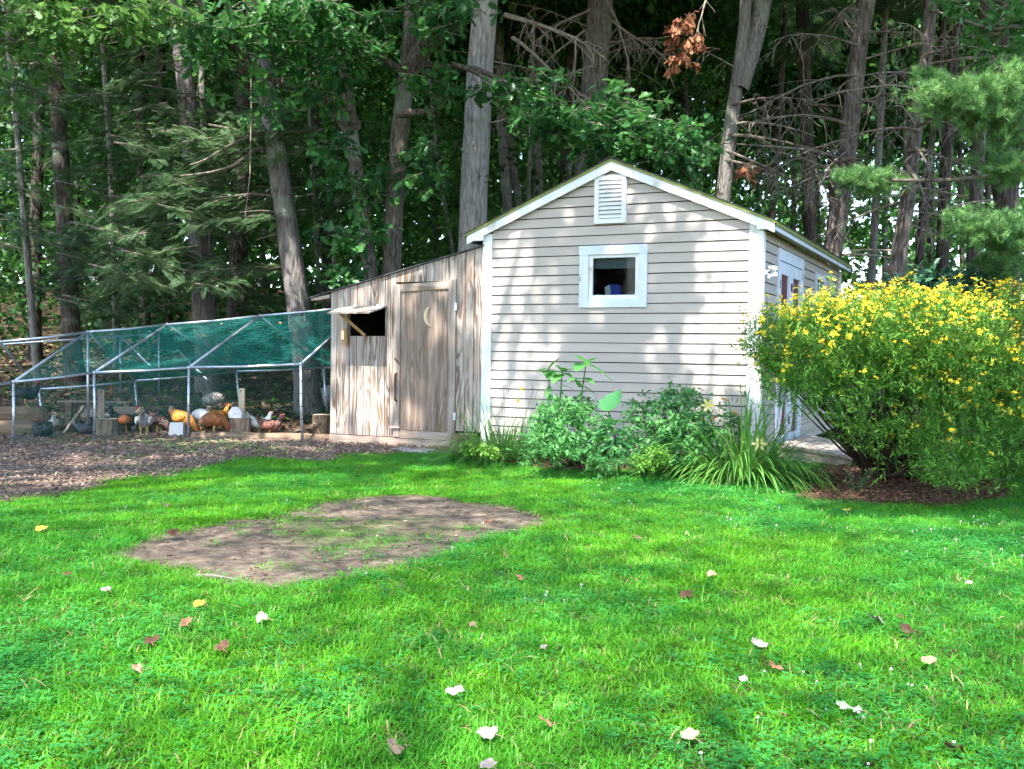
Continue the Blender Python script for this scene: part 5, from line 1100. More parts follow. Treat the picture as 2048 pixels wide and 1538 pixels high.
# hemlock boughs in front of the left trunks
def hemboughs(T, spec, seed, tlo, thi, name='boughs'):
    e, off, pts, rads = T; r = np.random.default_rng(seed); Ps, Ds, Ss, Ti = [], [], [], []; tw = MB()
    for (px, py, d, ang, Lm, n) in spec:
        tip = at(px, py, d); a = radians(ang); dv = np.array([cos(a), -.35 + r.normal(0, .25), -.16]); dv /= np.linalg.norm(dv); st = tip - dv * Lm; st[2] += .12 * Lm
        tw.tube([Vector(st - np.array(off)), Vector((st + tip) / 2 + [0, 0, .05] - np.array(off)), Vector(tip - np.array(off))], [.018, .012, .004], 5, cap=False); ti = r.uniform(tlo, thi)
        for k in range(int(n * 2.15)):
            t = r.uniform(.12, 1); s_ = 1 if k % 2 else -1; p = st * (1 - t) + tip * t + [0, 0, .12 * Lm * sin(pi * t) * .4]; side = np.array([-dv[1], dv[0], 0]) * s_
            D_ = dv * .8 + side * r.uniform(.3, 1.3) * (1.25 - t) + [0, 0, -.22 + r.normal(0, .1)]; Ps.append(p + r.normal(0, .06, 3)); Ds.append(D_ + r.normal(0, .3, 3) * [1, 1, .6]); Ss.append(r.uniform(.17, .31) * (.7 + .3 * Lm)); Ti.append(np.clip(ti + r.normal(0, .12), 0, 1))
    f = FO(); f.add(FROND[0], FROND[1], dirm(np.array(Ds), r.normal(0, .3, len(Ds))), np.array(Ps) - np.array(off), np.array(Ss), np.array(Ti)); f.build(name, M['hemlock'], e); tw.build('bough_stems', M['limb'], e, kind='stuff')
r_ = random.Random(3)
def area(n, x0, x1, y0, y1, d0, d1, Lm=(0.7, 1.5), per=18, ang=(150, 390)):
    return [(r_.uniform(x0, x1), r_.uniform(y0, y1), r_.uniform(d0, d1), r_.choice((r_.uniform(-25, 25), r_.uniform(155, 205))), r_.uniform(*Lm), per) for _ in range(n)]
hemboughs(TD, area(22, 180, 420, 300, 620, 17.0, 18.6) + area(26, 300, 540, 270, 340, 17.4, 19) + area(26, 270, 520, 400, 470, 17.2, 19) + area(20, 240, 480, 520, 600, 17.2, 19) + area(14, 380, 560, 220, 300, 17.5, 19) + area(12, 250, 420, 330, 400, 17.5, 19), 61, .35, 1)
hemboughs(TB, area(34, 0, 240, 120, 640, 18, 21, (.9, 1.7)) + area(22, 120, 330, 420, 640, 17.8, 20) + area(14, 60, 300, 80, 300, 18, 21), 62, 0, .6)
hemboughs(TE, area(30, 400, 560, 80, 640, 19.5, 23, (.8, 1.6)) + area(16, 560, 720, 300, 640, 19.5, 24, (.8, 1.5)), 63, 0, .5)

# ------------------------------------------------------------------ woods behind: one mass of leaves
f = FO(); tv, tt = cluster(11, DIA, .30, .22, 71); r = np.random.default_rng(72)
def fill(n, px0, px1, py0, py1, d0, d1, s0, s1, t0, t1):
    px = r.uniform(px0, px1, n); py = r.uniform(py0, py1, n); d = r.uniform(d0, d1, n)
    gate = np.sin(px * .021 + d * .7) + np.sin(py * .027 - d * .9 + px * .008) + r.normal(0, .7, n) > -.55; px, py, d = px[gate], py[gate], d[gate]
    P = np.array([at(a, b, c) for a, b, c in zip(px, py, d)]); ok = P[:, 2] > hgt(P[:, 0], P[:, 1]) + .1; P = P[ok]; m_ = len(P)
    f.add(tv, tt, rotm(m_, .5), P, r.uniform(s0, s1, m_), r.uniform(t0, t1, m_))
fill(1500, -500, 350, -350, 695, 24, 34, .8, 1.4, 0, .4); fill(1700, 250, 1000, -350, 695, 24, 34, .8, 1.4, 0, .8); fill(4200, -700, 1000, -450, 690, 34, 50, 1.2, 2.0, 0, .9); fill(1100, -250, 900, 200, 690, 20.5, 25, .5, 1.0, 0, .7)  # far-left leaves get darker tints, shade put into their colour
fill(1500, 800, 1500, -350, 600, 24, 34, .8, 1.3, .1, 1); fill(1400, 800, 1600, -450, 600, 34, 50, 1.2, 1.9, .2, 1); 
fill(650, 1400, 2500, -350, 640, 24, 34, .8, 1.2, 0, .9); fill(900, 1400, 2700, -450, 660, 34, 52, 1.1, 1.8, .1, 1); fill(500, 1450, 2300, 400, 640, 22, 34, .6, 1.0, .2, 1)
fill(800, 540, 1000, 120, 560, 18.2, 23, .28, .5, .3, 1); fill(350, 1000, 1450, 100, 380, 19, 24, .28, .5, .4, 1); fill(260, 1380, 1900, 0, 540, 19, 24, .3, .5, 0, .7)
f.build('woodland_foliage', M['bgleaf'], None, 'stuff')
bpy.data.objects['woodland_foliage']['label'] = 'mass of leaves filling the wood behind the trunks'
# far wall of woods: ring of large leaf masses that closes the view
f = FO(); tv, tt = cluster(14, DIA, .9, .75, 73); n = 8000
an = r.uniform(-1.15, 1.15, n); d = r.uniform(55, 85, n); P = np.stack([np.sin(an) * d, np.cos(an) * d, r.uniform(0, 1, n) ** .8 * 20], 1); P[:, 2] += hgt(P[:, 0], P[:, 1])
keep = ~((an > .10) & (r.random(n) < .62)); P = P[keep]; n = len(P)
f.add(tv, tt, rotm(n, .5), P, r.uniform(.9, 1.6, n), r.uniform(0, 1, n)); o = f.build('distant_woods', M['bgleaf'], None, 'stuff'); o['label'] = 'far wall of trees closing the wood'
# forest floor litter

# ------------------------------------------------------------------ garden plants
M['lily'] = leafmat('daylily_leaf', (.085, .27, .05), (.20, .44, .09), .40, .4, .4)
M['shrub'] = leafmat('mint_shrub_leaf', (.06, .22, .07), (.15, .40, .12), .4, .5, .35)
M['big'] = leafmat('broad_leaf', (.10, .32, .08), (.16, .42, .11), .42, .5, .35)
M['wort'] = leafmat('wort_leaf', (.065, .21, .025), (.20, .42, .06), .34, .45, .4)
M['rhodo'] = leafmat('laurel_leaf', (.03, .10, .065), (.06, .15, .09), .2, .35, .5)
M['yellow'] = leafmat('yellow_petal', (.82, .56, .015), (.86, .74, .08), .3, .6, .2)
M['lemon'] = leafmat('lemon_petal', (.82, .70, .20), (.85, .78, .40), .3, .6, .2)
M['orange'] = leafmat('wilted_orange_petal', (.62, .26, .05), (.70, .42, .14), .25, .6, .2)
M['purple'] = leafmat('violet_flower', (.10, .06, .42), (.20, .12, .58), .2, .6, .2)
M['stem'] = leafmat('green_stem', (.06, .16, .04), (.10, .22, .06), .1, .5, .3)
M['wortstem'] = pm('shrub_stem', [(.3, (.045, .032, .022)), (.7, (.12, .085, .06))], 8, rough=.9, bump=0)
def straps(n, L, w, r0, seed, lay=1.0, tint=(0, 1)):
    r = np.random.default_rng(seed); f = FO(); ns = 9
    for k in range(n):
        a = r.uniform(0, 2 * pi); el = r.uniform(.35, 1.05) if r.random() < .86 else r.uniform(1.1, 1.45); l = L * r.uniform(.55, 1.1); b = np.array([cos(a), sin(a), 0]) * r0 * r.random() ** .5 + [0, 0, 0]; a += r.normal(0, .35)
        d = np.array([cos(a) * cos(el), sin(a) * cos(el), sin(el)]); p = b.copy(); s = np.array([-sin(a), cos(a), 0]); V = []; wk = w * r.uniform(.7, 1.2); g_ = lay * r.uniform(.16, .34)
        for i in range(ns + 1):
            t = i / ns; ww = wk * (.75 + .6 * t) * (1 - t ** 3) * .6 + .0006; fold = np.array([0, 0, .25 * ww]); V += [p - s * ww + fold, p + s * ww + fold]
            d = d + np.array([0, 0, -g_ * (.35 + t)]); d /= np.linalg.norm(d); p = p + d * l / ns
            if p[2] < .012: p[2] = .012
        T = []
        for i in range(ns): T += [(2 * i, 2 * i + 1, 2 * i + 3), (2 * i, 2 * i + 3, 2 * i + 2)]
        f.raw(np.array(V), T, np.clip(r.uniform(*tint), 0, 1))
    return f
def lilyflower(e, p, d, size, mat, name='flower', label=None):
    f = FO(); d = Vector(d).normalized(); q_ = d.to_track_quat('Z', 'Y').to_matrix(); V0 = []
    for k in range(6):
        a = 2 * pi * k / 6; w = .20 if k % 2 else .26; pts = [(0, 0), (.25, .30), (.6, .52), (1.0, .50), (1.2, .36)]; V = []; 
        for i, (rr, zz) in enumerate(pts):
            ww = w * (0.25, .7, 1, .7, .05)[i]; 
            for s in (-1, 1): v = Vector((cos(a) * rr - sin(a) * ww * s, sin(a) * rr + cos(a) * ww * s, zz + .05 * s * s)); V.append(q_ @ v * size + Vector(p))
        T = []
        for i in range(4): T += [(2 * i, 2 * i + 1, 2 * i + 3), (2 * i, 2 * i + 3, 2 * i + 2)]
        f.raw([tuple(v) for v in V], T, random.random())
    return f.build(name, mat, e, label=label)
def budflower(e, p, d, L, mat, name='bud'):
    d = Vector(d).normalized(); p = Vector(p); a = MB(); a.tube([p, p + d * L * .3, p + d * L * .7, p + d * L * .92, p + d * L], [L * .06, L * .10, L * .13, L * .09, L * .015], 7)
    me = a.mesh(name); t_ = me.attributes.new('tint', 'FLOAT', 'POINT'); t_.data.foreach_set('value', [random.random()] * len(me.vertices)); me.materials.append(mat); return link(bpy.data.objects.new(name, me), e)
def scape(e, a, b, r=.004):
    a = Vector(a); b = Vector(b); m_ = (a + b) / 2 + Vector((random.uniform(-.03, .03), 0, .03)); o = MB(); o.tube([a, m_, b], [r, r * .9, r * .7], 6); return o.build('flower_stalk', M['stem'], e)
# big daylily clump at the right front
b0 = G(1478, 962); e = empty('daylily_clump', b0, 0, 'large daylily clump with two pale yellow blooms before the shed corner', 'plant'); B0 = Vector(b0)
straps(900, 1.10, .0135, .36, 81, 1.0).build('leaves', M['lily'], e, kind='stuff')
f = straps(16, .7, .010, .3, 82, 1.2); M['drystrap'] = leafmat('dry_strap_leaf', (.34, .21, .10), (.50, .36, .20), .2, .7, .2); f.build('dry_leaves', M['drystrap'], e, kind='stuff')
dL = b0[1]
def rel(px, py, dd=0.0): return Vector(at(px, py, dL + dd)) - B0
for k, (px, py, sz, kind, dr) in enumerate([(1416, 812, .062, 'l', (-.2, -1, .25)), (1518, 888, .066, 'l', (-.1, -1, .15)), (1457, 802, .10, 'o', (-.9, -.3, .35)), (1478, 830, .09, 'o', (-.9, -.3, .4)), (1432, 832, .09, 'o', (-.7, -.4, -.6)), (1376, 855, .07, 'o', (.4, -.3, -.8)), (1376, 840, .05, 'g', (.3, 0, .9)),
        (1437, 815, .07, 'g', (.2, 0, .9)), (1473, 805, .055, 'g', (.3, 0, .9)), (1465, 802, .05, 'g', (-.2, 0, 1)), (1490, 830, .06, 'g', (.1, 0, 1)), (1398, 832, .075, 'd', (.2, 0, -1)), (1523, 915, .06, 'o', (.0, -.3, -1)), (1408, 840, .07, 'd', (-.4, 0, -1))]):
    p = rel(px, py, {0: -.2, 1: -.45, 2: -.1, 3: -.15, 12: -.45}.get(k, random.uniform(-.05, .15)))
    if kind == 'l': lilyflower(e, p, dr, sz, M['lemon'], 'lily_flower'); 
    elif kind == 'o': budflower(e, p, dr, sz, M['orange'], 'wilted_flower')
    elif kind == 'd': budflower(e, p, dr, sz, M['drystrap'], 'dry_flower')
    else: budflower(e, p, dr, sz, M['lily'], 'bud')
    if k in (0, 1, 2, 3, 5, 7, 10): scape(e, (p.x * .35, p.y * .3 + .05, .02), p)
# smaller daylily clump at the left corner
b0 = G(1003, 918); e = empty('daylily_clump', b0, 0, 'smaller daylily clump with tall thin stalks at the left shed corner', 'plant'); B0 = Vector(b0); dL = b0[1]
straps(640, .85, .010, .44, 83, .9).build('leaves', M['lily'], e, kind='stuff')
for k, (px, py) in enumerate([(1007, 778), (1016, 785), (1045, 778), (1037, 802), (1066, 780), (1078, 772), (1075, 800), (1090, 790), (1005, 812)]):
    p = rel(px, py, .1); scape(e, (p.x * .5, .05, .02), p, .003)
    if k in (2, 3): lilyflower(e, p, (random.uniform(-.5, .5), -1, .3), .028, M['yellow'], 'lily_flower')
    else: budflower(e, p, (random.uniform(-.4, .4), 0, 1), .045, M['drystrap'] if k % 2 else M['orange'], 'dry_flower')
# leafy shrubs along the wall
def leafshrub(name, label, bpx, spec, seed, leaf, size, mat, per=10, spread=.13, sprigs=0, tlo=0, thi=1, cat='plant'):
    b0 = G(*bpx); e = empty(name, b0, 0, label, cat); B = Vector(b0); P = blobs(spec, seed); P = P[P[:, 2] > .03]
    sprayed(e, B, P, leaf, per, spread, size, mat, 'leaves', seed + 1, .15, tlo, thi, twigs=False)['kind'] = 'stuff'
    st = MB(); r = random.Random(seed)
    for k in range(34):
        p = Vector(P[r.randrange(len(P))]) - B; a = Vector((r.uniform(-.18, .18), r.uniform(-.12, .12), 0)); st.tube([a, a.lerp(p, .5) + Vector((0, 0, .04)), p], [.006, .005, .003], 5, cap=False)
    st.build('stems', M['wortstem'], e)
    return e, B
leafshrub('mint_shrub', 'dark green bushy shrub right of the small daylilies', (1130, 935), [(1130, 850, 10.6, 95, 50, .30, 110), (1110, 890, 10.3, 75, 40, .28, 75), (1190, 885, 10.35, 60, 45, .25, 65), (1150, 815, 10.8, 60, 22, .2, 34), (1090, 840, 10.8, 40, 40, .2, 30), (1200, 920, 10.2, 45, 25, .2, 24)], 91, LEAF, .062, M['shrub'], 11, .12)
leafshrub('mint_shrub', 'taller green shrub in the middle of the shed wall', (1330, 930), [(1330, 845, 10.5, 85, 55, .3, 120), (1280, 870, 10.4, 60, 55, .28, 70), (1390, 870, 10.3, 60, 50, .28, 70), (1350, 800, 10.7, 60, 25, .2, 40), (1330, 900, 10.2, 60, 30, .2, 40), (1440, 850, 10.5, 60, 40, .2, 34), (1270, 815, 10.7, 14, 30, .08, 8), (1345, 785, 10.7, 10, 22, .06, 6), (1380, 790, 10.7, 10, 22, .06, 6)], 93, LEAF, .058, M['shrub'], 11, .11, thi=.9)
leafshrub('low_plant', 'low pale green leafy plant in front of the taller shrub', (1300, 938), [(1310, 915, 9.75, 45, 22, .15, 44), (1290, 930, 9.6, 30, 14, .12, 20)], 95, LEAF, .04, M['wort'], 9, .07, tlo=.5)
leafshrub('groundcover_plant', 'fresh green low leaves at the foot of the corner stump', (945, 905), [(945, 895, 11.2, 28, 18, .15, 30), (975, 905, 10.9, 30, 14, .14, 22)], 97, LEAF, .05, M['wort'], 8, .07, tlo=.3)
# salvia with violet spikes
b0 = G(1245, 938); e = empty('salvia_plant', b0, 0, 'small plant with violet flower spikes low between the shrubs', 'plant'); B0 = Vector(b0); dL = b0[1]
P = blobs([(1245, 922, 9.75, 48, 16, .15, 46)], 98); o = sprayed(e, B0, P, LANCE, 9, .07, .06, M['shrub'], 'leaves', 98, 0, .1, .8, twigs=False); o['kind'] = 'stuff'
for k, (px, py) in enumerate([(1228, 882), (1247, 884), (1254, 890), (1264, 890), (1272, 878), (1251, 903), (1266, 903), (1236, 866), (1268, 868)]):
    p = rel(px, py, .05); scape(e, (p.x * .7, 0, .02), p, .0025); f = FO(); n = 26
    T_ = np.stack([rng.normal(0, .006, n), rng.normal(0, .006, n), rng.uniform(-.035, .02, n)], 1) + np.array(p); f.add(DIA[0], DIA[1], rotm(n, 1.2), T_, np.full(n, .014), rng.random(n)); f.build('flower_spike', M['purple'], e)
# young sunflowers
def bigleaf(e, p, d, L, w, mat, bend=.35, name='leaf', lobes=False):
    d = Vector(d).normalized(); s = d.cross(Vector((0, 0, 1)))
    if s.length < .05: s = Vector((1, 0, 0))
    s.normalize(); up = s.cross(d); n = 8; V = []; p = Vector(p); f = FO()
    for i in range(n + 1):
        t = i / n; ww = w * (math.sin(pi * min(1, t * .97 + .03) ** .62)) ** .9 * .5 + .001
        if lobes: ww *= 1 + .14 * sin(t * 21)
        dd = (d + Vector((0, 0, -bend * 1.6 * t))).normalized(); c = p; z = up * (.18 * ww)
        V += [c - s * ww + z * .9, c - s * ww * .5 + z * .1, c, c + s * ww * .5 + z * .1, c + s * ww + z * .9]; p = p + dd * L / n
    T = []
    for i in range(n):
        for j in range(4): a = 5 * i + j; T += [(a, a + 1, a + 6), (a, a + 6, a + 5)]
    return f.raw([tuple(v) for v in V], T, random.random()).build(name, mat, e)
def sunflower(label, bpx, topx, leaves, d):
    b0 = G(*bpx); b0 = at(bpx[0], bpx[1], d); b0[2] = float(hgt(b0[0], b0[1])); e = empty('sunflower', b0, 0, label, 'plant'); B = Vector(b0); t = Vector(at(*topx, d)) - B
    MB().tube([(0, 0, 0), t * .5 + Vector((-.02, 0, 0)), t], [.010, .009, .006], 7).build('stem', M['stem'], e, smooth=True)
    for (px, py, tx, ty, dz, w) in leaves:
        p = Vector(at(px, py, d)) - B; q_ = Vector(at(tx, ty, d + dz)) - B; dv = q_ - p; L_ = dv.length; bigleaf(e, p, dv + Vector((0, 0, .25 * L_)), L_ * 1.2, w * L_ * 1.25, M['big'], .35)
sunflower('taller young sunflower with a long drooping right leaf', (1148, 900), (1172, 728), [(1172, 726, 1146, 710, -.1, .38), (1172, 728, 1155, 742, -.18, .75), (1174, 728, 1218, 762, -.05, .40), (1176, 726, 1195, 716, .1, .4), (1170, 732, 1178, 722, .05, .9), (1164, 756, 1185, 768, -.12, .6), (1164, 758, 1138, 764, -.1, .6), (1160, 770, 1188, 790, .02, .45), (1158, 795, 1175, 812, .0, .3), (1160, 775, 1150, 758, -.05, .5), (1155, 800, 1170, 780, .05, .4)], 10.75)
sunflower('shorter young sunflower with paired pointed leaves', (1120, 905), (1124, 742), [(1124, 742, 1110, 730, -.05, .55), (1124, 744, 1150, 740, -.1, .6), (1124, 746, 1142, 756, -.1, .6), (1122, 750, 1108, 766, -.15, .6), (1124, 752, 1108, 748, -.1, .6), (1120, 775, 1107, 762, 0, .5), (1122, 770, 1145, 780, 0, .4), (1124, 740, 1132, 736, -.1, .6), (1118, 790, 1132, 806, 0, .5)], 10.9)
sunflower('leftmost thin sunflower stem with downturned leaves', (1106, 900), (1098, 738), [(1098, 738, 1075, 745, -.08, .55), (1098, 737, 1122, 716, -.05, .42), (1098, 740, 1108, 752, -.1, .7), (1098, 742, 1096, 758, -.1, .6), (1100, 772, 1094, 795, -.05, .4), (1099, 742, 1090, 750, -.12, .7)], 10.95)
# burdock with one huge leaf
b0 = G(1245, 925); b0 = at(1242, 925, 10.3); b0[2] = 0; e = empty('burdock_plant', b0, 0, 'plant with one huge upright leaf against the shed siding', 'plant'); B0 = Vector(b0); dL = b0[1]
MB().tube([(0, 0, 0), rel(1228, 860), rel(1215, 815)], [.014, .012, .008], 7).build('leaf_stalk', M['stem'], e, smooth=True)
M['burdock'] = leafmat('burdock_leaf', (.05, .19, .07), (.08, .26, .09), .35, .55, .3)
bigleaf(e, rel(1212, 822, -.02), rel(1240, 784, .10) - rel(1212, 822, -.02) + Vector((0, 0, .05)), .30, .30, M['burdock'], .15, lobes=True)
for (a, b_2, w) in (((1225, 860), (1190, 845), .6), ((1228, 870), (1180, 878), .5), ((1235, 880), (1262, 900), .5), ((1215, 850), (1222, 838), .9), ((1230, 850), (1262, 838), .5), ((1222, 890), (1205, 905), .55), ((1230, 845), (1195, 865), .5)):
    p = rel(*a, -.1); q_ = rel(*b_2, -.2); bigleaf(e, p, q_ - p + Vector((0, 0, .05)), (q_ - p).length * 1.2, (q_ - p).length * w, M['burdock'], .4)
# grey-green weed with dry heads in the mulch
b0 = G(1712, 985); e = empty('dry_weed', b0, 0, 'small grey-green weed with dry heads in the mulch below the bush', 'plant'); B0 = Vector(b0); dL = b0[1]
M['greyleaf'] = leafmat('grey_green_leaf', (.10, .16, .09), (.20, .25, .15), .2, .7, .2)
for k in range(11):
    p = rel(1712 + random.uniform(-36, 40), 940 + random.uniform(-6, 22), random.uniform(-.06, .06)); scape(e, (p.x * .25, p.y * .3, 0), p, .0025); n = 16; f = FO()
    T_ = np.stack([np.linspace(p.x * .3, p.x, n), np.linspace(p.y * .3, p.y, n), np.linspace(.03, p.z, n)], 1) + rng.normal(0, .008, (n, 3)); f.add(LANCE[0], LANCE[1], rotm(n, .6), T_, rng.uniform(.03, .05, n), rng.random(n)); f.build('leaf', M['greyleaf'], e, kind='stuff')
    f = FO(); n = 9; f.add(DIA[0], DIA[1], rotm(n, 1), np.array(p) + rng.normal(0, .008, (n, 3)), np.full(n, .018), rng.random(n)); f.build('dry_head', M['drystrap'], e)

# ------------------------------------------------------------------ yellow-flowering bushes
def wort(label, bpx, spec, seed, nfl, stems):
    b0 = G(*bpx); e = empty('flowering_shrub', b0, 0, label, 'shrub'); B = np.array(b0); r = np.random.default_rng(seed)
    P = []; Nn = []
    for (px, py, d, rx, ry, rd_, n) in spec:
        c = at(px, py, d); k = d / F; u = r.normal(0, 1, (n, 3)); u /= np.linalg.norm(u, axis=1, keepdims=True); w = r.uniform(.55, 1.04, n)[:, None] ** .6
        P.append(c + u * w * [rx * k, rd_, ry * k]); Nn.append(u)
    P = np.concatenate(P); Nn = np.concatenate(Nn); ok = P[:, 2] > .12; P = P[ok]; Nn = Nn[ok]; n = len(P)
    P = P + Nn * (r.random(n) < .12)[:, None] * r.uniform(.04, .20, n)[:, None]; ax = Nn * .75 + np.array([0, 0, .75]) + r.normal(0, .3, (n, 3)); ax /= np.linalg.norm(ax, axis=1, keepdims=True)
    per = 13; L_ = .17; t = r.uniform(-.3, 1, (n * per, 1)); A_ = np.repeat(ax, per, 0); T_ = np.repeat(P, per, 0) + A_ * t * L_ + r.normal(0, .010, (n * per, 3))
    D_ = r.normal(0, 1, (n * per, 3)); D_ -= A_ * (D_ * A_).sum(1, keepdims=True); D_ /= np.linalg.norm(D_, axis=1, keepdims=True); D_ = D_ + A_ * .75
    f = FO(); f.add(LANCE[0], LANCE[1], dirm(D_, r.normal(0, .5, n * per)), T_ - B, r.uniform(.045, .075, n * per), np.clip(np.repeat(r.uniform(0, 1, n), per) + r.normal(0, .15, n * per), 0, 1)); f.build('leaves', M['wort'], e, kind='stuff')
    g_ = FO(); ribbon(g_, P - ax * .12 - B, P + ax * L_ - B, .0045); g_.build('shoots', M['stem'], e, kind='stuff')
    # flowers: five petals, mostly on top
    sc_ = Nn[:, 2] * .75 + (P[:, 2] - .9) * .55 + r.normal(0, .55, n); ii = np.argsort(-sc_)[:nfl]; m_ = len(ii); pv = []; pt = []
    for k in range(5):
        a = 2 * pi * k / 5; o = len(pv); pv += [(0, 0, 0), (cos(a - .5) * .8, sin(a - .5) * .8, .25), (cos(a) * 1.1, sin(a) * 1.1, .3), (cos(a + .5) * .8, sin(a + .5) * .8, .25)]; pt += [(o, o + 1, o + 2), (o, o + 2, o + 3)]
    pv += [(.28, 0, .35), (-.14, .24, .35), (-.14, -.24, .35), (0, 0, .75)]; o = len(pv) - 4; pt += [(o, o + 1, o + 3), (o + 1, o + 2, o + 3), (o + 2, o, o + 3)]
    per = 9; T_ = np.repeat(P[ii] + ax[ii] * (L_ + .02), per, 0) + r.normal(0, .027, (m_ * per, 3)) * np.repeat(r.uniform(.3, 1.3, m_), per)[:, None] * [1, 1, .6]; A_ = np.repeat(ax[ii], per, 0) + r.normal(0, .4, (m_ * per, 3)); Rm = dirm(A_)[:, :, [2, 0, 1]]
    f = FO(); f.add(np.array(pv), np.array(pt), Rm, T_ - B, r.uniform(.006, .0145, m_ * per), r.random(m_ * per)); f.build('flowers', M['yellow'], e, kind='stuff')
    st = MB(); rr = random.Random(seed)
    for k in range(stems):
        j = rr.randrange(n); p = Vector(P[j] - B) * .93; a = Vector((rr.uniform(-.28, .28), rr.uniform(-.15, .15), 0)); mid = a.lerp(p, .5); mid.z -= .08 * rr.random(); st.tube([a, a.lerp(mid, .5) + Vector((rr.uniform(-.03, .03), 0, .0)), mid, p], [.021, .016, .011, .004], 6, cap=False)
    st.build('stems', M['wortstem'], e)
wort('left yellow-flowering bush hiding the shed side doors', (1790, 957), [(1700, 685, 9.6, 85, 82, .6, 380), (1790, 690, 9.5, 90, 92, .7, 450), (1730, 720, 9.6, 180, 92, .75, 480), (1630, 705, 9.7, 105, 82, .6, 400), (1560, 690, 9.8, 52, 62, .35, 130), (1520, 680, 9.9, 26, 45, .2, 34), (1880, 715, 9.3, 100, 105, .7, 440), (1600, 775, 9.6, 75, 45, .4, 110), (1800, 815, 9.2, 130, 70, .55, 210), (1760, 880, 9.3, 60, 35, .35, 40), (1900, 870, 9.0, 80, 65, .5, 110)], 101, 760, 110)
wort('right yellow-flowering bush cut by the frame edge', (2040, 945), [(2010, 705, 9.3, 130, 105, .8, 640), (2130, 730, 9.3, 160, 130, .9, 640), (2010, 800, 9.0, 120, 90, .6, 330), (1960, 890, 8.8, 95, 55, .45, 200), (1905, 945, 8.6, 55, 28, .3, 70), (2080, 880, 9.0, 100, 60, .5, 200)], 102, 520, 60)
leafshrub('laurel_bush', 'dark blue-green laurel bush behind the yellow bushes', (1890, 909), [(1885, 570, 13.2, 95, 30, .5, 130), (1840, 580, 13.2, 60, 25, .4, 60), (1950, 585, 13.2, 60, 25, .4, 60)], 103, LEAF, .13, M['rhodo'], 9, .16, cat='shrub')

# ------------------------------------------------------------------ scatter of uncountable small things
def scatter(name, templates, pts, rot, scl, idx, label=None):
    """templates: meshes picked by index, instanced on the points of one object"""
    c = bpy.data.collections.new(name + '_pieces')
    for k, me in enumerate(templates): c.objects.link(bpy.data.objects.new('%s_piece_%02d' % (name, k), me))
    me = bpy.data.meshes.new(name); n = len(pts); me.vertices.add(n); me.vertices.foreach_set('co', np.asarray(pts, np.float32).ravel())
    for nm, ty, key, arr in (('rot', 'FLOAT_VECTOR', 'vector', rot), ('scl', 'FLOAT', 'value', scl), ('idx', 'INT', 'value', idx)):
        a = me.attributes.new(nm, ty, 'POINT'); a.data.foreach_set(key, np.asarray(arr, np.int32 if ty == 'INT' else np.float32).ravel())
    o = link(bpy.data.objects.new(name, me)); tag(o, label, None, None, 'stuff')
    ng = bpy.data.node_groups.new(name + '_scatter', 'GeometryNodeTree'); ng.interface.new_socket('Geometry', in_out='INPUT', socket_type='NodeSocketGeometry'); ng.interface.new_socket('Geometry', in_out='OUTPUT', socket_type='NodeSocketGeometry')
    N = ng.nodes; L = ng.links; gi = N.new('NodeGroupInput'); go = N.new('NodeGroupOutput'); ci = N.new('GeometryNodeCollectionInfo'); ci.inputs['Collection'].default_value = c; ci.inputs['Separate Children'].default_value = True; ci.inputs['Reset Children'].default_value = True
    ip = N.new('GeometryNodeInstanceOnPoints'); ip.inputs['Pick Instance'].default_value = True
    def na(nm, ty): a = N.new('GeometryNodeInputNamedAttribute'); a.data_type = ty; a.inputs[0].default_value = nm; return a.outputs[0]
    L.new(gi.outputs[0], ip.inputs['Points']); L.new(ci.outputs[0], ip.inputs['Instance']); L.new(na('idx', 'INT'), ip.inputs['Instance Index'])
    er = N.new('FunctionNodeEulerToRotation'); L.new(na('rot', 'FLOAT_VECTOR'), er.inputs[0]); L.new(er.outputs[0], ip.inputs['Rotation']); L.new(na('scl', 'FLOAT'), ip.inputs['Scale']); L.new(ip.outputs[0], go.inputs[0])
    md = o.modifiers.new('scatter', 'NODES'); md.node_group = ng; return o
M['grass'] = leafmat('grass_blade', (.065, .35, .016), (.20, .49, .032), .48, .45, .32, inst=True, patch=(.05, .31, .035), pscale=.55)
M['clover'] = leafmat('clover_leaf', (.04, .29, .060), (.09, .40, .085), .4, .6, .2, inst=True)
M['cloverfl'] = flat('clover_flower', (.68, .62, .60), .8)
M['straw'] = pm('dry_grass', [(.3, (.22, .16, .07)), (.7, (.40, .32, .17))], 9, rough=.8, bump=0, vary=.25)
def grassclump(seed, nb=30, L=.075, R=.06, mat=None):
    r = np.random.default_rng(seed); f = FO()
    for k in range(nb):
        a = r.uniform(0, 2 * pi); b = np.array([r.normal(0, R), r.normal(0, R), -.004]); el = r.uniform(.25, 1.2); l = L * r.uniform(.5, 1.35); d = np.array([cos(a) * cos(el), sin(a) * cos(el), sin(el)]); s = np.array([-sin(a), cos(a), 0]); w = r.uniform(.0017, .0034); p = b; V = []
        for i in range(4):
            ww = w * (1, .95, .7, .05)[i]; V += [p - s * ww, p + s * ww]; p = p + d * l / 3; d = d + [0, 0, -.35 * (1 + i * .4)]; d = d / np.linalg.norm(d)
        f.raw(np.array(V), [(0, 1, 3), (0, 3, 2), (2, 3, 5), (2, 5, 4), (4, 5, 7), (4, 7, 6)], 0)
    return f.mesh('grass_clump', mat or M['grass'])
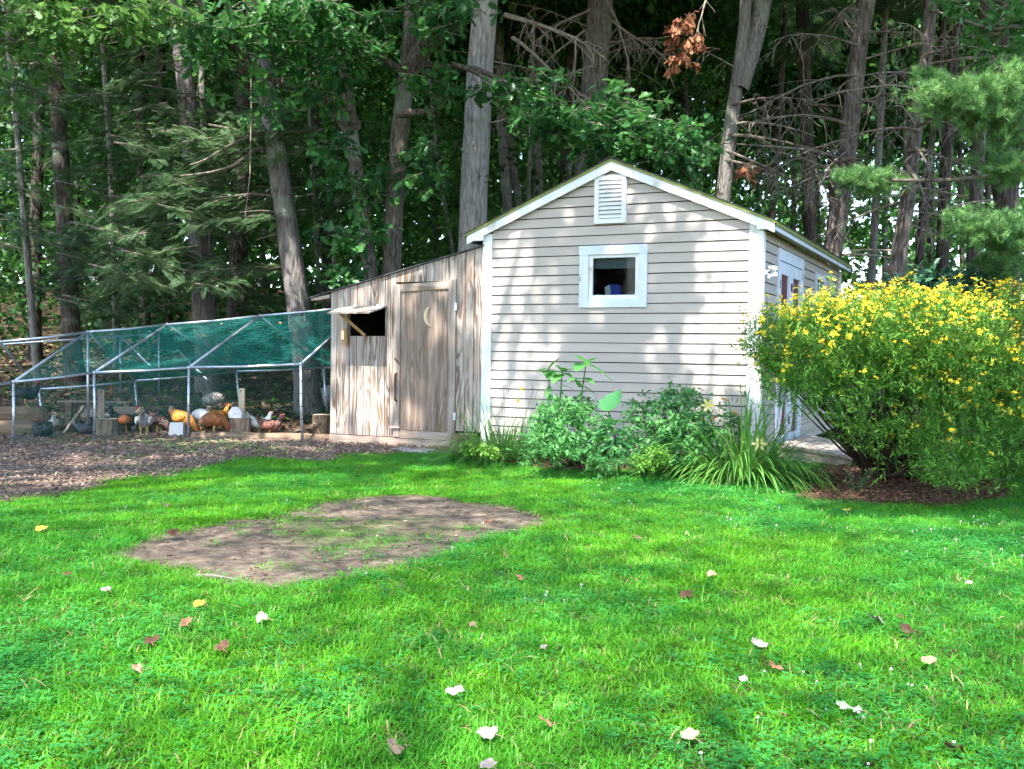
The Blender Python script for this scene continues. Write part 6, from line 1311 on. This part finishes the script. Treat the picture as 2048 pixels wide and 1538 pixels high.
def cloverclump(seed, nb=16):
    r = np.random.default_rng(seed); f = FO()
    for k in range(nb):
        c = np.array([r.normal(0, .07), r.normal(0, .07), r.uniform(.016, .036)]); a0 = r.uniform(0, 2 * pi); sz = r.uniform(.0068, .0105)
        for j in range(3):
            a = a0 + j * 2 * pi / 3; u = np.array([cos(a), sin(a), .18]); s = np.array([-sin(a), cos(a), 0]); V = [c, c + u * sz * .55 + s * sz * .5, c + u * sz * 1.1 + s * sz * .4, c + u * sz * 1.1 - s * sz * .4, c + u * sz * .55 - s * sz * .5]
            f.raw(np.array(V), [(0, 1, 2), (0, 2, 3), (0, 3, 4)], 0)
        f.raw(np.array([[c[0] - .0008, c[1], 0], [c[0] + .0008, c[1], 0], c]), [(0, 1, 2)], 0)
    return f.mesh('clover_clump', M['clover'])
r = np.random.default_rng(5)
def inview(x, y, m=.25):                       # keep the lawn to what lies round the view, with a margin
    return (np.abs(x) < y * .56 + 1.2) & (y > 1.6)
def gpts(n, x0, x1, y0, y1):
    x = r.uniform(x0, x1, n); y = r.uniform(y0, y1, n); k = inview(x, y); return x[k], y[k]
x, y = gpts(190000, -10, 10, 1.6, 17.5)
dd_, cc_, mm_, ll_ = masks(x, y); sh = inpoly(SHEDP, x, y)
dens = (1 - np.maximum(np.maximum(dd_, cc_), np.maximum(mm_, ll_))) * np.where(sh, 0, 1)
dens = np.maximum(dens, .75 * (pdist(TUFT, x, y) + wob(x, y, 2, .10) > .02)); 
dens = np.maximum(dens, .30 * cc_ * (wob(x, y, 1.3, 1) > .40)); dens = np.maximum(dens, .05 * dd_ * (wob(x + 3, y, 1.1, 1) > .15)); dens = np.maximum(dens, .12 * mm_ * (y < 9.5)); dens[sh] = 0
dens *= np.where(y > 12, .8, 1); keep = r.random(len(x)) < dens; x, y = x[keep], y[keep]; n = len(x)
cl = (wob(x + 1.5, y, .75, 1) + wob(x, y + 5, .33, .8) + r.normal(0, 1.0, n)) > 1.15
idx_ = np.where(cl, 6 + r.integers(0, 3, n), r.integers(0, 6, n)); idx_ = np.where(r.random(n) < .05 + .03 * (wob(x, y + 2, .6, 1) > .4), 9 + r.integers(0, 2, n), idx_); zz = hgt(x, y)
scl_ = np.where(cl, r.uniform(.8, 1.25, n), r.uniform(.55, 1.15, n) * (1 + .25 * (wob(x, y, .9, 1) > .5)))
scatter('lawn_grass', [grassclump(s, 30, (.040, .045, .05, .039, .056, .046)[s]) for s in range(6)] + [cloverclump(s) for s in (10, 11, 12)] + [grassclump(20 + s, 9, .06, .05, M['straw']) for s in (0, 1)], np.stack([x, y, zz], 1), np.stack([r.normal(0, .1, n), r.normal(0, .1, n), r.uniform(0, 6.28, n)], 1), scl_, idx_, 'mown lawn of grass and clover')
print('lawn clumps', n)
# white clover heads
a = MB(); a.ball((0, 0, .046), (.006, .006, .005), 7, 5); a.tube([(0, 0, 0), (0, 0, .043)], .001, 3); cf = a.mesh('clover_head'); cf.materials.append(M['cloverfl'])
x, y = gpts(5200, -8, 8, 2, 10); dd_, cc_, mm_, ll_ = masks(x, y); k = (np.maximum(np.maximum(dd_, cc_), mm_) < .2) & (wob(x + 1.5, y, .75, 1) + wob(x, y + 5, .33, .8) > .35) & (r.random(len(x)) < .12 + .30 * (x > 0)); x, y = x[k], y[k]; n = len(x)
scatter('clover_flowers', [cf], np.stack([x, y, hgt(x, y) - .008], 1), np.stack([r.normal(0, .15, n), r.normal(0, .15, n), r.uniform(0, 6, n)], 1), r.uniform(.7, 1.15, n), np.zeros(n), 'white clover heads dotted over the lawn')
# wood chips, mulch flakes, litter leaves
M['chip'] = pm('wood_chip', [(.3, (.14, .094, .07)), (.7, (.34, .255, .205))], 12, rough=.9, bump=0, vary=.45); M['mulch'] = pm('bark_mulch', [(.3, (.07, .035, .022)), (.7, (.22, .12, .075))], 12, rough=.9, bump=0, vary=.4)
M['littermat'] = pm('leaf_litter', [(.3, (.06, .038, .022)), (.7, (.22, .155, .10))], 9, rough=.85, bump=0, vary=.5)
def flake(seed, l, w, t):
    q_ = random.Random(seed); a = MB(); j = lambda v: v * q_.uniform(.75, 1.25); a.add([(-j(l), -j(w), 0), (j(l), -j(w), j(t)), (j(l), j(w), 0), (-j(l), j(w), j(t)), (-j(l), -j(w), t), (j(l), -j(w), 2 * t), (j(l), j(w), t), (-j(l), j(w), 2 * t)], [(0, 3, 2, 1), (4, 5, 6, 7), (0, 1, 5, 4), (1, 2, 6, 5), (2, 3, 7, 6), (3, 0, 4, 7)]); return a
def flakes(seed, mat, l, w, t): me = flake(seed, l, w, t).mesh('flake'); me.materials.append(mat); return me
x, y = gpts(52000, -9, 2, 6.5, 14.8); dd_, cc_, mm_, ll_ = masks(x, y); k = (r.random(len(x)) < cc_) & ~inpoly(SHEDP, x, y); x, y = x[k], y[k]; n = len(x)
scatter('wood_chips', [flakes(s, M['chip'], .017, .006, .003) for s in range(5)], np.stack([x, y, hgt(x, y) + .02 + r.uniform(0, .022, n)], 1), np.stack([r.normal(0, .3, n), r.normal(0, .3, n), r.uniform(0, 6, n)], 1), r.uniform(.6, 1.6, n), r.integers(0, 5, n), 'wood chips spread in front of the run and coop')
x, y = gpts(30000, -2, 8, 7, 12); dd_, cc_, mm_, ll_ = masks(x, y); k = (r.random(len(x)) < mm_) & ~inpoly(SHEDP, x, y); x, y = x[k], y[k]; n = len(x)
scatter('bark_mulch', [flakes(s, M['mulch'], .014, .006, .003) for s in range(5)], np.stack([x, y, hgt(x, y) + .02 + r.uniform(0, .02, n)], 1), np.stack([r.normal(0, .3, n), r.normal(0, .3, n), r.uniform(0, 6, n)], 1), r.uniform(.6, 1.7, n), r.integers(0, 5, n), 'bark mulch under the bushes')
x, y = gpts(16000, -14, 12, 13.2, 28); dd_, cc_, mm_, ll_ = masks(x, y); k = (r.random(len(x)) < ll_) & ~inpoly(SHEDP, x, y); x, y = x[k], y[k]; n = len(x)
scatter('leaf_litter', [flakes(s, M['littermat'], .045, .03, .006) for s in range(5)], np.stack([x, y, hgt(x, y) + .01], 1), np.stack([r.normal(0, .35, n), r.normal(0, .35, n), r.uniform(0, 6, n)], 1), r.uniform(.6, 1.6, n), r.integers(0, 5, n), 'dead leaves on the forest floor')
x, y = gpts(1500, -3, 1, 4.5, 8.5); k = (pdist(DIRT, x, y) > .05); x, y = x[k], y[k]; n = len(x)
scatter('dirt_crumbs', [flakes(s, M['mulch'] if s % 3 else M['chip'], .010, .004 + .002 * (s % 2), .003) for s in range(5)], np.stack([x, y, hgt(x, y) - .012], 1), np.stack([r.normal(0, .3, n), r.normal(0, .3, n), r.uniform(0, 6, n)], 1), r.uniform(.2, 1.0, n) ** 1.5 * 1.5, r.integers(0, 5, n), 'bits of bark and straw on the bare earth patch')
# fern and seedling growth on the forest floor
f = FO(); x, y = gpts(1500, -15, 12, 15.8, 30); k = ~inpoly(SHEDP, x, y); x, y = x[k], y[k]; n = len(x); per = 8
P = np.repeat(np.stack([x, y, hgt(x, y) + .10], 1), per, 0) + r.normal(0, .12, (n * per, 3)) * [1, 1, .5]; f.add(LEAF[0], LEAF[1], rotm(n * per, .5), P, r.uniform(.06, .13, n * per), r.random(n * per)); o = f.build('undergrowth', M['bgleaf'], None, 'stuff'); o['label'] = 'small seedlings on the forest floor'

# ------------------------------------------------------------------ fallen leaves and twigs on the lawn
def lm(n_, a, b): return pm(n_, [(.25, a), (.5, tuple((p + q_) / 2 for p, q_ in zip(a, b))), (.8, b)], 28, rough=.75, bump=.6, bdist=.004, vary=.12, spec=.15)
LM = {'tan': lm('tan_leaf', (.20, .13, .08), (.36, .26, .175)), 'white': lm('bleached_leaf', (.25, .21, .18), (.42, .37, .335)), 'brown': lm('brown_leaf', (.06, .032, .02), (.17, .09, .055)),
      'rust': lm('rust_leaf', (.19, .085, .045), (.33, .175, .10)), 'yellow': lm('yellow_leaf', (.40, .28, .04), (.58, .46, .08)), 'green': lm('pale_green_leaf', (.22, .38, .20), (.34, .50, .30)), 'lime': lm('faded_lime_leaf', (.34, .34, .17), (.50, .48, .28))}
def fallen(px, py, wpx, mat, label, yaw, curl=.35, oak=False, stemv=True):
    p = G(px, py, .045); d = p[1]; L_ = wpx * d / F; e = empty('fallen_leaf', p, yaw, label, 'leaf', 'fallen leaves on the lawn'); f = FO(); rr = random.Random(int(px * 7 + py))
    if oak: V, T = OAK; V = V.copy() * L_ * 1.1; V[:, 1] -= L_ * .5
    else:
        n = 9; V = [(0, 0, 0)]; T = []
        for ring in (1, 2):
            for k in range(n * 2):
                a = 2 * pi * k / (n * 2); rad = L_ * .5 * ring / 2 * (1 + ((.07 * cos(5 * a + 1.57) + .10 * cos(3 * a + rr.random() * .4 + px) + .06 * cos(2 * a + py)) if ring == 2 else 0)) * rr.uniform(.93, 1.07) * (1 + .12 * sin(a)); V.append((cos(a) * rad, sin(a) * rad * .85, 0))
        m_ = n * 2; T = [(0, 1 + k, 1 + (k + 1) % m_) for k in range(m_)]
        for k in range(m_): a, b_, c, d_2 = 1 + k, 1 + (k + 1) % m_, 1 + m_ + k, 1 + m_ + (k + 1) % m_; T += [(a, c, d_2), (a, d_2, b_)]
        V = np.array(V)
    cx = V[:, 0] / L_; cyv = V[:, 1] / L_; V[:, 2] = L_ * (curl * .55 * (cx ** 2 * 2.0 * np.sign(cx + .35)) + .05 * np.sin(19 * cx + 13 * cyv) + .05 * np.sin(9 * cyv - 5 * cx) + .18 * np.sin(7 * cyv + px) * .3 + .10 * np.sin(11 * cx + py) * .4 + curl * .5 * cyv)
    f.raw(V, T, rr.random()).build('blade', LM[mat], e)
    if stemv: MB().tube([(0, -L_ * .42, .0), (L_ * .08, -L_ * .65, -.004), (L_ * .16, -L_ * .85, -.012)], [.0022, .0018, .0014], 5).build('stalk', LM['tan' if mat != 'brown' else 'rust'], e)
for a in [(910, 1382, 36, 'white', 'bright sunlit cream leaf in the middle foreground', .3, .25), (975, 1464, 46, 'white', 'large pale grey crinkled leaf near the bottom centre', 1.0, .35), (791, 1492, 40, 'tan', 'curled tan leaf at the bottom left of centre', 2.0, .9), (978, 1528, 34, 'white', 'cream leaf cut by the bottom edge', .6, .5),
          (1378, 1468, 44, 'lime', 'pale lime leaf with a long stalk at the bottom right', .4, .3), (1090, 1441, 30, 'rust', 'small curled rust leaf right of bottom centre', 2.6, 1.0), (1908, 1493, 40, 'brown', 'dark brown leaf in the bottom right corner', 2.9, .7), (1700, 1414, 50, 'green', 'fresh green lobed oak leaf on the right lawn', .8, .15, True),
          (1520, 1285, 38, 'white', 'pale leaf lying flat right of centre', 1.5, .3), (1553, 1333, 34, 'rust', 'orange brown leaf with dark stalk below the pale one', 2.2, .6), (1859, 1320, 28, 'tan', 'small tan leaf on the right side of the lawn', .2, .5), (1752, 1236, 30, 'white', 'twisted whitish leaf on the right lawn', 2.4, .8), (1815, 1258, 30, 'brown', 'nearly black curled leaf beside the twisted one', 1.2, .8),
          (1424, 1147, 22, 'tan', 'small cream leaf in the middle of the right lawn', .9, .5), (1488, 1357, 18, 'white', 'tiny pinkish leaf left of the orange brown leaf', .5, .6), (1275, 1074, 18, 'tan', 'tiny cream leaf right of the bare patch', 1.4, .5), (1087, 1293, 14, 'white', 'tiny white leaf above the sunlit cream one', .2, .6), (1692, 1019, 16, 'yellow', 'tiny yellow leaf in front of the mulch bed', .2, .4),
          (525, 1235, 26, 'white', 'upright pale grey leaf on the left lawn', 1.2, .8), (372, 1243, 24, 'rust', 'rust red curled leaf on the left lawn', .4, .9), (278, 1337, 28, 'tan', 'tan curled leaf in the left foreground', 2.0, .8), (303, 1279, 34, 'brown', 'dark brown flat leaf on the left lawn', .3, .5), (443, 1294, 34, 'brown', 'long dark brown leaf on the left lawn', .5, .8),
          (213, 1178, 20, 'white', 'small white leaf left below the bare patch', .8, .4), (398, 1206, 26, 'yellow', 'yellow and brown leaf below the bare patch', 1.2, .6), (82, 1056, 22, 'yellow', 'yellow leaf at the far left of the lawn', .6, .5), (332, 1009, 16, 'tan', 'small tan leaf behind the bare patch', 2.1, .5), (136, 1146, 14, 'brown', 'tiny dark leaf near the left edge', 1.7, .6),
          (346, 1064, 22, 'brown', 'dark curled leaf on the rim of the bare patch', 1.0, .8), (978, 1043, 18, 'brown', 'dark leaf on the right end of the bare patch', .1, .7), (1040, 1154, 18, 'rust', 'brown leaf on the small bare spot', 1.9, .8), (945, 1248, 16, 'tan', 'tiny faded leaf right of the grey upright one', .6, .6), (1938, 1165, 14, 'white', 'tiny pink white leaf far right', .3, .5), (1372, 1188, 26, 'brown', 'thin brown leaf in the clover', .9, .9), (1565, 1428, 20, 'rust', 'thin reddish leaf right of the lime leaf', 2.4, 1.0), (1800, 1232, 12, 'brown', 'tiny brown speck of leaf at the right', .4, .5)]:
    fallen(*a)
b0 = G(432, 1157); tw = MB(); tw.tube([(-.12, .03, .01), (-.02, 0, .018), (.07, -.03, .012), (.13, -.035, .008)], [.006, .007, .006, .004], 6); o = tw.build('fallen_twig', M['twig']); o.location = b0; tag(o, 'dark twig lying on the front of the bare patch', 'twig')
b0 = G(430, 1080); tw = MB(); tw.tube([(-.06, .02, .006), (0, 0, .01), (.08, -.02, .006)], [.004, .004, .003], 6); o = tw.build('fallen_twig', M['twig']); o.location = b0; tag(o, 'short stick at the left of the bare patch', 'twig')

# ------------------------------------------------------------------ tall oaks round the lawn whose crowns throw the shade
LIT = []                                       # lawn, wall and run spots that the sun reaches: photo pixel, surface, radius in metres
def onwall(px, py):
    rr = ray(px, py); n = np.array([VX[0], VX[1], 0]); o = np.array([OX[0], OX[1], 0]); t = ((o - CAM) @ n) / (rr @ n); return CAM + rr * t
for (px, py, r0) in ((720, 790, .42), (695, 850, .26), (760, 840, .28), (695, 740, .16), (765, 760, .14), (940, 600, .06), (980, 560, .05), (980, 660, .06), (985, 740, .12), (1020, 810, .28), (1060, 830, .2), (1000, 860, .2),
                     (1310, 380, .16), (1420, 440, .22), (1480, 430, .12), (1505, 560, .14), (1505, 700, .16), (1430, 600, .08), (1440, 700, .14), (1345, 670, .10), (1310, 750, .12), (1430, 790, .12), (1505, 820, .16)):
    LIT.append((onwall(px, py), r0))
for (px, py, d, r0) in ((1480, 900, 8.9, .4), (1400, 860, 10, .3), (1000, 880, 10.8, .3), (1150, 830, 10.4, .4), (1320, 830, 10.2, .35), (1240, 870, 10, .25), (1180, 740, 10.7, .2), (1740, 600, 9.5, .5), (1880, 600, 9.4, .5), (1700, 640, 9.4, .35), (1830, 660, 9.0, .55), (1960, 660, 9.0, .5), (1640, 600, 9.8, .3), (2040, 700, 9.0, .5),
                        (420, 840, 14.3, .6), (540, 850, 14.5, .6), (480, 830, 14.5, .5), (360, 850, 14.4, .5), (280, 845, 14.6, .4), (500, 700, 15.5, .5), (380, 690, 15.5, .5), (580, 700, 15.0, .4), (470, 660, 15.8, .3), (600, 850, 15.5, .5),
                        (960, 200, 17.8, .5), (955, 350, 17.9, .4), (960, 80, 18, .5), (1190, 150, 20.5, .5), (400, 440, 17.5, .9), (350, 320, 18, .7), (470, 440, 17.5, .8), (330, 560, 17.5, .7), (450, 300, 18, .6), (250, 480, 17.5, .6), (430, 560, 17.5, .5), (1950, 210, 12.2, 1.1), (2020, 200, 12.2, .8), (1985, 455, 12.2, .9), (1750, 360, 14.0, .7), (2010, 330, 12.4, .7), (560, 600, 17.6, .3), (1460, 330, 17.6, .4), (1370, 90, 16.4, .4), (1680, 430, 17.2, .4), (1810, 430, 16.2, .3), (120, 60, 11.8, .7), (300, 30, 12.2, .5), (560, 80, 15.2, .9), (470, 60, 15, .7), (650, 160, 16, .6), (1240, 260, 15.4, .8), (1350, 300, 15.2, .8), (1150, 240, 15.6, .5), (730, 420, 16.6, .3), (800, 300, 16.8, .35)):
    LIT.append((at(px, py, d), r0))
for (px, py, r0) in ((900, 1375, .22), (840, 1365, .16), (1000, 945, .40), (850, 940, .35), (1180, 955, .40), (1290, 965, .3), (940, 965, .3), (1120, 1035, .22), (1070, 1045, .18), (1900, 1130, .35), (2000, 1140, .35), (1780, 1125, .22), (1250, 1290, .18), (1330, 1300, .14), (1290, 1060, .2), (1480, 1060, .22), (160, 930, .5), (320, 920, .4), (60, 960, .4), (480, 890, .3), (250, 890, .3), (600, 900, .25), (1010, 1430, .12), (1000, 1340, .12), (560, 960, .2), (1640, 1130, .15), (300, 1300, .14), (540, 1400, .16), (1850, 1330, .15)):
    LIT.append((G(px, py), r0 * .75))
ZC = 13.0
def up_to(P, z): return P + SUN * ((z - P[2]) / SUN[2])
lit2 = np.array([up_to(p, ZC)[:2] for p, r0 in LIT]); litr = np.array([r0 for p, r0 in LIT])
r = np.random.default_rng(301)
nC = 5000; cx = r.uniform(-15.5, 6.5, nC); cyy = r.uniform(-9.0, 15.5, nC)
cz_ = ZC + r.uniform(-2.2, 3.2, len(cx))
# where each clump's shade falls, measured on the plane ZC along the sun
sx = cx - SUN[0] / SUN[2] * (cz_ - ZC); sy = cyy - SUN[1] / SUN[2] * (cz_ - ZC)
dm = np.min(np.hypot(sx[:, None] - lit2[:, 0], sy[:, None] - lit2[:, 1]) - litr[None], axis=1)
keep = dm > .14
cx, cyy, cz_ = cx[keep], cyy[keep], cz_[keep]
M['shadeleaf'] = M['oakleaf']; ly = cyy - SUN[1] / SUN[2] * cz_; lx = cx - SUN[0] / SUN[2] * cz_
bases = [(-12.5, -1.0), (-8.0, -6.5), (-2.5, -8.0), (3.5, -4.5), (-13.0, 6.0), (-10.5, 1.5)]
own = np.argmin(np.stack([np.hypot(cx - b[0], cyy - b[1]) for b in bases], 1), 1)
names = ['tall oak left of the lawn, its crown shading the grass', 'tall oak behind the viewer on the left', 'tall oak straight behind the viewer', 'tall oak behind the viewer on the right', 'tall oak at the left edge of the lawn by the run', 'tall oak between the others left of the lawn']
for k, b in enumerate(bases):
    z0 = float(hgt(*b)); e = empty('shade_oak', (b[0], b[1], z0), 0, names[k], 'tree'); m_ = own == k; P = np.stack([cx[m_], cyy[m_], cz_[m_]], 1) - [b[0], b[1], z0]
    trunk_mesh([(0, 0, -.1), (0, 0, .4), (.1, .05, 4), (.15, 0, 8), (.1, .1, 12), (.1, .1, 15)], [.45, .34, .28, .24, .15, .05], 16, 500 + k).build('trunk', BK['oak'], e, smooth=True)
    lb = MB(); rr = random.Random(k)
    for j in range(0, len(P), 14):
        p = Vector(P[j])
        if ly[m_][j] < 10.4 and j % 4: continue
        s = Vector((.1, .05, max(6.5, p.z - 2.8 - .25 * p.xy.length))); lb.tube([s, s.lerp(p, .5) + Vector((0, 0, .3)), p], [.07, .045, .015], 6, cap=False)
    lb.build('limbs', M['limb'], e)
    f = FO(); th = (ly[m_] < 10.4) & ~((lx[m_] > 2.3) & (ly[m_] > 8.3))                    # airy twigs over the lawn, dense foliage further on
    for sel, per, sg, s0, s1 in ((~th, 26, .20, .18, .29), (th, 27, .42, .09, .14)):
        Q = P[sel]; n = len(Q) * per; T_ = np.repeat(Q, per, 0) + r.normal(0, sg, (n, 3)) * [1, 1, .8]; f.add(DIA[0], DIA[1], rotm(n, .5), T_, r.uniform(s0, s1, n), r.random(n))
    f.build('leaves', M['shadeleaf'], e)
